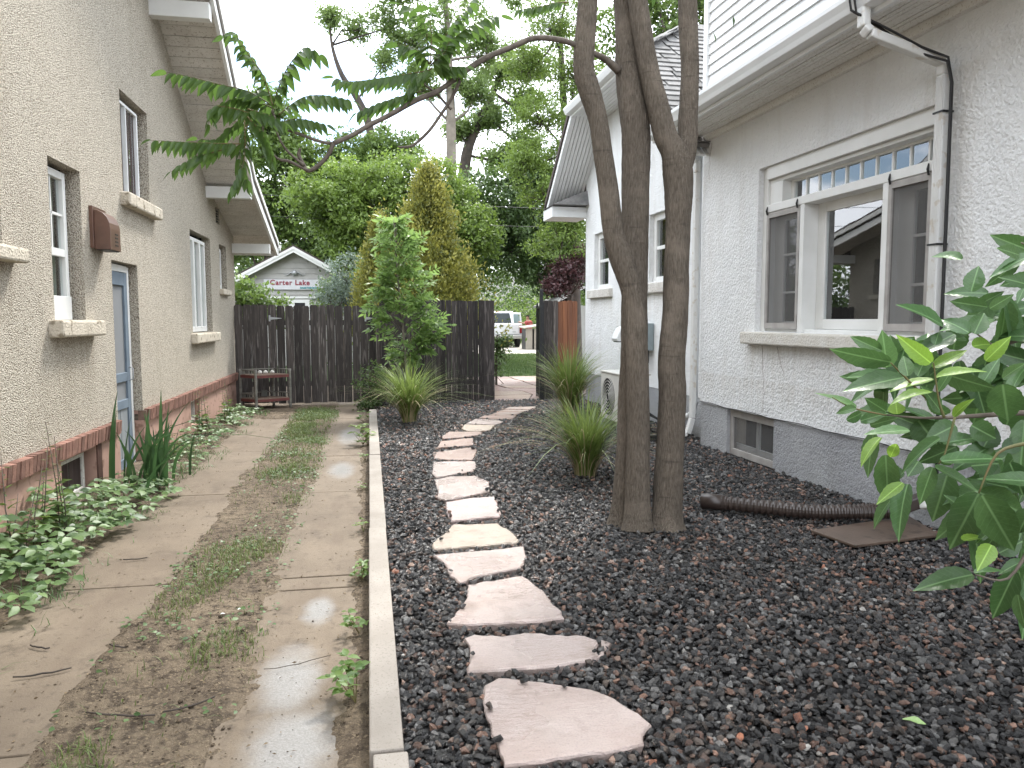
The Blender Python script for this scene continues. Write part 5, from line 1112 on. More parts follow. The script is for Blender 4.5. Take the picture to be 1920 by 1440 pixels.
# ================================================================ garden cart by the gate
ct = thing('bamboo_cart', 'weathered bamboo tea cart with two red trimmed shelves, beside the house and gate', 'cart', (-1.9, 14.0, 0))
m_bamboo = pm('weathered bamboo', (.22, .21, .18), (.13, .125, .11), 4, .7, .3, 40, .003, stretch=(1, 1, 5))
m_redtrim = pm('faded red trim', (.17, .055, .05), (.10, .035, .03), 7, .7)
cps = {'a': (-2.20, 13.93), 'b': (-1.90, 13.60), 'c': (-1.37, 13.90), 'd': (-1.68, 14.16)}
for k, (x_, y_) in cps.items(): MB().tube([(x_, y_, z_, .024 if i % 3 else .027) for i, z_ in enumerate(np.linspace(0.0, .70, 13))], 8).build('leg', m_bamboo, ct, True)
def cpz(k, z): return (*cps[k], z)
for z_ in (.59, .18):
    sh = MB(); v = [cpz(k, z_) for k in 'abcd'] + [cpz(k, z_ + .02) for k in 'abcd']; sh.hexa([v[0], v[1], v[2], v[3], v[4], v[5], v[6], v[7]]); s_ = sh.build('shelf', pm('cart shelf', (.24, .17, .13), (.17, .12, .09), 6, .75), ct)
    for e in ('ab', 'bc', 'cd', 'da'):
        MB().bar(Vector(cpz(e[0], z_ - .012)), Vector(cpz(e[1], z_ - .012)), .03, .045).build('apron', m_redtrim, s_)
    for e in ('ab', 'cd', 'da'):
        MB().tube([(*cpz(e[0], z_ + .10), .010), (*cpz(e[1], z_ + .10), .010)], 6).build('rail', m_bamboo, s_, True)
        for t_ in (.15, .3, .45, .6, .75, .9):
            p = Vector(cpz(e[0], z_ + .02)).lerp(Vector(cpz(e[1], z_ + .02)), t_); MB().tube([(*p, .006), (p.x, p.y, z_ + .10, .006)], 5).build('spindle', m_bamboo, s_)
m_bulb = pm('white glazed', (.72, .70, .66), (.6, .58, .54), 8, .4)
for (x_, y_, lb) in ((-1.86, 13.84, 'left of the three small white shells on the bamboo cart'), (-1.77, 13.86, 'middle of the three small white shells on the bamboo cart'), (-1.66, 13.87, 'right of the three small white shells on the bamboo cart')):
    o = MB().tube([(x_ - .03, y_, .62, .012), (x_ - .022, y_, .64, .024), (x_, y_, .652, .032), (x_ + .018, y_ - .005, .645, .024), (x_ + .032, y_ - .01, .63, .010)], 9).build('shell', m_bulb, None, True); tag(o, lb, 'shell', 'white shells on the cart')
tp_ = MB().box(-1.87, -1.77, 14.0, 14.05, .201, .32).build('flower_pot', pm('dull grey pot', (.12, .12, .11), (.09, .09, .08), 7, .8), None, bevel=.012); tag(tp_, 'small grey pot standing on the lower shelf of the bamboo cart', 'pot')

# wind chime on the narrow plank fence
wc = thing('wind_chime', 'pale bird topped wind chime hanging on the dark fence', 'wind chime', (1.02, 14.08, 1.62))
m_chime = pm('pale stone', (.36, .35, .31), (.28, .27, .24), 12, .7, .3, 40, .003)
MB().lathe([(.005, 1.66), (.03, 1.65), (.042, 1.62), (.04, 1.59), (.05, 1.56), (.058, 1.53), (.058, 1.51), (.01, 1.505)], 1.01, 14.055, 12).build('bell_top', m_chime, wc, True)
MB().tube([(1.01, 14.055, 1.64, .02), (1.03, 14.045, 1.675, .027), (1.05, 14.04, 1.68, .018), (1.075, 14.035, 1.672, .004)], 8).build('bird_head', m_chime, wc, True)
for (dx_, l_) in ((-.04, .17), (-.014, .14), (.014, .18), (.04, .13)): MB().tube([(1.01 + dx_, 14.055, 1.505, .0075), (1.01 + dx_, 14.055, 1.505 - l_, .0075)], 8).build('chime_tube', m_chime, wc, True)
MB().tube([(1.01, 14.055, 1.66, .002), (1.01, 14.09, 1.78, .002)], 4).build('hanger', m_black, wc)

# ================================================================ far things
# garage with the sign
GY_ = 27.0
gr = thing('garage', 'grey clapboard garage gable with a sign, beyond the driveway gate', 'garage', (-2.65, GY_, 0))
m_clap = pm('grey clapboard', (.42, .41, .39), (.37, .36, .34), 4, .7, .1, 20, .003)
gcx, gpk, gev, ghw = -2.42, 3.86, 2.42, 2.65
MB().prism([(gcx - ghw, 0), (gcx + ghw, 0), (gcx + ghw, gev), (gcx, gpk), (gcx - ghw, gev)], 'y', GY_, GY_ + 6).build('wall', m_clap, gr)
for k in range(20):
    z0 = .25 + k * .178; hw = ghw if z0 + .18 < gev else max(.1, ghw * (gpk - z0 - .18) / (gpk - gev))
    MB().hexa([(gcx - hw, GY_ - .03, z0), (gcx + hw, GY_ - .03, z0), (gcx + hw, GY_, z0), (gcx - hw, GY_, z0), (gcx - hw, GY_ - .008, z0 + .176), (gcx + hw, GY_ - .008, z0 + .176), (gcx + hw, GY_, z0 + .176), (gcx - hw, GY_, z0 + .176)]).build('siding_board', m_clap, gr)
sl_ = (gpk - gev) / ghw
for s_ in (-1, 1):
    e = (gcx + s_ * (ghw + .3), gev - .3 * sl_); r_ = MB(); nb = lambda dz, y0, y1: [(gcx, y0, gpk + dz), (e[0], y0, e[1] + dz), (e[0], y1, e[1] + dz), (gcx, y1, gpk + dz)]
    r_.hexa(nb(.10, GY_ - .32, GY_ + 6.2) + nb(.17, GY_ - .32, GY_ + 6.2)); ro_ = r_.build('roof_slope', m_roofdark, gr)
    MB().hexa(nb(-.08, GY_ - .35, GY_ - .31) + nb(.10, GY_ - .35, GY_ - .31)).build('rake_board', m_white, ro_); MB().hexa(nb(.02, GY_ - .37, GY_ - .351) + nb(.11, GY_ - .37, GY_ - .351)).build('rake_trim', m_white, ro_)
    MB().hexa(nb(.04, GY_ - .30, GY_ - .0) + nb(.09, GY_ - .30, GY_ - .0)).build('soffit', m_white, ro_)
gw = MB().box(-2.62, -1.95, GY_ - .07, GY_ - .03, 1.2, 2.22).build('window', m_white, gr); MB().box(-2.44, -2.10, GY_ - .075, GY_ - .07, 1.3, 2.12).build('pane', m_black, gw)
MB().box(-3.3, -.6, GY_ - .06, GY_ - .03, 2.27, 2.33).build('trim_board', m_white, gr)
sg = thing('name_sign', 'white board sign with red and teal lettering on the garage gable', 'sign', (-2.5, GY_ - .05, 2.7))
MB().box(-3.42, -1.12, GY_ - .08, GY_ - .035, 2.56, 2.90).build('board', pm('sign white', (.62, .62, .64), (.56, .56, .58), 5, .6), sg)
def text(body, size, x, z, mt, par):
    cu = bpy.data.curves.new('lettering', 'FONT'); cu.body = body; cu.size = size; cu.extrude = .004; cu.space_character = 1.12; cu.offset = .006
    to = bpy.data.objects.new('lettering', cu); COL.objects.link(to); bpy.context.view_layer.update()
    me = bpy.data.meshes.new_from_object(to.evaluated_get(bpy.context.evaluated_depsgraph_get())); bpy.data.objects.remove(to)
    me.name = 'lettering'; me.materials.clear(); me.materials.append(mt); o = bpy.data.objects.new('lettering', me); COL.objects.link(o)
    o.rotation_euler = (PI / 2, 0, 0); o.location = (x, GY_ - .086, z); adopt(o, par); return o
text('Carter Lake', .235, -3.22, 2.715, pm('sign red', (.30, .045, .07), (.22, .035, .05), 8, .6), sg)
text('NORTHBOUND', .085, -2.25, 2.59, pm('sign teal', (.10, .30, .33), (.08, .25, .28), 8, .6), sg)
orn = thing('wall_ornament', 'grey metal scroll ornament above the garage sign', 'ornament', (gcx, GY_ - .05, 3.1))
for s_ in (-1, 1): MB().tube([(gcx + s_ * (.03 + .34 * t), GY_ - .06, 3.08 + .05 * math.sin(t * 7), .03 * (1.15 - t)) for t in np.linspace(0, 1, 10)], 6).build('scroll', m_zinc, orn, True)
MB().lathe([(.01, 3.22), (.07, 3.18), (.10, 3.11), (.07, 3.04), (.02, 3.01)], gcx, GY_ - .09, 10).build('boss', m_zinc, orn, True)

# pickup truck, seen from behind, passenger door open
TX, TY = 7.42, 42.0
tk = thing('pickup_truck', 'white pickup truck seen from behind with its passenger door open', 'truck', (TX, TY + 2.5, 0))
m_truck = pm('white car paint', (.72, .73, .75), (.68, .69, .71), 2, .25, spec=.5, coat=.5)
m_chrome = pm('bumper', (.50, .49, .46), (.42, .41, .39), 3, .35, metal=.3); m_tyre = pm('tyre', (.02, .02, .021), (.03, .03, .03), 9, .85); m_tail = pm('red lens', (.30, .02, .025), (.22, .015, .02), 9, .25)
hw = 1.0
MB().prism([(TX - hw, .62), (TX + hw, .62), (TX + hw + .02, .95), (TX + hw - .02, 1.28), (TX + hw - .06, 1.34), (TX - hw + .06, 1.34), (TX - hw + .02, 1.28), (TX - hw - .02, .95)], 'y', TY + .05, TY + 2.3).build('bed', m_truck, tk, bevel=.03)
MB().box(TX - .80, TX + .80, TY - .01, TY + .06, .74, 1.31).build('tailgate', m_truck, tk, bevel=.03)
MB().box(TX - .3, TX - .1, TY - .02, TY - .005, 1.17, 1.25).build('handle', m_black, tk); MB().box(TX + .42, TX + .60, TY - .018, TY - .008, .86, .90).build('badge', m_zinc, tk)
for s_ in (-1, 1):
    MB().box(TX + s_ * .91 - .085, TX + s_ * .91 + .085, TY + .0, TY + .05, .80, 1.22).build('tail_light', m_tail, tk, bevel=.02)
    for y_ in (TY + .95, TY + 4.6):
        wl = MB().tube([(TX + s_ * .98, y_, .37, .34), (TX + s_ * .96, y_, .37, .37), (TX + s_ * .76, y_, .37, .37), (TX + s_ * .74, y_, .37, .34)], 20).build('wheel', m_tyre, tk, False); MB().tube([(TX + s_ * .985, y_, .37, .2), (TX + s_ * .97, y_, .37, .21)], 16).build('rim', m_zinc, wl)
MB().box(TX - .98, TX + .98, TY - .12, TY + .04, .50, .70).build('bumper', m_chrome, tk, bevel=.04)
MB().box(TX - .6, TX + .6, TY + .3, TY + 5.4, .35, .55).build('chassis', m_black, tk)
MB().prism([(TY + 2.35, .62), (TY + 2.35, 1.34), (TY + 2.55, 1.98), (TY + 2.75, 2.05), (TY + 3.9, 2.05), (TY + 4.1, 1.98), (TY + 4.75, 1.36), (TY + 5.9, 1.22), (TY + 5.95, .62)], 'x', TX - hw + .05, TX + hw - .05).build('cab', m_truck, tk, bevel=.06)
MB().hexa([(TX - .80, TY + 2.34, 1.36), (TX + .80, TY + 2.34, 1.36), (TX + .80, TY + 2.4, 1.36), (TX - .80, TY + 2.4, 1.36), (TX - .70, TY + 2.515, 1.94), (TX + .70, TY + 2.515, 1.94), (TX + .70, TY + 2.6, 1.94), (TX - .70, TY + 2.6, 1.94)]).build('rear_window', pm('dark glass', (.012, .018, .018), (.02, .03, .03), 2, .2, spec=.3), tk, bevel=.01)
MB().box(TX - .12, TX + .12, TY + 2.60, TY + 2.66, 1.99, 2.04).build('brake_lamp', pm('amber lens', (.5, .2, .08), (.4, .15, .06), 5, .3), tk)
dd = MB().prism([(TX + hw - .04, .62), (TX + hw + .72, .64), (TX + hw + .74, 1.30), (TX + hw + .66, 1.96), (TX + hw + .12, 1.99), (TX + hw - .02, 1.34)], 'y', TY + 3.95, TY + 4.05).build('passenger_door', m_truck, tk, bevel=.03)
MB().prism([(TX + hw + .14, 1.36), (TX + hw + .62, 1.36), (TX + hw + .56, 1.87), (TX + hw + .19, 1.88)], 'y', TY + 3.93, TY + 3.945).build('door_window', pm('pale glass', (.25, .32, .33), (.2, .27, .28), 3, .1), dd)
# person in a red shirt leaning on the truck bed
pr = thing('person', 'person with dark hair in a red shirt leaning an arm on the truck', 'person', (8.68, 41.6, 0))
def skin_body(name, verts, edges, radii, mt, parent, sub=2):
    me = bpy.data.meshes.new(name); me.from_pydata(verts, edges, []); o = bpy.data.objects.new(name, me); COL.objects.link(o)
    md = o.modifiers.new('skin', 'SKIN'); md.use_smooth_shade = True; sv = me.skin_vertices[0].data if me.skin_vertices else None
    if sv is None:
        bm = bmesh.new(); bm.from_mesh(me); bm.verts.layers.skin.verify(); bm.to_mesh(me); bm.free(); sv = me.skin_vertices[0].data
    for i, r_ in enumerate(radii): sv[i].radius = r_ if isinstance(r_, tuple) else (r_, r_); sv[i].use_root = (i == 0)
    sd_ = o.modifiers.new('smooth', 'SUBSURF'); sd_.levels = sub; sd_.render_levels = sub; me.materials.append(mt); adopt(o, parent); return o
bx_, by_ = 8.68, 41.6
m_skin = pm('skin', (.36, .20, .14), (.33, .18, .125), 6, .55); m_red = pm('red shirt', (.50, .10, .10), (.42, .08, .08), 7, .85); m_trou = pm('dark trousers', (.05, .055, .075), (.04, .045, .06), 7, .9); m_hair = pm('dark hair', (.02, .014, .012), (.03, .02, .018), 20, .6)
V_ = [(0, 0, .93), (0, 0, 1.12), (-.02, 0, 1.36), (-.05, -.01, 1.48), (-.07, -.02, 1.56), (-.09, -.04, 1.66), (-.10, -.05, 1.74), (-.16, -.12, 1.42), (-.34, -.20, 1.34), (-.54, -.10, 1.42), (-.62, -.06, 1.44), (.14, .04, 1.42), (.20, .10, 1.16), (.06, .18, 1.0), (.0, .2, .96), (-.09, 0, .88), (-.10, -.03, .5), (-.10, .02, .08), (-.12, -.12, .04), (.09, 0, .88), (.11, -.02, .5), (.12, .04, .08), (.12, -.10, .04)]
E__ = [(0, 1), (1, 2), (2, 3), (3, 4), (4, 5), (5, 6), (3, 7), (7, 8), (8, 9), (9, 10), (3, 11), (11, 12), (12, 13), (13, 14), (0, 15), (15, 16), (16, 17), (17, 18), (0, 19), (19, 20), (20, 21), (21, 22)]
rd = [(.17, .12), (.17, .125), (.18, .12), (.12, .09), .055, .085, .08, .065, .048, .038, .04, .065, .05, .04, .042, .095, .068, .045, .04, .095, .068, .045, .04]
skin_body('body', [(bx_ + a, by_ + b, c) for a, b, c in V_], E__, rd, m_skin, pr)
skin_body('shirt', [(bx_ + a, by_ + b, c) for a, b, c in [(0, 0, .90), (0, 0, 1.12), (-.02, 0, 1.36), (-.05, -.01, 1.47), (-.16, -.12, 1.42), (-.29, -.18, 1.36), (.14, .04, 1.42), (.18, .08, 1.24)]], [(0, 1), (1, 2), (2, 3), (3, 4), (4, 5), (3, 6), (6, 7)], [(.19, .14), (.19, .145), (.20, .14), (.125, .10), .08, .066, .08, .066], m_red, pr)
skin_body('trousers', [(bx_ + a, by_ + b, c) for a, b, c in [(0, 0, .95), (-.09, 0, .86), (-.10, -.03, .5), (-.10, .02, .12), (.09, 0, .86), (.11, -.02, .5), (.12, .04, .12)]], [(0, 1), (1, 2), (2, 3), (0, 4), (4, 5), (5, 6)], [(.18, .13), .108, .08, .06, .108, .08, .06], m_trou, pr)
skin_body('hair', [(bx_ - .085, by_ - .02, 1.70), (bx_ - .09, by_ - .03, 1.76), (bx_ - .06, by_ + .03, 1.68)], [(0, 1), (0, 2)], [.09, .08, .075], m_hair, pr)
# cream board bin store by the alley
bs = thing('bin_store', 'low cream board bin store with sloping lid in front of the truck', 'shed', (8.4, 39.2, 0))
m_creamw = pm('weathered cream boards', (.40, .36, .31), (.33, .29, .25), 3, .8, .2, 30, .004, stretch=(6, 6, 1))
for (a, b) in ((7.98, 8.32), (8.42, 8.95), (8.97, 9.5)): MB().box(a, b, 39.0, 39.05, 0, 1.10).build('board_panel', m_creamw, bs)
MB().box(8.0, 9.5, 39.1, 40.2, 0, 1.06).build('core', m_black, bs)
MB().hexa([(7.85, 38.85, 1.10), (9.6, 38.85, 1.32), (9.6, 40.4, 1.36), (7.85, 40.4, 1.14), (7.85, 38.85, 1.15), (9.6, 38.85, 1.37), (9.6, 40.4, 1.41), (7.85, 40.4, 1.19)]).build('lid', m_creamw, bs)
# pale roofed shed behind the short fence panel
sh = thing('pale_shed', 'small shed with pale grey roof showing above the short fence panel', 'shed', (7.2, 24.6, 0))
MB().box(5.9, 8.3, 24, 26, 0, 2.0).build('wall', m_clap, sh)
for s_ in (-1, 1):
    MB().hexa([(7.1, 23.7, 2.72), (7.1 + s_ * 1.5, 23.7, 1.95), (7.1 + s_ * 1.5, 26.2, 1.95), (7.1, 26.2, 2.72), (7.1, 23.7, 2.78), (7.1 + s_ * 1.5, 23.7, 2.01), (7.1 + s_ * 1.5, 26.2, 2.01), (7.1, 26.2, 2.78)]).build('roof_slope', pm('pale roof', (.50, .49, .47), (.42, .41, .4), 4, .8), sh)
# utility wires
for (z0, z1, lb) in ((5.5, 5.2, 'upper of two thin utility wires crossing the trees behind the fence'), (4.9, 4.7, 'lower of two thin utility wires crossing the trees behind the fence')):
    o = MB().tube([(-16 + 38 * t, 21.5 + 2 * t, z0 + (z1 - z0) * t - .5 * (1 - (2 * t - 1) ** 2), .008) for t in np.linspace(0, 1, 20)], 5).build('utility_wire', m_black, None); tag(o, lb, 'wire', 'utility wires')
# house across the alley
ah = thing('alley_house', 'pale far house with grey roof behind the alley trees', 'house', (12, 66, 0))
MB().box(5, 20, 64, 72, 0, 3.0).build('wall', m_clap, ah)
MB().prism([(4.4, 3.0), (20.6, 3.0), (12.5, 6.2)], 'y', 63.6, 72.4).build('roof', pm('far roof', (.42, .41, .40), (.35, .34, .33), 2, .9), ah)
for x_ in (6.5, 9.5, 13, 16.5): MB().box(x_, x_ + 1.1, 63.96, 64.02, 1.0, 2.3).build('window', m_black, ah)

# ================================================================ vegetation
def barkmat(name, c1, c2, sc=(48, 48, 6.5), bs=.9):
    m, t, b = newmat(name); vec = coords(t, 'Object', sc); v0 = coords(t)
    n1 = noise(t, vec, 2.6, 7, .65, .35, .65); c = mixc(t, n1, c2, c1)
    c = mixc(t, val(t, 'MULTIPLY', noise(t, v0, 3.5, 4, .6, .5, .7), .6), c, tuple(v * 1.35 for v in c1))
    ring = noise(t, coords(t, 'Object', (2, 2, 16)), 1.6, 3, .6, .62, .70); c = mixc(t, val(t, 'MULTIPLY', ring, .38), c, tuple(v * .45 for v in c2))
    t.links.new(c, b.inputs['Base Color']); b.inputs['Roughness'].default_value = .9; b.inputs['Specular IOR Level'].default_value = .25
    nb = bump(t, None, n1, bs, .018); bump(t, b, noise(t, v0, 90, 4), .35, .004, nb); return m
m_trunk = barkmat('smooth fissured bark', (.265, .222, .176), (.125, .103, .08))
m_twig = pm('grey twig bark', (.15, .125, .10), (.09, .072, .058), 20, .8, .3, 60, .003)
m_bbark = pm('dark tree bark', (.085, .068, .055), (.05, .042, .036), 6, .9, .5, 20, .01)
def smooth4(ps, sub):
    P = [np.array(p) for p in ps]; out_ = []; n_ = len(P) - 1
    for k in range(n_):
        p0, p1, p2, p3 = P[max(k - 1, 0)], P[k], P[k + 1], P[min(k + 2, n_)]
        for j in range(sub):
            u = j / sub; out_.append(.5 * (2 * p1 + (p2 - p0) * u + (2 * p0 - 5 * p1 + 4 * p2 - p3) * u * u + (3 * p1 - p0 - 3 * p2 + p3) * u ** 3))
    out_.append(P[-1]); return out_
def limb(name, ps, parent, mt, n=10, sub=4, jit=.03, seed=0):
    rg = random.Random(seed); Q = smooth4(ps, sub)
    return MB().tube([(*q[:3], max(.001, q[3] * (1 + rg.uniform(-jit, jit)))) for q in Q], n).build(name, mt, parent, True)
ta = thing('tree_of_heaven', 'multi-stemmed tree with bare grey-brown trunks and one long arching branch, in the gravel', 'tree', (1.98, 5.25, .08))
for k, S_ in enumerate((STEM_A, STEM_B, STEM_C, STEM_D)):
    o = limb('stem', S_, ta, m_trunk, 40, 10, .012, k); co_ = np.empty(len(o.data.vertices) * 3, np.float32); o.data.vertices.foreach_get('co', co_); co_ = co_.reshape(-1, 3)
    # knobbly surface and flared foot
    ring_c = co_.reshape(-1, 40, 3).mean(1).repeat(40, 0); rad_ = co_ - ring_c; an_ = np.arctan2(rad_[:, 1], rad_[:, 0]); zz = co_[:, 2]
    f_ = 1 + (fbm(np.cos(an_) * 1.2 + 3, zz * 2.2 + np.sin(an_) * 1.2, 1.6, 4, 60 + k) - .45) * .22 + np.clip((.34 - zz) / .34, 0, 1) ** 2 * (.16 + .16 * np.sin(an_ * 4 + k))
    co_ = ring_c + rad_ * f_[:, None]; o.data.vertices.foreach_set('co', co_.ravel().astype(np.float32)); o.data.update()
for k, S_ in enumerate((LIMB_A, LIMB_A2, LIMB_A3, LIMB_A4, LIMB_A5, LIMB_B, LIMB_B2)): limb('branch', S_, ta, m_twig, 9, 4, .05, 20 + k)
limb('branch_stub', [(1.855, 5.0, 4.02, .02), (1.78, 4.96, 4.06, .016), (1.72, 4.94, 4.09, .008)], ta, m_twig, 8)
def leaf_mesh(name, n, wf, droop=.12, fold=.12, serr=0.0, wave=.0, seed=0, mats=None):
    rg = random.Random(seed); v = []; f = []; cols = (-1, -.5, 0, .5, 1); ph = rg.random() * 6
    for i in range(n + 1):
        u = i / n; w_ = wf(u) * (1 + (serr * (1 if i % 2 else -1) if 0 < i < n else 0))
        for c in cols: v.append((u, c * w_ / 2, -droop * u * u + abs(c) * w_ * fold + wave * math.sin(u * 7 + c * 2 + ph) * abs(c) * w_))
    for i in range(n):
        for j in range(4): a = i * 5 + j; f.append((a, a + 1, a + 6, a + 5))
    m_ = bpy.data.meshes.new(name); m_.from_pydata(v, [], f); m_.polygons.foreach_set('use_smooth', [True] * len(f)); m_.update()
    if mats: m_.materials.append(mats)
    return m_
m_ail = leafmat('ailanthus leaflet', (.048, .10, .022), (.11, .19, .042), .55, .4, objrand=True)
ail = [leaf_mesh('leaflet', 7, lambda u: .46 * (math.sin(PI * min(1, (u * .94 + .06)) ** .72) ** .9) * (1 - .25 * u), d_, .16, 0, .05, k, m_ail) for k, d_ in enumerate((.10, .18, .26, .05))]
def lmat(p, d, nrm, L, W=None):
    d = Vector(d).normalized(); s_ = Vector(nrm).cross(d)
    if s_.length < 1e-4: s_ = Vector((1, 0, 0)).cross(d)
    s_.normalize(); n_ = d.cross(s_); W = W or L
    M_ = Matrix((d * L, s_ * W, n_ * L)).transposed().to_4x4(); M_.translation = p; return M_
rg = random.Random(31); nl = 0
for fi, (ps, L) in enumerate(FRONDS):
    ps4 = [(*p, .0045 * (1 - .8 * i / (len(ps) - 1))) for i, p in enumerate(ps)]; Q = smooth4(ps4, 8)
    cl = MB().tube([tuple(q) for q in Q], 6).build('compound_leaf', pm('green rachis', (.10, .11, .035), (.13, .09, .035), 12, .6) if fi == 0 else rach, ta, True)
    if fi == 0: rach = cl.data.materials[0]
    pts_ = [Vector(q[:3]) for q in Q]; ln = [0]
    for a, b in zip(pts_[:-1], pts_[1:]): ln.append(ln[-1] + (b - a).length)
    tot = ln[-1]; k = max(6, int(tot / (L * .40))); k = min(k, 13)
    for i in range(k + 1):
        t = .12 + .88 * i / k; dd_ = t * tot; j = max(q for q in range(len(ln)) if ln[q] <= dd_ + 1e-6); j = min(j, len(pts_) - 2); p = pts_[j].lerp(pts_[j + 1], (dd_ - ln[j]) / max(1e-6, ln[j + 1] - ln[j])); T = (pts_[j + 1] - pts_[j]).normalized()
        side = T.cross(Vector((0, 0, 1)));
        if side.length < .25: side = Vector((.98, -.18, 0))
        side.normalize(); dr_ = max(.6, 1 - abs(T.z))
        for s_ in ((-1, 1) if i < k else (0,)):
            d = side * s_ * rg.uniform(.3, .6) + Vector((0, 0, -1)) * rg.uniform(.7, 1.0) * dr_ + T * rg.uniform(.2, .45) if s_ else T + Vector((0, 0, -.3))
            ll = L * rg.uniform(.85, 1.1) * (.75 + .25 * math.sin(PI * min(1, t * .9 + .08)))
            up_ = side * (s_ or .2) * .9 + Vector((rg.gauss(0, .3), rg.gauss(0, .3), .55))
            inst('leaflet', ail[rg.randrange(4)], cl, lmat(p, d, up_, ll)); nl += 1
# high crown of the same tree (above the picture)
n = 9000; cc = RNG.normal(0, 1, (26, 3)) * np.array([1.5, 1.5, .9]) + np.array([1.7, 5.4, 8.4]); ci_ = RNG.integers(0, 26, n)
P = cc[ci_] + RNG.normal(0, .42, (n, 3)); D = unit(RNG.normal(0, 1, (n, 3)) + np.array([0, 0, -.5])); Nn = unit(RNG.normal(0, .6, (n, 3)) + np.array([0, 0, 1.0]))
m_fol = {}
def fol(key, dark, light, tr=.28, rough=.5):
    if key not in m_fol: m_fol[key] = leafmat('foliage ' + key, dark, light, tr, rough)
    return m_fol[key]
scatter('crown', P, D, Nn, RNG.uniform(.10, .16, n), .045, RNG.random(n), fol('ailanthus', (.035, .075, .018), (.08, .15, .035)), ta)

# ---------------------------------------------------------------- background trees
def bgtree(name, label, cat, base, trunk, lobes, clumps, per, leaf, mt, seed, clr=.55, flat=.7, bark=None, thin=1.0, aspect=.55, group=None, tpl=LEAF4, hang=0.0, upright=0.0, tr=.16):
    """trunk: list of (x,y,z,r); lobes: (x,y,z,rx,ry,rz); clumps per lobe, leaves per clump"""
    rg = np.random.default_rng(seed); t_ = thing(name, label, cat, base, 0, group); bark = bark or m_bbark
    tr_ = MB().tube([tuple(q) for q in smooth4(trunk, 4)], 10).build('trunk', bark, t_, True)
    br = MB(); tip = np.array(trunk[-1][:3]); tp = np.array([q[:3] for q in trunk]); PP = []; TT = []; NN = []
    for (lx, ly, lz, rx, ry, rz) in lobes:
        c = np.array([lx, ly, lz]); r3 = np.array([rx, ry, rz])
        at = tp[np.argmin(np.linalg.norm(tp - (c - np.array([0, 0, rz * .9])), axis=1))]
        rb0 = tr * .35
        hub = c - np.array([0, 0, rz * .35]); br.tube([(*at, rb0), (*((at + hub) / 2 + rg.normal(0, .15, 3)), rb0 * .8), (*hub, rb0 * .5)], 6)
        for k in range(clumps):
            d = unit(rg.normal(0, 1, 3)); rad = rg.random() ** .45; p = c + d * r3 * rad
            if rg.random() < .8: 
                mid_ = (hub + p) / 2 + rg.normal(0, .12, 3); br.tube([(*hub, rb0 * .35), (*mid_, rb0 * .22), (*p, rb0 * .07)], 4)
            m_ = max(4, int(per * rg.uniform(.5, 1.4) * thin)); cr_ = clr * rg.uniform(.7, 1.35)
            g_ = rg.normal(0, 1, (m_, 3)); g_ = unit(g_) * (rg.random((m_, 1)) ** .5) * cr_ * np.array([1, 1, flat])
            if upright: g_[:, 2] *= 1.6
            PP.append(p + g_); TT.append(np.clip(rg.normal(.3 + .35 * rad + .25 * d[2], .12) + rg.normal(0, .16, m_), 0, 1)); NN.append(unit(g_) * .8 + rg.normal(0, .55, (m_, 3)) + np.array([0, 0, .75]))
    br.build('branches', bark, t_, True)
    P = np.concatenate(PP); T = np.concatenate(TT); Nn = unit(np.concatenate(NN)); n_ = len(P); D = unit(rg.normal(0, 1, (n_, 3)) + np.array([0, 0, -hang + upright * 2.5])); 
    scatter('crown', P, D, Nn, leaf * rg.uniform(.7, 1.3, n_), leaf * aspect * rg.uniform(.8, 1.2, n_), T, mt, t_, tpl); return t_
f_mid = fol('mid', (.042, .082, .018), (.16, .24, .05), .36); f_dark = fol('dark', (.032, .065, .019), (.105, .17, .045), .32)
f_haze = fol('sky', (.06, .11, .03), (.20, .28, .085), .5); f_lime = fol('lime', (.055, .10, .018), (.20, .29, .055), .38); f_gold = fol('gold', (.06, .09, .02), (.34, .325, .065), .3); f_silver = fol('silver', (.075, .11, .085), (.20, .26, .20), .2); f_plum = fol('plum', (.03, .012, .014), (.10, .04, .042), .2); f_ash = fol('ash', (.085, .165, .04), (.25, .37, .11), .45, .45)  # sky foliage: haze and glare of the tall crowns put into paler leaves
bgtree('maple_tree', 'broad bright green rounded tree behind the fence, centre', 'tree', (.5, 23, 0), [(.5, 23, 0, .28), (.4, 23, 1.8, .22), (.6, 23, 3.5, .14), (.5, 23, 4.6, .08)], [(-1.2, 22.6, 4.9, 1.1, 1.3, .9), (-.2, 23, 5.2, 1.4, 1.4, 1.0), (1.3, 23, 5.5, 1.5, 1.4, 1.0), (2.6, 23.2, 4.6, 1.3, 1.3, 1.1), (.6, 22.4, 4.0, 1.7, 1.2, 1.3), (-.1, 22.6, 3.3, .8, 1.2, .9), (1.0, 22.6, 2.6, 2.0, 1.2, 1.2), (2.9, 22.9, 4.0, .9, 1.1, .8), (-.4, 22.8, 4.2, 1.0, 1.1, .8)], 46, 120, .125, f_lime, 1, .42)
bgtree('elm_tree', 'darker green tree right of the golden conifer', 'tree', (6.9, 25.8, 0), [(6.9, 25.8, 0, .2), (6.7, 25.7, 2, .17), (5.6, 25.5, 4.2, .1)], [(4.0, 25, 5.2, 1.3, 1.2, 1.2), (5.5, 25.5, 5.2, 1.5, 1.3, 1.2), (6.6, 25.2, 4.2, 1.3, 1.3, 1.2), (4.6, 25, 4.1, 1.4, 1.2, 1.0), (6.2, 25, 3.3, 1.4, 1.2, 1.0), (5.2, 25.2, 6.2, .9, 1, .6)], 42, 110, .14, f_dark, 2, .46)
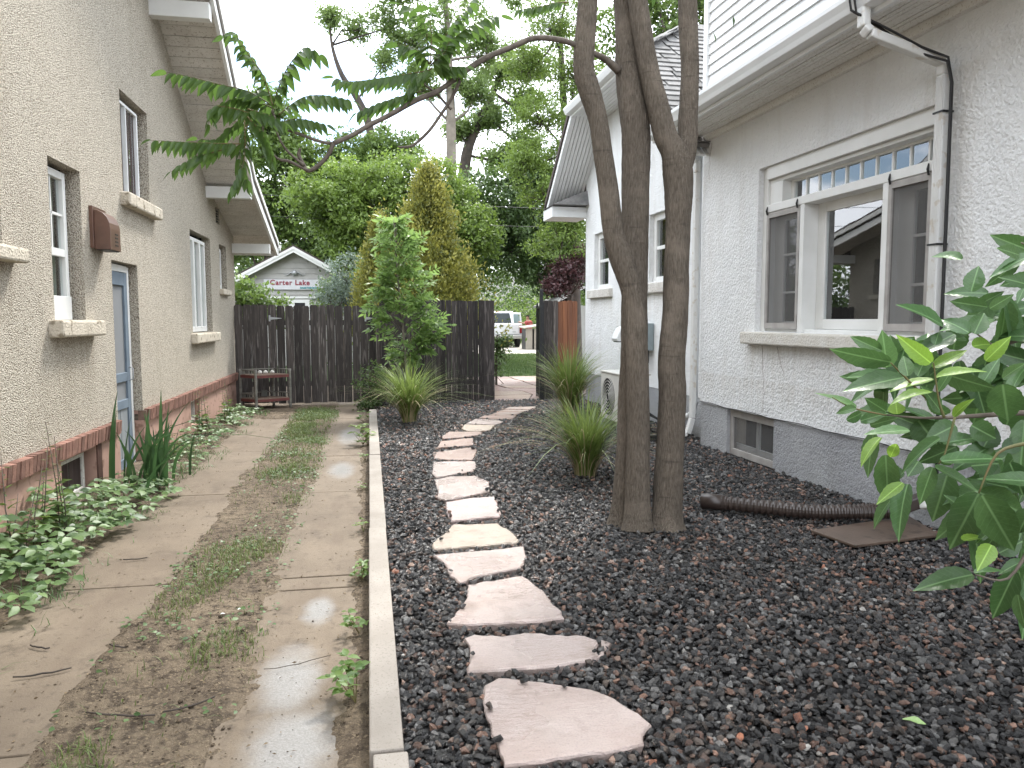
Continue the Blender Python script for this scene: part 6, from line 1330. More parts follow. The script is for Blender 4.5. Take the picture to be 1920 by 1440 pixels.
bgtree('tall_elm_tree', 'tall open tree with a pale straight trunk against the sky', 'tree', (3.35, 32, 0), [(3.35, 32, 0, .30), (3.4, 32, 5, .24), (3.42, 32, 9.5, .2), (3.35, 32, 12, .14), (3.2, 32, 15, .08)], [(3.3, 32, 13.6, 1.8, 1.4, 1.5), (3.2, 32, 16.2, 2.6, 1.6, 1.2), (.2, 32, 15.9, 1.6, 1.4, 1.0), (6.2, 32, 15.2, 1.4, 1.4, 1.0), (1.8, 32, 12.8, 1.0, 1.2, .9), (4.9, 32, 12.6, 1.1, 1.2, 1.0), (2.2, 32, 11.0, .9, 1, .7), (4.4, 32, 10.9, .8, 1, .7), (1.3, 31.5, 14.6, 1.0, 1, .8)], 34, 60, .16, f_haze, 3, .42, thin=1.0, bark=pm('pale bark', (.23, .20, .165), (.16, .14, .115), 4, .9, .4, 20, .01), tr=.17)
bgtree('leaning_tree', 'open tree with dark leaning trunk right of the pale trunk', 'tree', (4.0, 34, 0), [(4.0, 34, 0, .34), (4.1, 34, 6, .28), (4.3, 34, 8.7, .24), (4.9, 34, 10.2, .2), (5.5, 34, 11.4, .13), (6.0, 34, 12.8, .07)], [(5.9, 34, 12.3, 1.0, 1, .9), (7.4, 34, 12.6, 1.0, 1, .8), (5.8, 34, 8.6, .9, 1, .6), (6.9, 34, 11.0, .9, 1, .8), (5.4, 34, 10.2, .8, .9, .7), (6.8, 34, 9.4, 1.0, 1, .8), (4.0, 34, 9.9, .7, .8, .6)], 34, 58, .16, f_haze, 4, .46, thin=1.0, tr=.2)
bgtree('sparse_tree', 'thin half bare tree with crooked branch left of the tall trunks', 'tree', (.55, 32, 0), [(.55, 32, 0, .26), (.5, 32, 6, .2), (.2, 32, 9.0, .17), (-.3, 32, 10.3, .14), (-.9, 32, 11.2, .10), (-1.25, 32, 12.3, .06), (-1.3, 32, 13.2, .03)], [(-1.25, 32, 13.4, .5, .6, .4), (-.2, 32, 13.1, .8, .8, .5), (.9, 32, 13.4, .9, .9, .9), (.8, 32, 11.9, .6, .8, .5)], 22, 46, .15, f_haze, 5, .38, thin=.9, tr=.12)
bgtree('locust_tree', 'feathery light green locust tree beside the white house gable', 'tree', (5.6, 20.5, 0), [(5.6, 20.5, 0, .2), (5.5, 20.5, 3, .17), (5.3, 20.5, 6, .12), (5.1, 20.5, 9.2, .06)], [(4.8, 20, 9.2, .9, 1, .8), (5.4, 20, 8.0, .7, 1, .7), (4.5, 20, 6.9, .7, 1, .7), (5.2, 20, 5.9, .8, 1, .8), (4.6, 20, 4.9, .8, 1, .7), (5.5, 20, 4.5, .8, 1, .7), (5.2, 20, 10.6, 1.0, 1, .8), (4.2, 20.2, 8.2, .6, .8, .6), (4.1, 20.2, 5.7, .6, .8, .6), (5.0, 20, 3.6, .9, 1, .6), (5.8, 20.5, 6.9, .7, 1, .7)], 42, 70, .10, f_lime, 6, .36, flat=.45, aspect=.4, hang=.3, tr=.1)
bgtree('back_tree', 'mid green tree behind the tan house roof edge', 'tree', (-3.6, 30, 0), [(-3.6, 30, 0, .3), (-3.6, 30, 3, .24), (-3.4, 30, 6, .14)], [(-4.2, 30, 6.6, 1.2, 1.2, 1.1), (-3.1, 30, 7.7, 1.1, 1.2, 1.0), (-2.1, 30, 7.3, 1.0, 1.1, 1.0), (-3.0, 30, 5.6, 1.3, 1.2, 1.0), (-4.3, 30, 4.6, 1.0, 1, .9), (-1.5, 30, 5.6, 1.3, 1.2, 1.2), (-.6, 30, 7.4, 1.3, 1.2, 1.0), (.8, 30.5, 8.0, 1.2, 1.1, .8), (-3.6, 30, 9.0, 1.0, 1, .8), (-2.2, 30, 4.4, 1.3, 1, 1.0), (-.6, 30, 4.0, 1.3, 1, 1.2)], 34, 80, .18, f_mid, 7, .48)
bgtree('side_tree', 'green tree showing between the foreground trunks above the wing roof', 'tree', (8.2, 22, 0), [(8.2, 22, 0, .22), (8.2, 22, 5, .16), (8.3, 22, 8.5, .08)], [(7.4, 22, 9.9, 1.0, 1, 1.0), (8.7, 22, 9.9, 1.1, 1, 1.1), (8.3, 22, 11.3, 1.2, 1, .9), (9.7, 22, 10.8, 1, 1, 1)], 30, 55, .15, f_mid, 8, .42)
# golden conifers: upright sprays on a cone
def conifer(label, base, h, r0, seed, n_cl, per, z0=1.3):
    rg = np.random.default_rng(seed); t_ = thing('golden_arborvitae', label, 'conifer', base, 0, 'golden conifers behind the fence')
    MB().tube([(*base, .09), (base[0], base[1], h * .6, .05), (base[0] + .05, base[1], h * .97, .01)], 8).build('trunk', m_bbark, t_, True)
    PP = []; TT = []; DD = []
    for k in range(n_cl):
        a0 = rg.random() * 6.283; u = rg.random() ** 1.25; z_ = z0 + (h - z0) * u; rr_ = r0 * (1 - u) ** .72 * (.62 + .36 * rg.random() + .22 * math.sin(a0 * 1.0 + u * 9)); a = rg.random() * 6.283
        rad = rr_ * rg.random() ** .3; p = np.array([base[0] + math.cos(a) * rad, base[1] + math.sin(a) * rad, z_]); m_ = int(per * rg.uniform(.6, 1.3))
        s_ = rg.normal(0, 1, (m_, 3)) * np.array([.085, .085, .16]); PP.append(p + s_); out_ = np.array([math.cos(a) * .7, math.sin(a) * .7, 1.1]); DD.append(out_ + rg.normal(0, .75, (m_, 3)))
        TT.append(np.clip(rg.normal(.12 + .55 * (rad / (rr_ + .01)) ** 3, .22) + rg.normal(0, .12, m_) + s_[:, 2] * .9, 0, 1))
    P = np.concatenate(PP); n_ = len(P); scatter('crown', P, np.concatenate(DD), unit(rg.normal(0, 1, (n_, 3))), rg.uniform(.05, .11, n_), rg.uniform(.025, .05, n_), np.concatenate(TT), f_gold, t_); return t_
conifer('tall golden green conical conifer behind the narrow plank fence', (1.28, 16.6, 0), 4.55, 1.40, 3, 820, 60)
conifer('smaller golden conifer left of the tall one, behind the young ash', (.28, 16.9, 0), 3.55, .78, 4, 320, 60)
bgtree('silver_shrub', 'silvery grey-green shrub above the driveway gate', 'shrub', (-.5, 17.8, 0), [(-.5, 17.8, 0, .06), (-.5, 17.8, 1, .05), (-.5, 17.8, 2, .03)], [(-.45, 17.8, 2.55, .55, .5, .55), (-.85, 17.8, 2.1, .5, .5, .45), (-.1, 17.8, 2.1, .5, .5, .5)], 26, 40, .085, f_silver, 9, .22, aspect=.32, tr=.05)
bgtree('leafy_shrub', 'broad-leaved green shrub between the tan house and the garage sign', 'shrub', (-2.4, 17.2, 0), [(-2.4, 17.2, 0, .06), (-2.4, 17.2, 1, .05), (-2.3, 17.2, 2, .03)], [(-2.45, 17.2, 2.0, .45, .45, .45), (-2.0, 17.2, 1.75, .5, .45, .35), (-2.75, 17.2, 1.9, .4, .4, .5)], 26, 26, .11, f_mid, 10, .22, aspect=.7, tr=.05)
bgtree('lilac_shrub', 'green shrub right of the garage sign, behind the gate', 'shrub', (-.6, 19.5, 0), [(-.6, 19.5, 0, .07), (-.6, 19.5, 1, .05), (-.5, 19.5, 2, .03)], [(-.7, 19.5, 2.2, .42, .5, .4), (-.1, 19.5, 2.4, .6, .5, .6), (-.95, 19.5, 1.85, .3, .5, .3)], 30, 34, .10, f_mid, 12, .24, aspect=.6, tr=.05)
bgtree('plum_tree', 'dark red leaved plum behind the short fence panel', 'tree', (5.2, 19.5, 0), [(5.2, 19.5, 0, .08), (5.2, 19.5, 1.3, .06), (5.2, 19.5, 2.2, .04)], [(5.0, 19.5, 2.75, .55, .5, .4), (5.5, 19.5, 3.0, .6, .5, .5), (4.8, 19.5, 2.45, .4, .4, .3)], 26, 40, .085, f_plum, 13, .22, aspect=.6, tr=.06)
bgtree('gate_bush', 'leafy dark bush in front of the truck at the fence end', 'shrub', (2.9, 17.6, 0), [(2.9, 17.6, 0, .03), (2.9, 17.6, .6, .025), (2.92, 17.6, 1.2, .015)], [(2.85, 17.6, 1.0, .28, .3, .3), (3.0, 17.6, .75, .22, .3, .3), (2.8, 17.6, .45, .25, .3, .3), (3.12, 17.6, 1.05, .14, .2, .12)], 14, 16, .09, f_dark, 14, .14, aspect=.6, tr=.03)
# mass of trees and shrubs far behind
def mass(name, label, boxes, n, leaf, mt, seed):
    rg = np.random.default_rng(seed); PP = []; TT = []
    for (x0, x1, y0, y1, z0, z1) in boxes:
        k = 60; cs = rg.uniform((x0, y0, z0), (x1, y1, z1), (k, 3)); m_ = n // len(boxes); ci2 = rg.integers(0, k, m_); PP.append(cs[ci2] + rg.normal(0, .75, (m_, 3))); TT.append(np.clip(rg.random(k)[ci2] * .6 + rg.normal(.2, .12, m_), 0, 1))
    P = np.concatenate(PP); P[:, 2] = np.maximum(P[:, 2], .05); n_ = len(P)
    o = scatter(name, P, rg.normal(0, 1, (n_, 3)), unit(rg.normal(0, .7, (n_, 3)) + np.array([0, -.3, .8])), leaf * rg.uniform(.7, 1.3, n_), leaf * .6, np.concatenate(TT), mt); tag(o, label, 'trees', kind='stuff')
mass('far_woodland', 'dark mass of far trees and shrubs closing the view behind the gate and fences', [(-9, 0, 40, 44, .3, 5.0), (-14, -5, 34, 38, .3, 5.5), (0, 7, 52, 58, .3, 6.0), (7, 16, 52, 58, .5, 6.5), (14, 26, 40, 50, .3, 6.5), (10.8, 15, 36, 46, .3, 5.0), (-1.5, 3.6, 36, 40, .3, 5.0)], 60000, .24, f_dark, 41)
bgtree('yard_tree', 'dense tree beyond the gate far to the left, mirrored in the picture window', 'tree', (-13, 25, 0), [(-13, 25, 0, .3), (-13, 25, 3, .2), (-13, 25, 5, .1)], [(-12, 24.5, 3.2, 2.0, 1.6, 2.2), (-14.5, 24.5, 3.6, 2.2, 1.6, 2.4), (-16.5, 23.5, 4.4, 2.2, 1.6, 2.4), (-10, 25.5, 2.4, 1.6, 1.4, 1.8), (-18.5, 23, 5.2, 2.2, 1.6, 2.4)], 34, 60, .22, f_mid, 16, .6)
mass('yard_hedge', 'hedge beyond the gate behind the tan house, mirrored in the picture window', [(-12, -7.5, 19, 21, .2, 2.2), (-20, -12, 18, 20, .2, 2.6)], 9000, .2, f_dark, 43)
mass('back_thicket', 'green thicket filling the view behind the golden conifers', [(-4.5, 0, 34.5, 36, 1.5, 6.5), (-1.2, 3, 27.5, 29.5, .3, 4.6), (3, 6.0, 28.5, 30.5, 4.0, 5.6), (8.4, 11, 28, 31, .3, 5.6)], 42000, .17, f_mid, 44)
mass('alley_shrubs', 'light green shrubs along the alley behind the truck', [(3, 8, 49, 51, .2, 2.6), (8, 14, 47, 50, .2, 2.4)], 9000, .16, f_lime, 42)

# ---------------------------------------------------------------- young ash in front of the fence
def compound(P0, d, nrm, L, prs, ll):
    """positions of the leaflets of one pinnate leaf"""
    out_ = []; d = unit(np.array(d)); nrm = unit(np.array(nrm)); s_ = unit(np.cross(d, nrm))
    for i in range(prs):
        u = .3 + .55 * i / max(1, prs - 1); p = P0 + d * L * u - np.array([0, 0, 1]) * L * .18 * u * u
        for sg_ in (-1, 1): out_.append((p, d * .55 + s_ * sg_ * .85 - np.array([0, 0, .12]), nrm, ll))
    out_.append((P0 + d * L * .92 - np.array([0, 0, 1]) * L * .16, d - np.array([0, 0, .15]), nrm, ll * 1.1)); return out_
ya = thing('young_ash', 'young green ash sapling with thin pale stem in front of the fence', 'sapling', (.62, 12.7, .06))
tk_ = [(.62, 12.7, .02, .028), (.60, 12.7, .7, .024), (.55, 12.7, 1.4, .02), (.48, 12.7, 2.2, .014), (.42, 12.7, 3.2, .005)]
limb('trunk', tk_, ya, pm('pale ash bark', (.27, .24, .20), (.19, .17, .14), 8, .85, .3, 50, .004), 8)
rg2 = np.random.default_rng(55); LV = []; bb = MB()
for k in range(70):
    u = rg2.random() ** .8; z_ = 1.0 + 2.3 * u; i = min(3, max(0, int((z_ - .02) / .8))); cx0 = .56 - .06 * z_ / 1.2 + .05; a = rg2.random() * 6.283
    reach = (.66 * math.sin(PI * min(1, .30 + .72 * u)) ** .9 + .06) * rg2.uniform(.25, 1.0)
    if k < 10: a = rg2.uniform(-.5, .25); reach = rg2.uniform(.55, 1.0); z_ = rg2.uniform(.85, 1.15)
    p0 = np.array([cx0, 12.7, z_ - .15]); d = np.array([math.cos(a), math.sin(a) * .7, .7 + .6 * u]); tip_ = p0 + unit(d) * reach
    bb.tube([(*p0, .007), (*((p0 + tip_) / 2 + np.array([0, 0, .03])), .005), (*tip_, .003)], 5)
    for q in range(7):
        b0 = p0 + (tip_ - p0) * (.25 + .75 * q / 6); aa = a + rg2.uniform(-1.3, 1.3); dd_ = np.array([math.cos(aa), math.sin(aa), rg2.uniform(-.5, 1.0)])
        LV += compound(b0, dd_, np.array([rg2.normal(0, .6), rg2.normal(0, .6), 1]), rg2.uniform(.18, .27), 3, rg2.uniform(.09, .13))
bb.build('branches', m_twig, ya, True)
n = len(LV); hz = np.array([l[0][2] for l in LV])
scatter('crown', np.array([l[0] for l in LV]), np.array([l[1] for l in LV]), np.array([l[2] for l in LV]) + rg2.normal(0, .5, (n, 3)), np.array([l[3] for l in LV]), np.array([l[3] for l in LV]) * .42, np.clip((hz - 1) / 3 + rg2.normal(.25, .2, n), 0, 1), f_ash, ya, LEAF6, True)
# dark shrub at the foot of the gate
bgtree('gate_shrub', 'dark green low shrub at the foot of the gate beside the kerb end', 'shrub', (-.02, 13.35, .02), [(-.02, 13.35, 0, .02), (0, 13.35, .4, .015), (.05, 13.35, .75, .01)], [(-.05, 13.35, .32, .2, .25, .25), (.08, 13.35, .6, .22, .25, .25), (.2, 13.4, .35, .2, .25, .25), (.02, 13.3, .12, .22, .25, .1)], 18, 20, .055, f_dark, 15, .11, aspect=.55, tr=.02)

# ---------------------------------------------------------------- ornamental grasses
m_orn = leafmat('grass clump', (.075, .12, .028), (.25, .33, .085), .35, .45)
def clump(label, c, n, h, spread, seed, ww=.010):
    rg = np.random.default_rng(seed); t_ = thing('ornamental_grass', label, 'grass clump', (c[0], c[1], .07), 0, 'ornamental grasses in the gravel'); a = rg.random(n) * 6.283; r_ = .09 * rg.random(n) ** .5
    P = np.stack([c[0] + np.cos(a) * r_, c[1] + np.sin(a) * r_, np.full(n, .06)], 1); a2 = a + rg.normal(0, .5, n); hh = h * rg.uniform(.5, 1.15, n); bd = np.abs(rg.normal(0, 1, n)) * spread + .06 + r_ * 2.5
    blades('blades', P, np.stack([np.cos(a2), np.sin(a2), a * 0], 1), hh, rg.uniform(.6, 1.2, n) * ww, bd, np.clip(rg.normal(.5, .25, n), 0, 1), m_orn, t_, 7)
    m_ = n // 12; a = rg.random(m_) * 6.283; P = np.stack([c[0] + np.cos(a) * .1, c[1] + np.sin(a) * .1, np.full(m_, .06)], 1)
    blades('dry_blades', P, np.stack([np.cos(a), np.sin(a), a * 0], 1), h * rg.uniform(.6, 1.1, m_), np.full(m_, ww * .8), rg.uniform(.5, 1.5, m_), rg.random(m_), leafmat('dry grass %d' % seed, (.30, .24, .12), (.48, .40, .24), .2, .6), t_, 7); return t_
clump('fountain of tall green grass beside the kerb end, in front of the young ash', (.55, 11.0), 640, 1.0, .48, 61, .014)
clump('tall green grass clump in front of the short red brown fence', (3.05, 11.5), 640, 1.22, .42, 62, .015)
clump('lower green grass clump just left of the tree trunks', (2.0, 6.95), 640, .86, .46, 63, .012)
# ---------------------------------------------------------------- driveway grass and weeds
def dgrass(n, ymin, ymax, xs, h, seed, dens):
    rg = np.random.default_rng(seed); x_ = rg.uniform(*xs, n); y_ = ymin + (ymax - ymin) * rg.random(n); k = dens(x_, y_, rg); x_, y_ = x_[k], y_[k]; m_ = len(x_); a = rg.random(m_) * 6.283
    return np.stack([x_, y_, soil_h(x_, y_) - .004], 1), np.stack([np.cos(a), np.sin(a), a * 0], 1), h * rg.uniform(.5, 1.3, m_), rg
def dens_mid(x, y, rg):
    p = fbm(x, y, 1.9, 3, 77); f = np.clip((y - 6.8) / 2.2, 0, 1) * np.clip((14.0 - y) / .8, 0, 1); mid_ = np.clip(1.25 - np.abs(x + .86) / .32, 0, 1)
    near_ = np.clip((p - .45) * 7, .03, 1) * .75; return rg.random(len(x)) < (np.maximum(f * np.clip((p - .28) * 6, .15, 1), near_)) * mid_
P, D, H_, rg_ = dgrass(60000, 2.3, 14.0, (-1.3, -.42), .055, 71, dens_mid)
o = blades('driveway_grass', P, D, H_, np.full(len(P), .0042) + .0025 * (P[:, 1] > 7), rg_.uniform(.2, 1.3, len(P)), np.clip(rg_.normal(.45, .28, len(P)), 0, 1), leafmat('driveway turf', (.07, .105, .028), (.19, .245, .07), .25, .55), None, 3); tag(o, 'patchy thin grass growing in the soil between the wheel strips', 'grass', kind='stuff')
# small clover leaves in the far part of the median
rg2 = np.random.default_rng(5); n = 5200; x_ = rg2.uniform(-1.25, -.5, n); y_ = rg2.uniform(3, 13.4, n); k = rg2.random(n) < np.where(y_ > 7.5, .9, .5) * (fbm(x_, y_, 2.3, 3, 19) > .44); x_, y_ = x_[k], y_[k]; n = len(x_); P = np.stack([x_, y_, soil_h(x_, y_) + rg2.uniform(.012, .045, n)], 1); a = rg2.random(n) * 6.283
o = scatter('clover', P, np.stack([np.cos(a), np.sin(a), a * 0], 1), np.array([0, 0, 1.0]) + rg2.normal(0, .35, (n, 3)), rg2.uniform(.018, .036, n), rg2.uniform(.014, .026, n), rg2.random(n), fol('clover', (.055, .11, .035), (.15, .23, .085), .25), None, LEAF6); tag(o, 'low clover and weed leaves among the driveway grass', 'weeds', kind='stuff')
# leafy ground cover along the tan house
rg2 = np.random.default_rng(6); LV = []
def gc_patch(x0, x1, y0, y1, cnt, hmax, ls):
    for _ in range(cnt):
        x_ = rg2.uniform(x0, x1); y_ = rg2.uniform(y0, y1); edge = (x_ - x0) / (x1 - x0); h_ = hmax * (1 - .75 * edge) * rg2.uniform(.35, 1.0) + .03; a = rg2.random() * 6.283; L_ = ls * rg2.uniform(.7, 1.25)
        p = np.array([x_, y_, h_ + .02]); nrm = np.array([.35 + rg2.normal(0, .28), -.25 + rg2.normal(0, .28), 1.0])
        for da in (-1.15, 0, 1.15) if rg2.random() < .75 else (-2, -.9, 0, .9, 2): LV.append((p + np.array([math.cos(a + da), math.sin(a + da), 0]) * L_ * .12, np.array([math.cos(a + da), math.sin(a + da), rg2.uniform(-.25, .12)]), nrm, L_ * (1.0 if da == 0 else .85)))
gc_patch(-2.28, -1.70, 3.3, 5.0, 100, .30, .088); gc_patch(-2.30, -1.80, 4.9, 6.0, 90, .36, .088); gc_patch(-2.30, -1.72, 5.7, 6.6, 70, .28, .08); gc_patch(-2.28, -1.70, 6.6, 7.3, 50, .20, .085)
gc_patch(-2.28, -1.78, 7.3, 9.6, 80, .18, .06); gc_patch(-2.26, -1.84, 9.6, 11.0, 60, .22, .07); gc_patch(-2.2, -1.76, 11.2, 13.2, 70, .2, .075); gc_patch(-2.2, -1.75, 2.2, 3.4, 70, .22, .08)
n = len(LV); t_ = np.repeat(rg2.random(n // 3 + 1), 3)[:n]
o = scatter('ground_cover', np.array([l[0] for l in LV]), np.array([l[1] for l in LV]), np.array([l[2] for l in LV]) + rg2.normal(0, .12, (n, 3)), np.array([l[3] for l in LV]), np.array([l[3] for l in LV]) * .62, np.clip(t_ * .8 + rg2.normal(.1, .15, n), 0, 1), leafmat('ground cover leaf', (.05, .105, .036), (.19, .29, .10), .3, .47), None, LEAF6, True); tag(o, 'leafy green ground cover weeds along the foundation of the tan house', 'weeds', kind='stuff')
# grass tufts and litter in the same bed
P, D, H_, rg_ = dgrass(9000, 3, 13.8, (-2.3, -1.62), .10, 72, lambda x, y, rg: rg.random(len(x)) < np.clip((fbm(x, y, 2.2, 3, 5) - .42) * 5, 0, 1)); o = blades('bed_grass', P, D, H_, np.full(len(P), .006), rg_.uniform(.3, 1.2, len(P)), rg_.random(len(P)), m_fol['clover'], None, 3); tag(o, 'wisps of grass among the weeds beside the tan house', 'grass', kind='stuff')
# tall flowering weeds
def tall_weed(label, base, hs, seed, broad=False):
    rg = np.random.default_rng(seed); t_ = thing('tall_weed', label, 'weed', base, 0, 'tall weeds by the tan house'); L3 = []
    for h_ in hs:
        a = rg.random() * 6.283; b0 = np.array(base) + np.array([rg.normal(0, .07), rg.normal(0, .07), -.01]); tp_ = b0 + np.array([math.cos(a) * .08, math.sin(a) * .08, h_]); MB().tube([(*b0, .005), (*((b0 + tp_) / 2 + rg.normal(0, .015, 3)), .004), (*tp_, .002)], 5).build('stem', m_twig, t_, True)
        k = int(h_ * 34)
        for i in range(k):
            u = .12 + .86 * i / k; p = b0 + (tp_ - b0) * u; aa = i * 2.4 + a; L_ = (.10 if u < .55 else .045) * rg.uniform(.7, 1.2) * (1.3 if broad else 1); L3.append((p, np.array([math.cos(aa), math.sin(aa), rg.uniform(-.1, .5)]), np.array([rg.normal(0, .25), rg.normal(0, .25), 1]), L_, .5 if u < .55 else .28))
    n_ = len(L3); scatter('leaves', np.array([l[0] for l in L3]), np.array([l[1] for l in L3]), np.array([l[2] for l in L3]), np.array([l[3] for l in L3]), np.array([l[3] * l[4] for l in L3]), rg.random(n_), m_fol['mid'], t_, LEAF6, True)
tall_weed('tall thin flowering weeds in front of the near basement window', (-2.12, 5.62, .03), [.85, .75, .6, .7, .5], 81)
tall_weed('slender weeds at the left picture edge against the pink foundation', (-2.2, 5.2, .03), [.6, .7, .5, .45], 82)
tall_weed('weeds in front of the far basement window', (-2.17, 10.6, .03), [.62, .5, .55, .4], 83, True)
tall_weed('upright leafy weed near the cart', (-2.1, 12.1, .03), [.5, .6, .42], 84, True)
tall_weed('bright leafy weed beside the screen door', (-2.12, 8.75, .03), [.42, .3, .35], 85, True)
# sword-leaved iris
ir = thing('iris_clump', 'dark green sword-leaved iris clump below the screen door', 'iris', (-2.0, 7.55, .03)); m_iris = leafmat('iris blade', (.03, .075, .026), (.07, .145, .05), .25, .4, objrand=True); rg = random.Random(17)
for k in range(34):
    bx0, by0 = -2.02 + rg.gauss(0, .10), 7.55 + rg.gauss(0, .30); a = rg.random() * 6.283; h_ = rg.uniform(.5, .98); bend = rg.choice((.12, .2, .3, .45)) if k < 26 else rg.uniform(.9, 1.25); wd = rg.uniform(.028, .044)
    if k >= 26: a = rg.uniform(-1.0, .3)
    D2 = np.array([math.cos(a), math.sin(a)]); nseg = 9; v = []; S2 = np.array([-D2[1], D2[0]])
    if rg.random() < .7: S2 = np.array([1.0, -.3]) * .95
    for i in range(nseg + 1):
        u = i / nseg; c = (bx0 + D2[0] * bend * h_ * u * u, by0 + D2[1] * bend * h_ * u * u, .02 + h_ * (u - .42 * bend * u ** 3)); hw_ = wd * (1 - u ** 3) * .5 + .0005
        v += [(c[0] - S2[0] * hw_, c[1] - S2[1] * hw_, c[2]), (c[0], c[1] - .004, c[2] + .003), (c[0] + S2[0] * hw_, c[1] + S2[1] * hw_, c[2])]
    m_ = bpy.data.meshes.new('leaf'); m_.from_pydata(v, [], [(3 * i + j, 3 * i + j + 1, 3 * i + j + 4, 3 * i + j + 3) for i in range(nseg) for j in (0, 1)]); m_.materials.append(m_iris); m_.polygons.foreach_set('use_smooth', [True] * len(m_.polygons)); o = bpy.data.objects.new('leaf', m_); COL.objects.link(o); adopt(o, ir)
# sprigs along the kerb
def sprig(label, base, n_l, size, seed, light=False):
    rg = np.random.default_rng(seed); t_ = thing('kerb_weed', label, 'weed', base, 0, 'weeds along the kerb'); L3 = []
    for k in range(n_l):
        a = rg.random() * 6.283; r_ = size * rg.random() ** .6; p1 = np.array(base) + np.array([math.cos(a) * r_ * .55 - .02, math.sin(a) * r_ * 1.1, size * rg.uniform(.25, 1.0)])
        if k % 2 == 0: MB().tube([(*base, .0028), (*((np.array(base) + p1) / 2), .002), (*p1, .0012)], 4).build('stem', rach, t_)
        for q in range(4): aa = rg.random() * 6.283; L3.append((p1, np.array([math.cos(aa), math.sin(aa), rg.uniform(-.2, .4)]), np.array([rg.normal(0, .3), -.2 + rg.normal(0, .3), 1]), size * rg.uniform(.22, .42)))
    n_ = len(L3); scatter('leaves', np.array([l[0] for l in L3]), np.array([l[1] for l in L3]), np.array([l[2] for l in L3]), np.array([l[3] for l in L3]), np.array([l[3] * .58 for l in L3]), rg.random(n_), m_fol['lime'] if light else m_fol['ash'], t_, LEAF6, True)
for (b_, n_l, s_, sd_, lt, lb) in (((-.075, 3.05, .01), 16, .15, 91, 0, 'leafy weed with dark stems by the kerb, nearest the camera'), ((-.07, 3.75, .01), 9, .12, 92, 0, 'pale leafed weed by the kerb, second from the camera'), ((-.06, 4.55, .01), 14, .11, 93, 0, 'bushy weed by the kerb, third from the camera'), ((-.06, 5.6, .01), 8, .09, 94, 1, 'small light green weed by the kerb, fourth from the camera'), ((-.06, 7.0, .01), 7, .09, 95, 1, 'small light green weed by the kerb, fifth from the camera'), ((-.06, 8.5, .01), 7, .10, 96, 0, 'thin weed by the kerb where the second and third blocks meet'), ((-.09, 9.6, .01), 18, .24, 97, 1, 'tallest bright green weed leaning over the kerb, far down the strip'), ((-.10, 11.8, .01), 14, .16, 98, 0, 'weed by the last kerb block near the gate')): sprig(lb, b_, n_l, s_, sd_, lt)
# twigs and fallen leaves
rg = random.Random(77)
for (x_, y_, a, L_, lb) in ((-1.42, 3.55, .25, .22, 'dark straight twig on the left wheel strip'), (-1.55, 3.85, -.5, .12, 'short dark twig left of the straight one, on the left wheel strip'), (-.98, 3.10, -.25, .28, 'brown twig in the soil at the bottom of the picture'), (-.72, 3.12, .5, .20, 'forked brown twig near the wet concrete'), (-1.18, 3.75, -.6, .10, 'small twig at the soil edge of the left wheel strip'), (-.33, 3.45, .35, .30, 'thin dark stem lying across the wet patch'), (-.62, 6.55, 1.3, .20, 'curled brown stick in the median soil'), (-1.5, 5.2, .2, .14, 'small twig on the left wheel strip beside the ground cover')):
    ps = []; c = .5 if 'curled' in lb else .12
    for i in range(7): u = i / 6 - .5; ps.append((x_ + math.cos(a) * L_ * u - math.sin(a) * L_ * c * (u * u * 2), y_ + math.sin(a) * L_ * u + math.cos(a) * L_ * c * u * u * 2, max(0, float(soil_h(np.array([x_]), np.array([y_]))[0])) + .012 + rg.uniform(0, .006), (.0045 if 'thin' not in lb else .002) * (1 - .4 * abs(u))))
    o = MB().tube(ps, 5).build('twig', m_bbark, None, True); tag(o, lb, 'twig')
lf = leaf_mesh('fallen_leaf', 6, lambda u: .5 * math.sin(PI * (u * .92 + .05)), .1, .2, 0, .1, 4, None); lf.materials.append(pm('pale green fallen leaf', (.30, .42, .18), (.24, .36, .13), 12, .5))
o = bpy.data.objects.new('fallen_leaf', lf); COL.objects.link(o); o.matrix_basis = lmat(Vector((1.87, 2.36, .115)), (.7, -.6, .1), (.1, -.2, 1), .075); tag(o, 'pale green fallen leaf lying on the gravel at the bottom of the picture', 'leaf')
for (x_, y_, lb) in ((-.78, 4.08, 'left of two small white petals on the driveway soil'), (-.70, 4.13, 'right of two small white petals on the driveway soil')):
    m_ = lf.copy(); m_.materials.clear(); m_.materials.append(m_white); o = bpy.data.objects.new('petal', m_); COL.objects.link(o); o.matrix_basis = lmat(Vector((x_, y_, .03)), (rg.random(), .5, 0), (0, 0, 1), .028); tag(o, lb, 'petal', 'petals on the driveway')

# ---------------------------------------------------------------- large-leaved ash branch in the right foreground
ab = thing('ash_shrub', 'large-leaved green ash shrub reaching in from the right edge, closest to the camera', 'shrub', (2.25, 1.25, .08))
limb('trunk', [(2.25, 1.25, .05, .03), (2.22, 1.27, .6, .027), (2.15, 1.3, 1.1, .022), (2.05, 1.36, 1.5, .014), (1.95, 1.4, 1.9, .008)], ab, m_bbark, 8)
for k, S_ in enumerate(TWIGS): limb('twig', S_, ab, m_twig if k not in (1, 2, 3, 4, 7) else rach, 7, 4, .03, 60 + k)
for (a, b) in (((2.10, 1.33, 1.3), TWIGS[0][0]), ((2.08, 1.35, 1.42), TWIGS[6][0]), ((2.2, 1.28, .7), TWIGS[5][0]), ((1.98, 1.39, 1.8), TWIGS[8][0]), ((2.12, 1.32, 1.2), TWIGS[7][0])):
    limb('twig', [(*a, .012), (*((Vector(a) + Vector(b[:3])) / 2 + Vector((0, 0, .04))), .010), (*b[:3], b[3])], ab, m_twig, 7)
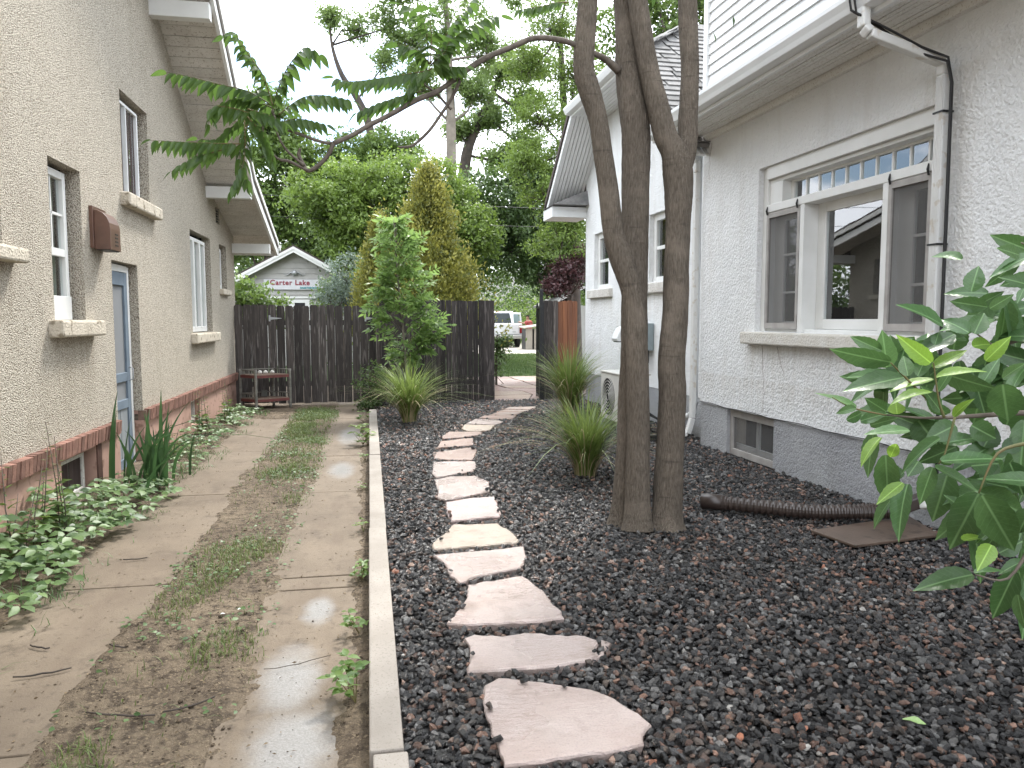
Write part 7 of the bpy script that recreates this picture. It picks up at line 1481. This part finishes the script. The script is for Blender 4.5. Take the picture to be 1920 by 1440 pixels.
def ashmesh(nm, mt): return [leaf_mesh(nm, 14, lambda u: .46 * max(0.004, math.sin(PI * min(1.0, (u * .97 + .03)) ** .78)) ** .85 * (1 - .12 * u) * (1 if u < .85 else 1 - (u - .85) * 2.2), d_, .10 + .04 * k, .035, .035, k + 3, mt) for k, d_ in enumerate((.06, .14, .24))]
am = [ashmesh('leaf', leafmat('ash leaf dark', (.042, .098, .030), (.082, .16, .048), .3, .34, objrand=True, veins=True)), ashmesh('leaf', leafmat('ash leaf', (.062, .135, .046), (.105, .20, .068), .32, .30, objrand=True, veins=True)), ashmesh('leaf', leafmat('young ash leaf', (.14, .26, .035), (.21, .35, .05), .42, .38, objrand=True, veins=True))]  # middle set is paler: sky sheen on the leaves put into its colour
rg = random.Random(23); camp = Vector((0, 0, 1.55))
def ashleaf(p, q, wapp, k):
    p = Vector(p); q = Vector(q); ax = q - p; L = ax.length; d = ax.normalized(); v = (camp - p).normalized(); f = (v - d * v.dot(d)).normalized(); s_ = d.cross(f)
    wt = max(wapp, .40 * L); c = min(1.0, wapp / wt); ang = math.acos(c) * (1 if k == 1 else rg.choice((-1, 1)))
    # tilt about the leaf axis; pale leaves turn their face to the sky
    n1 = f * math.cos(ang) + s_ * math.sin(ang); n2 = f * math.cos(ang) - s_ * math.sin(ang); nrm = n1 if (n1.z > n2.z) == (k != 0 or rg.random() < .7) else n2
    if k == 1: nrm = (nrm + Vector((0, 0, .8))).normalized()
    inst('leaf', am[k][rg.randrange(3)], ab, lmat(p, d, nrm, L, wt / .46), False)
for l in LEAFLETS: ashleaf(l[0:3], l[3:6], l[6], l[7])
for k in range(36):    # leaves behind and beyond the right edge
    c = Vector((rg.uniform(1.38, 1.75), rg.uniform(1.35, 1.75), rg.uniform(1.02, 1.72))); d = Vector((rg.uniform(-1, .2), rg.uniform(-.5, .8), rg.uniform(-.9, .3))).normalized() * rg.uniform(.09, .14); ashleaf(c, c + d, d.length * rg.uniform(.25, .42), rg.choice((0, 0, 1)))
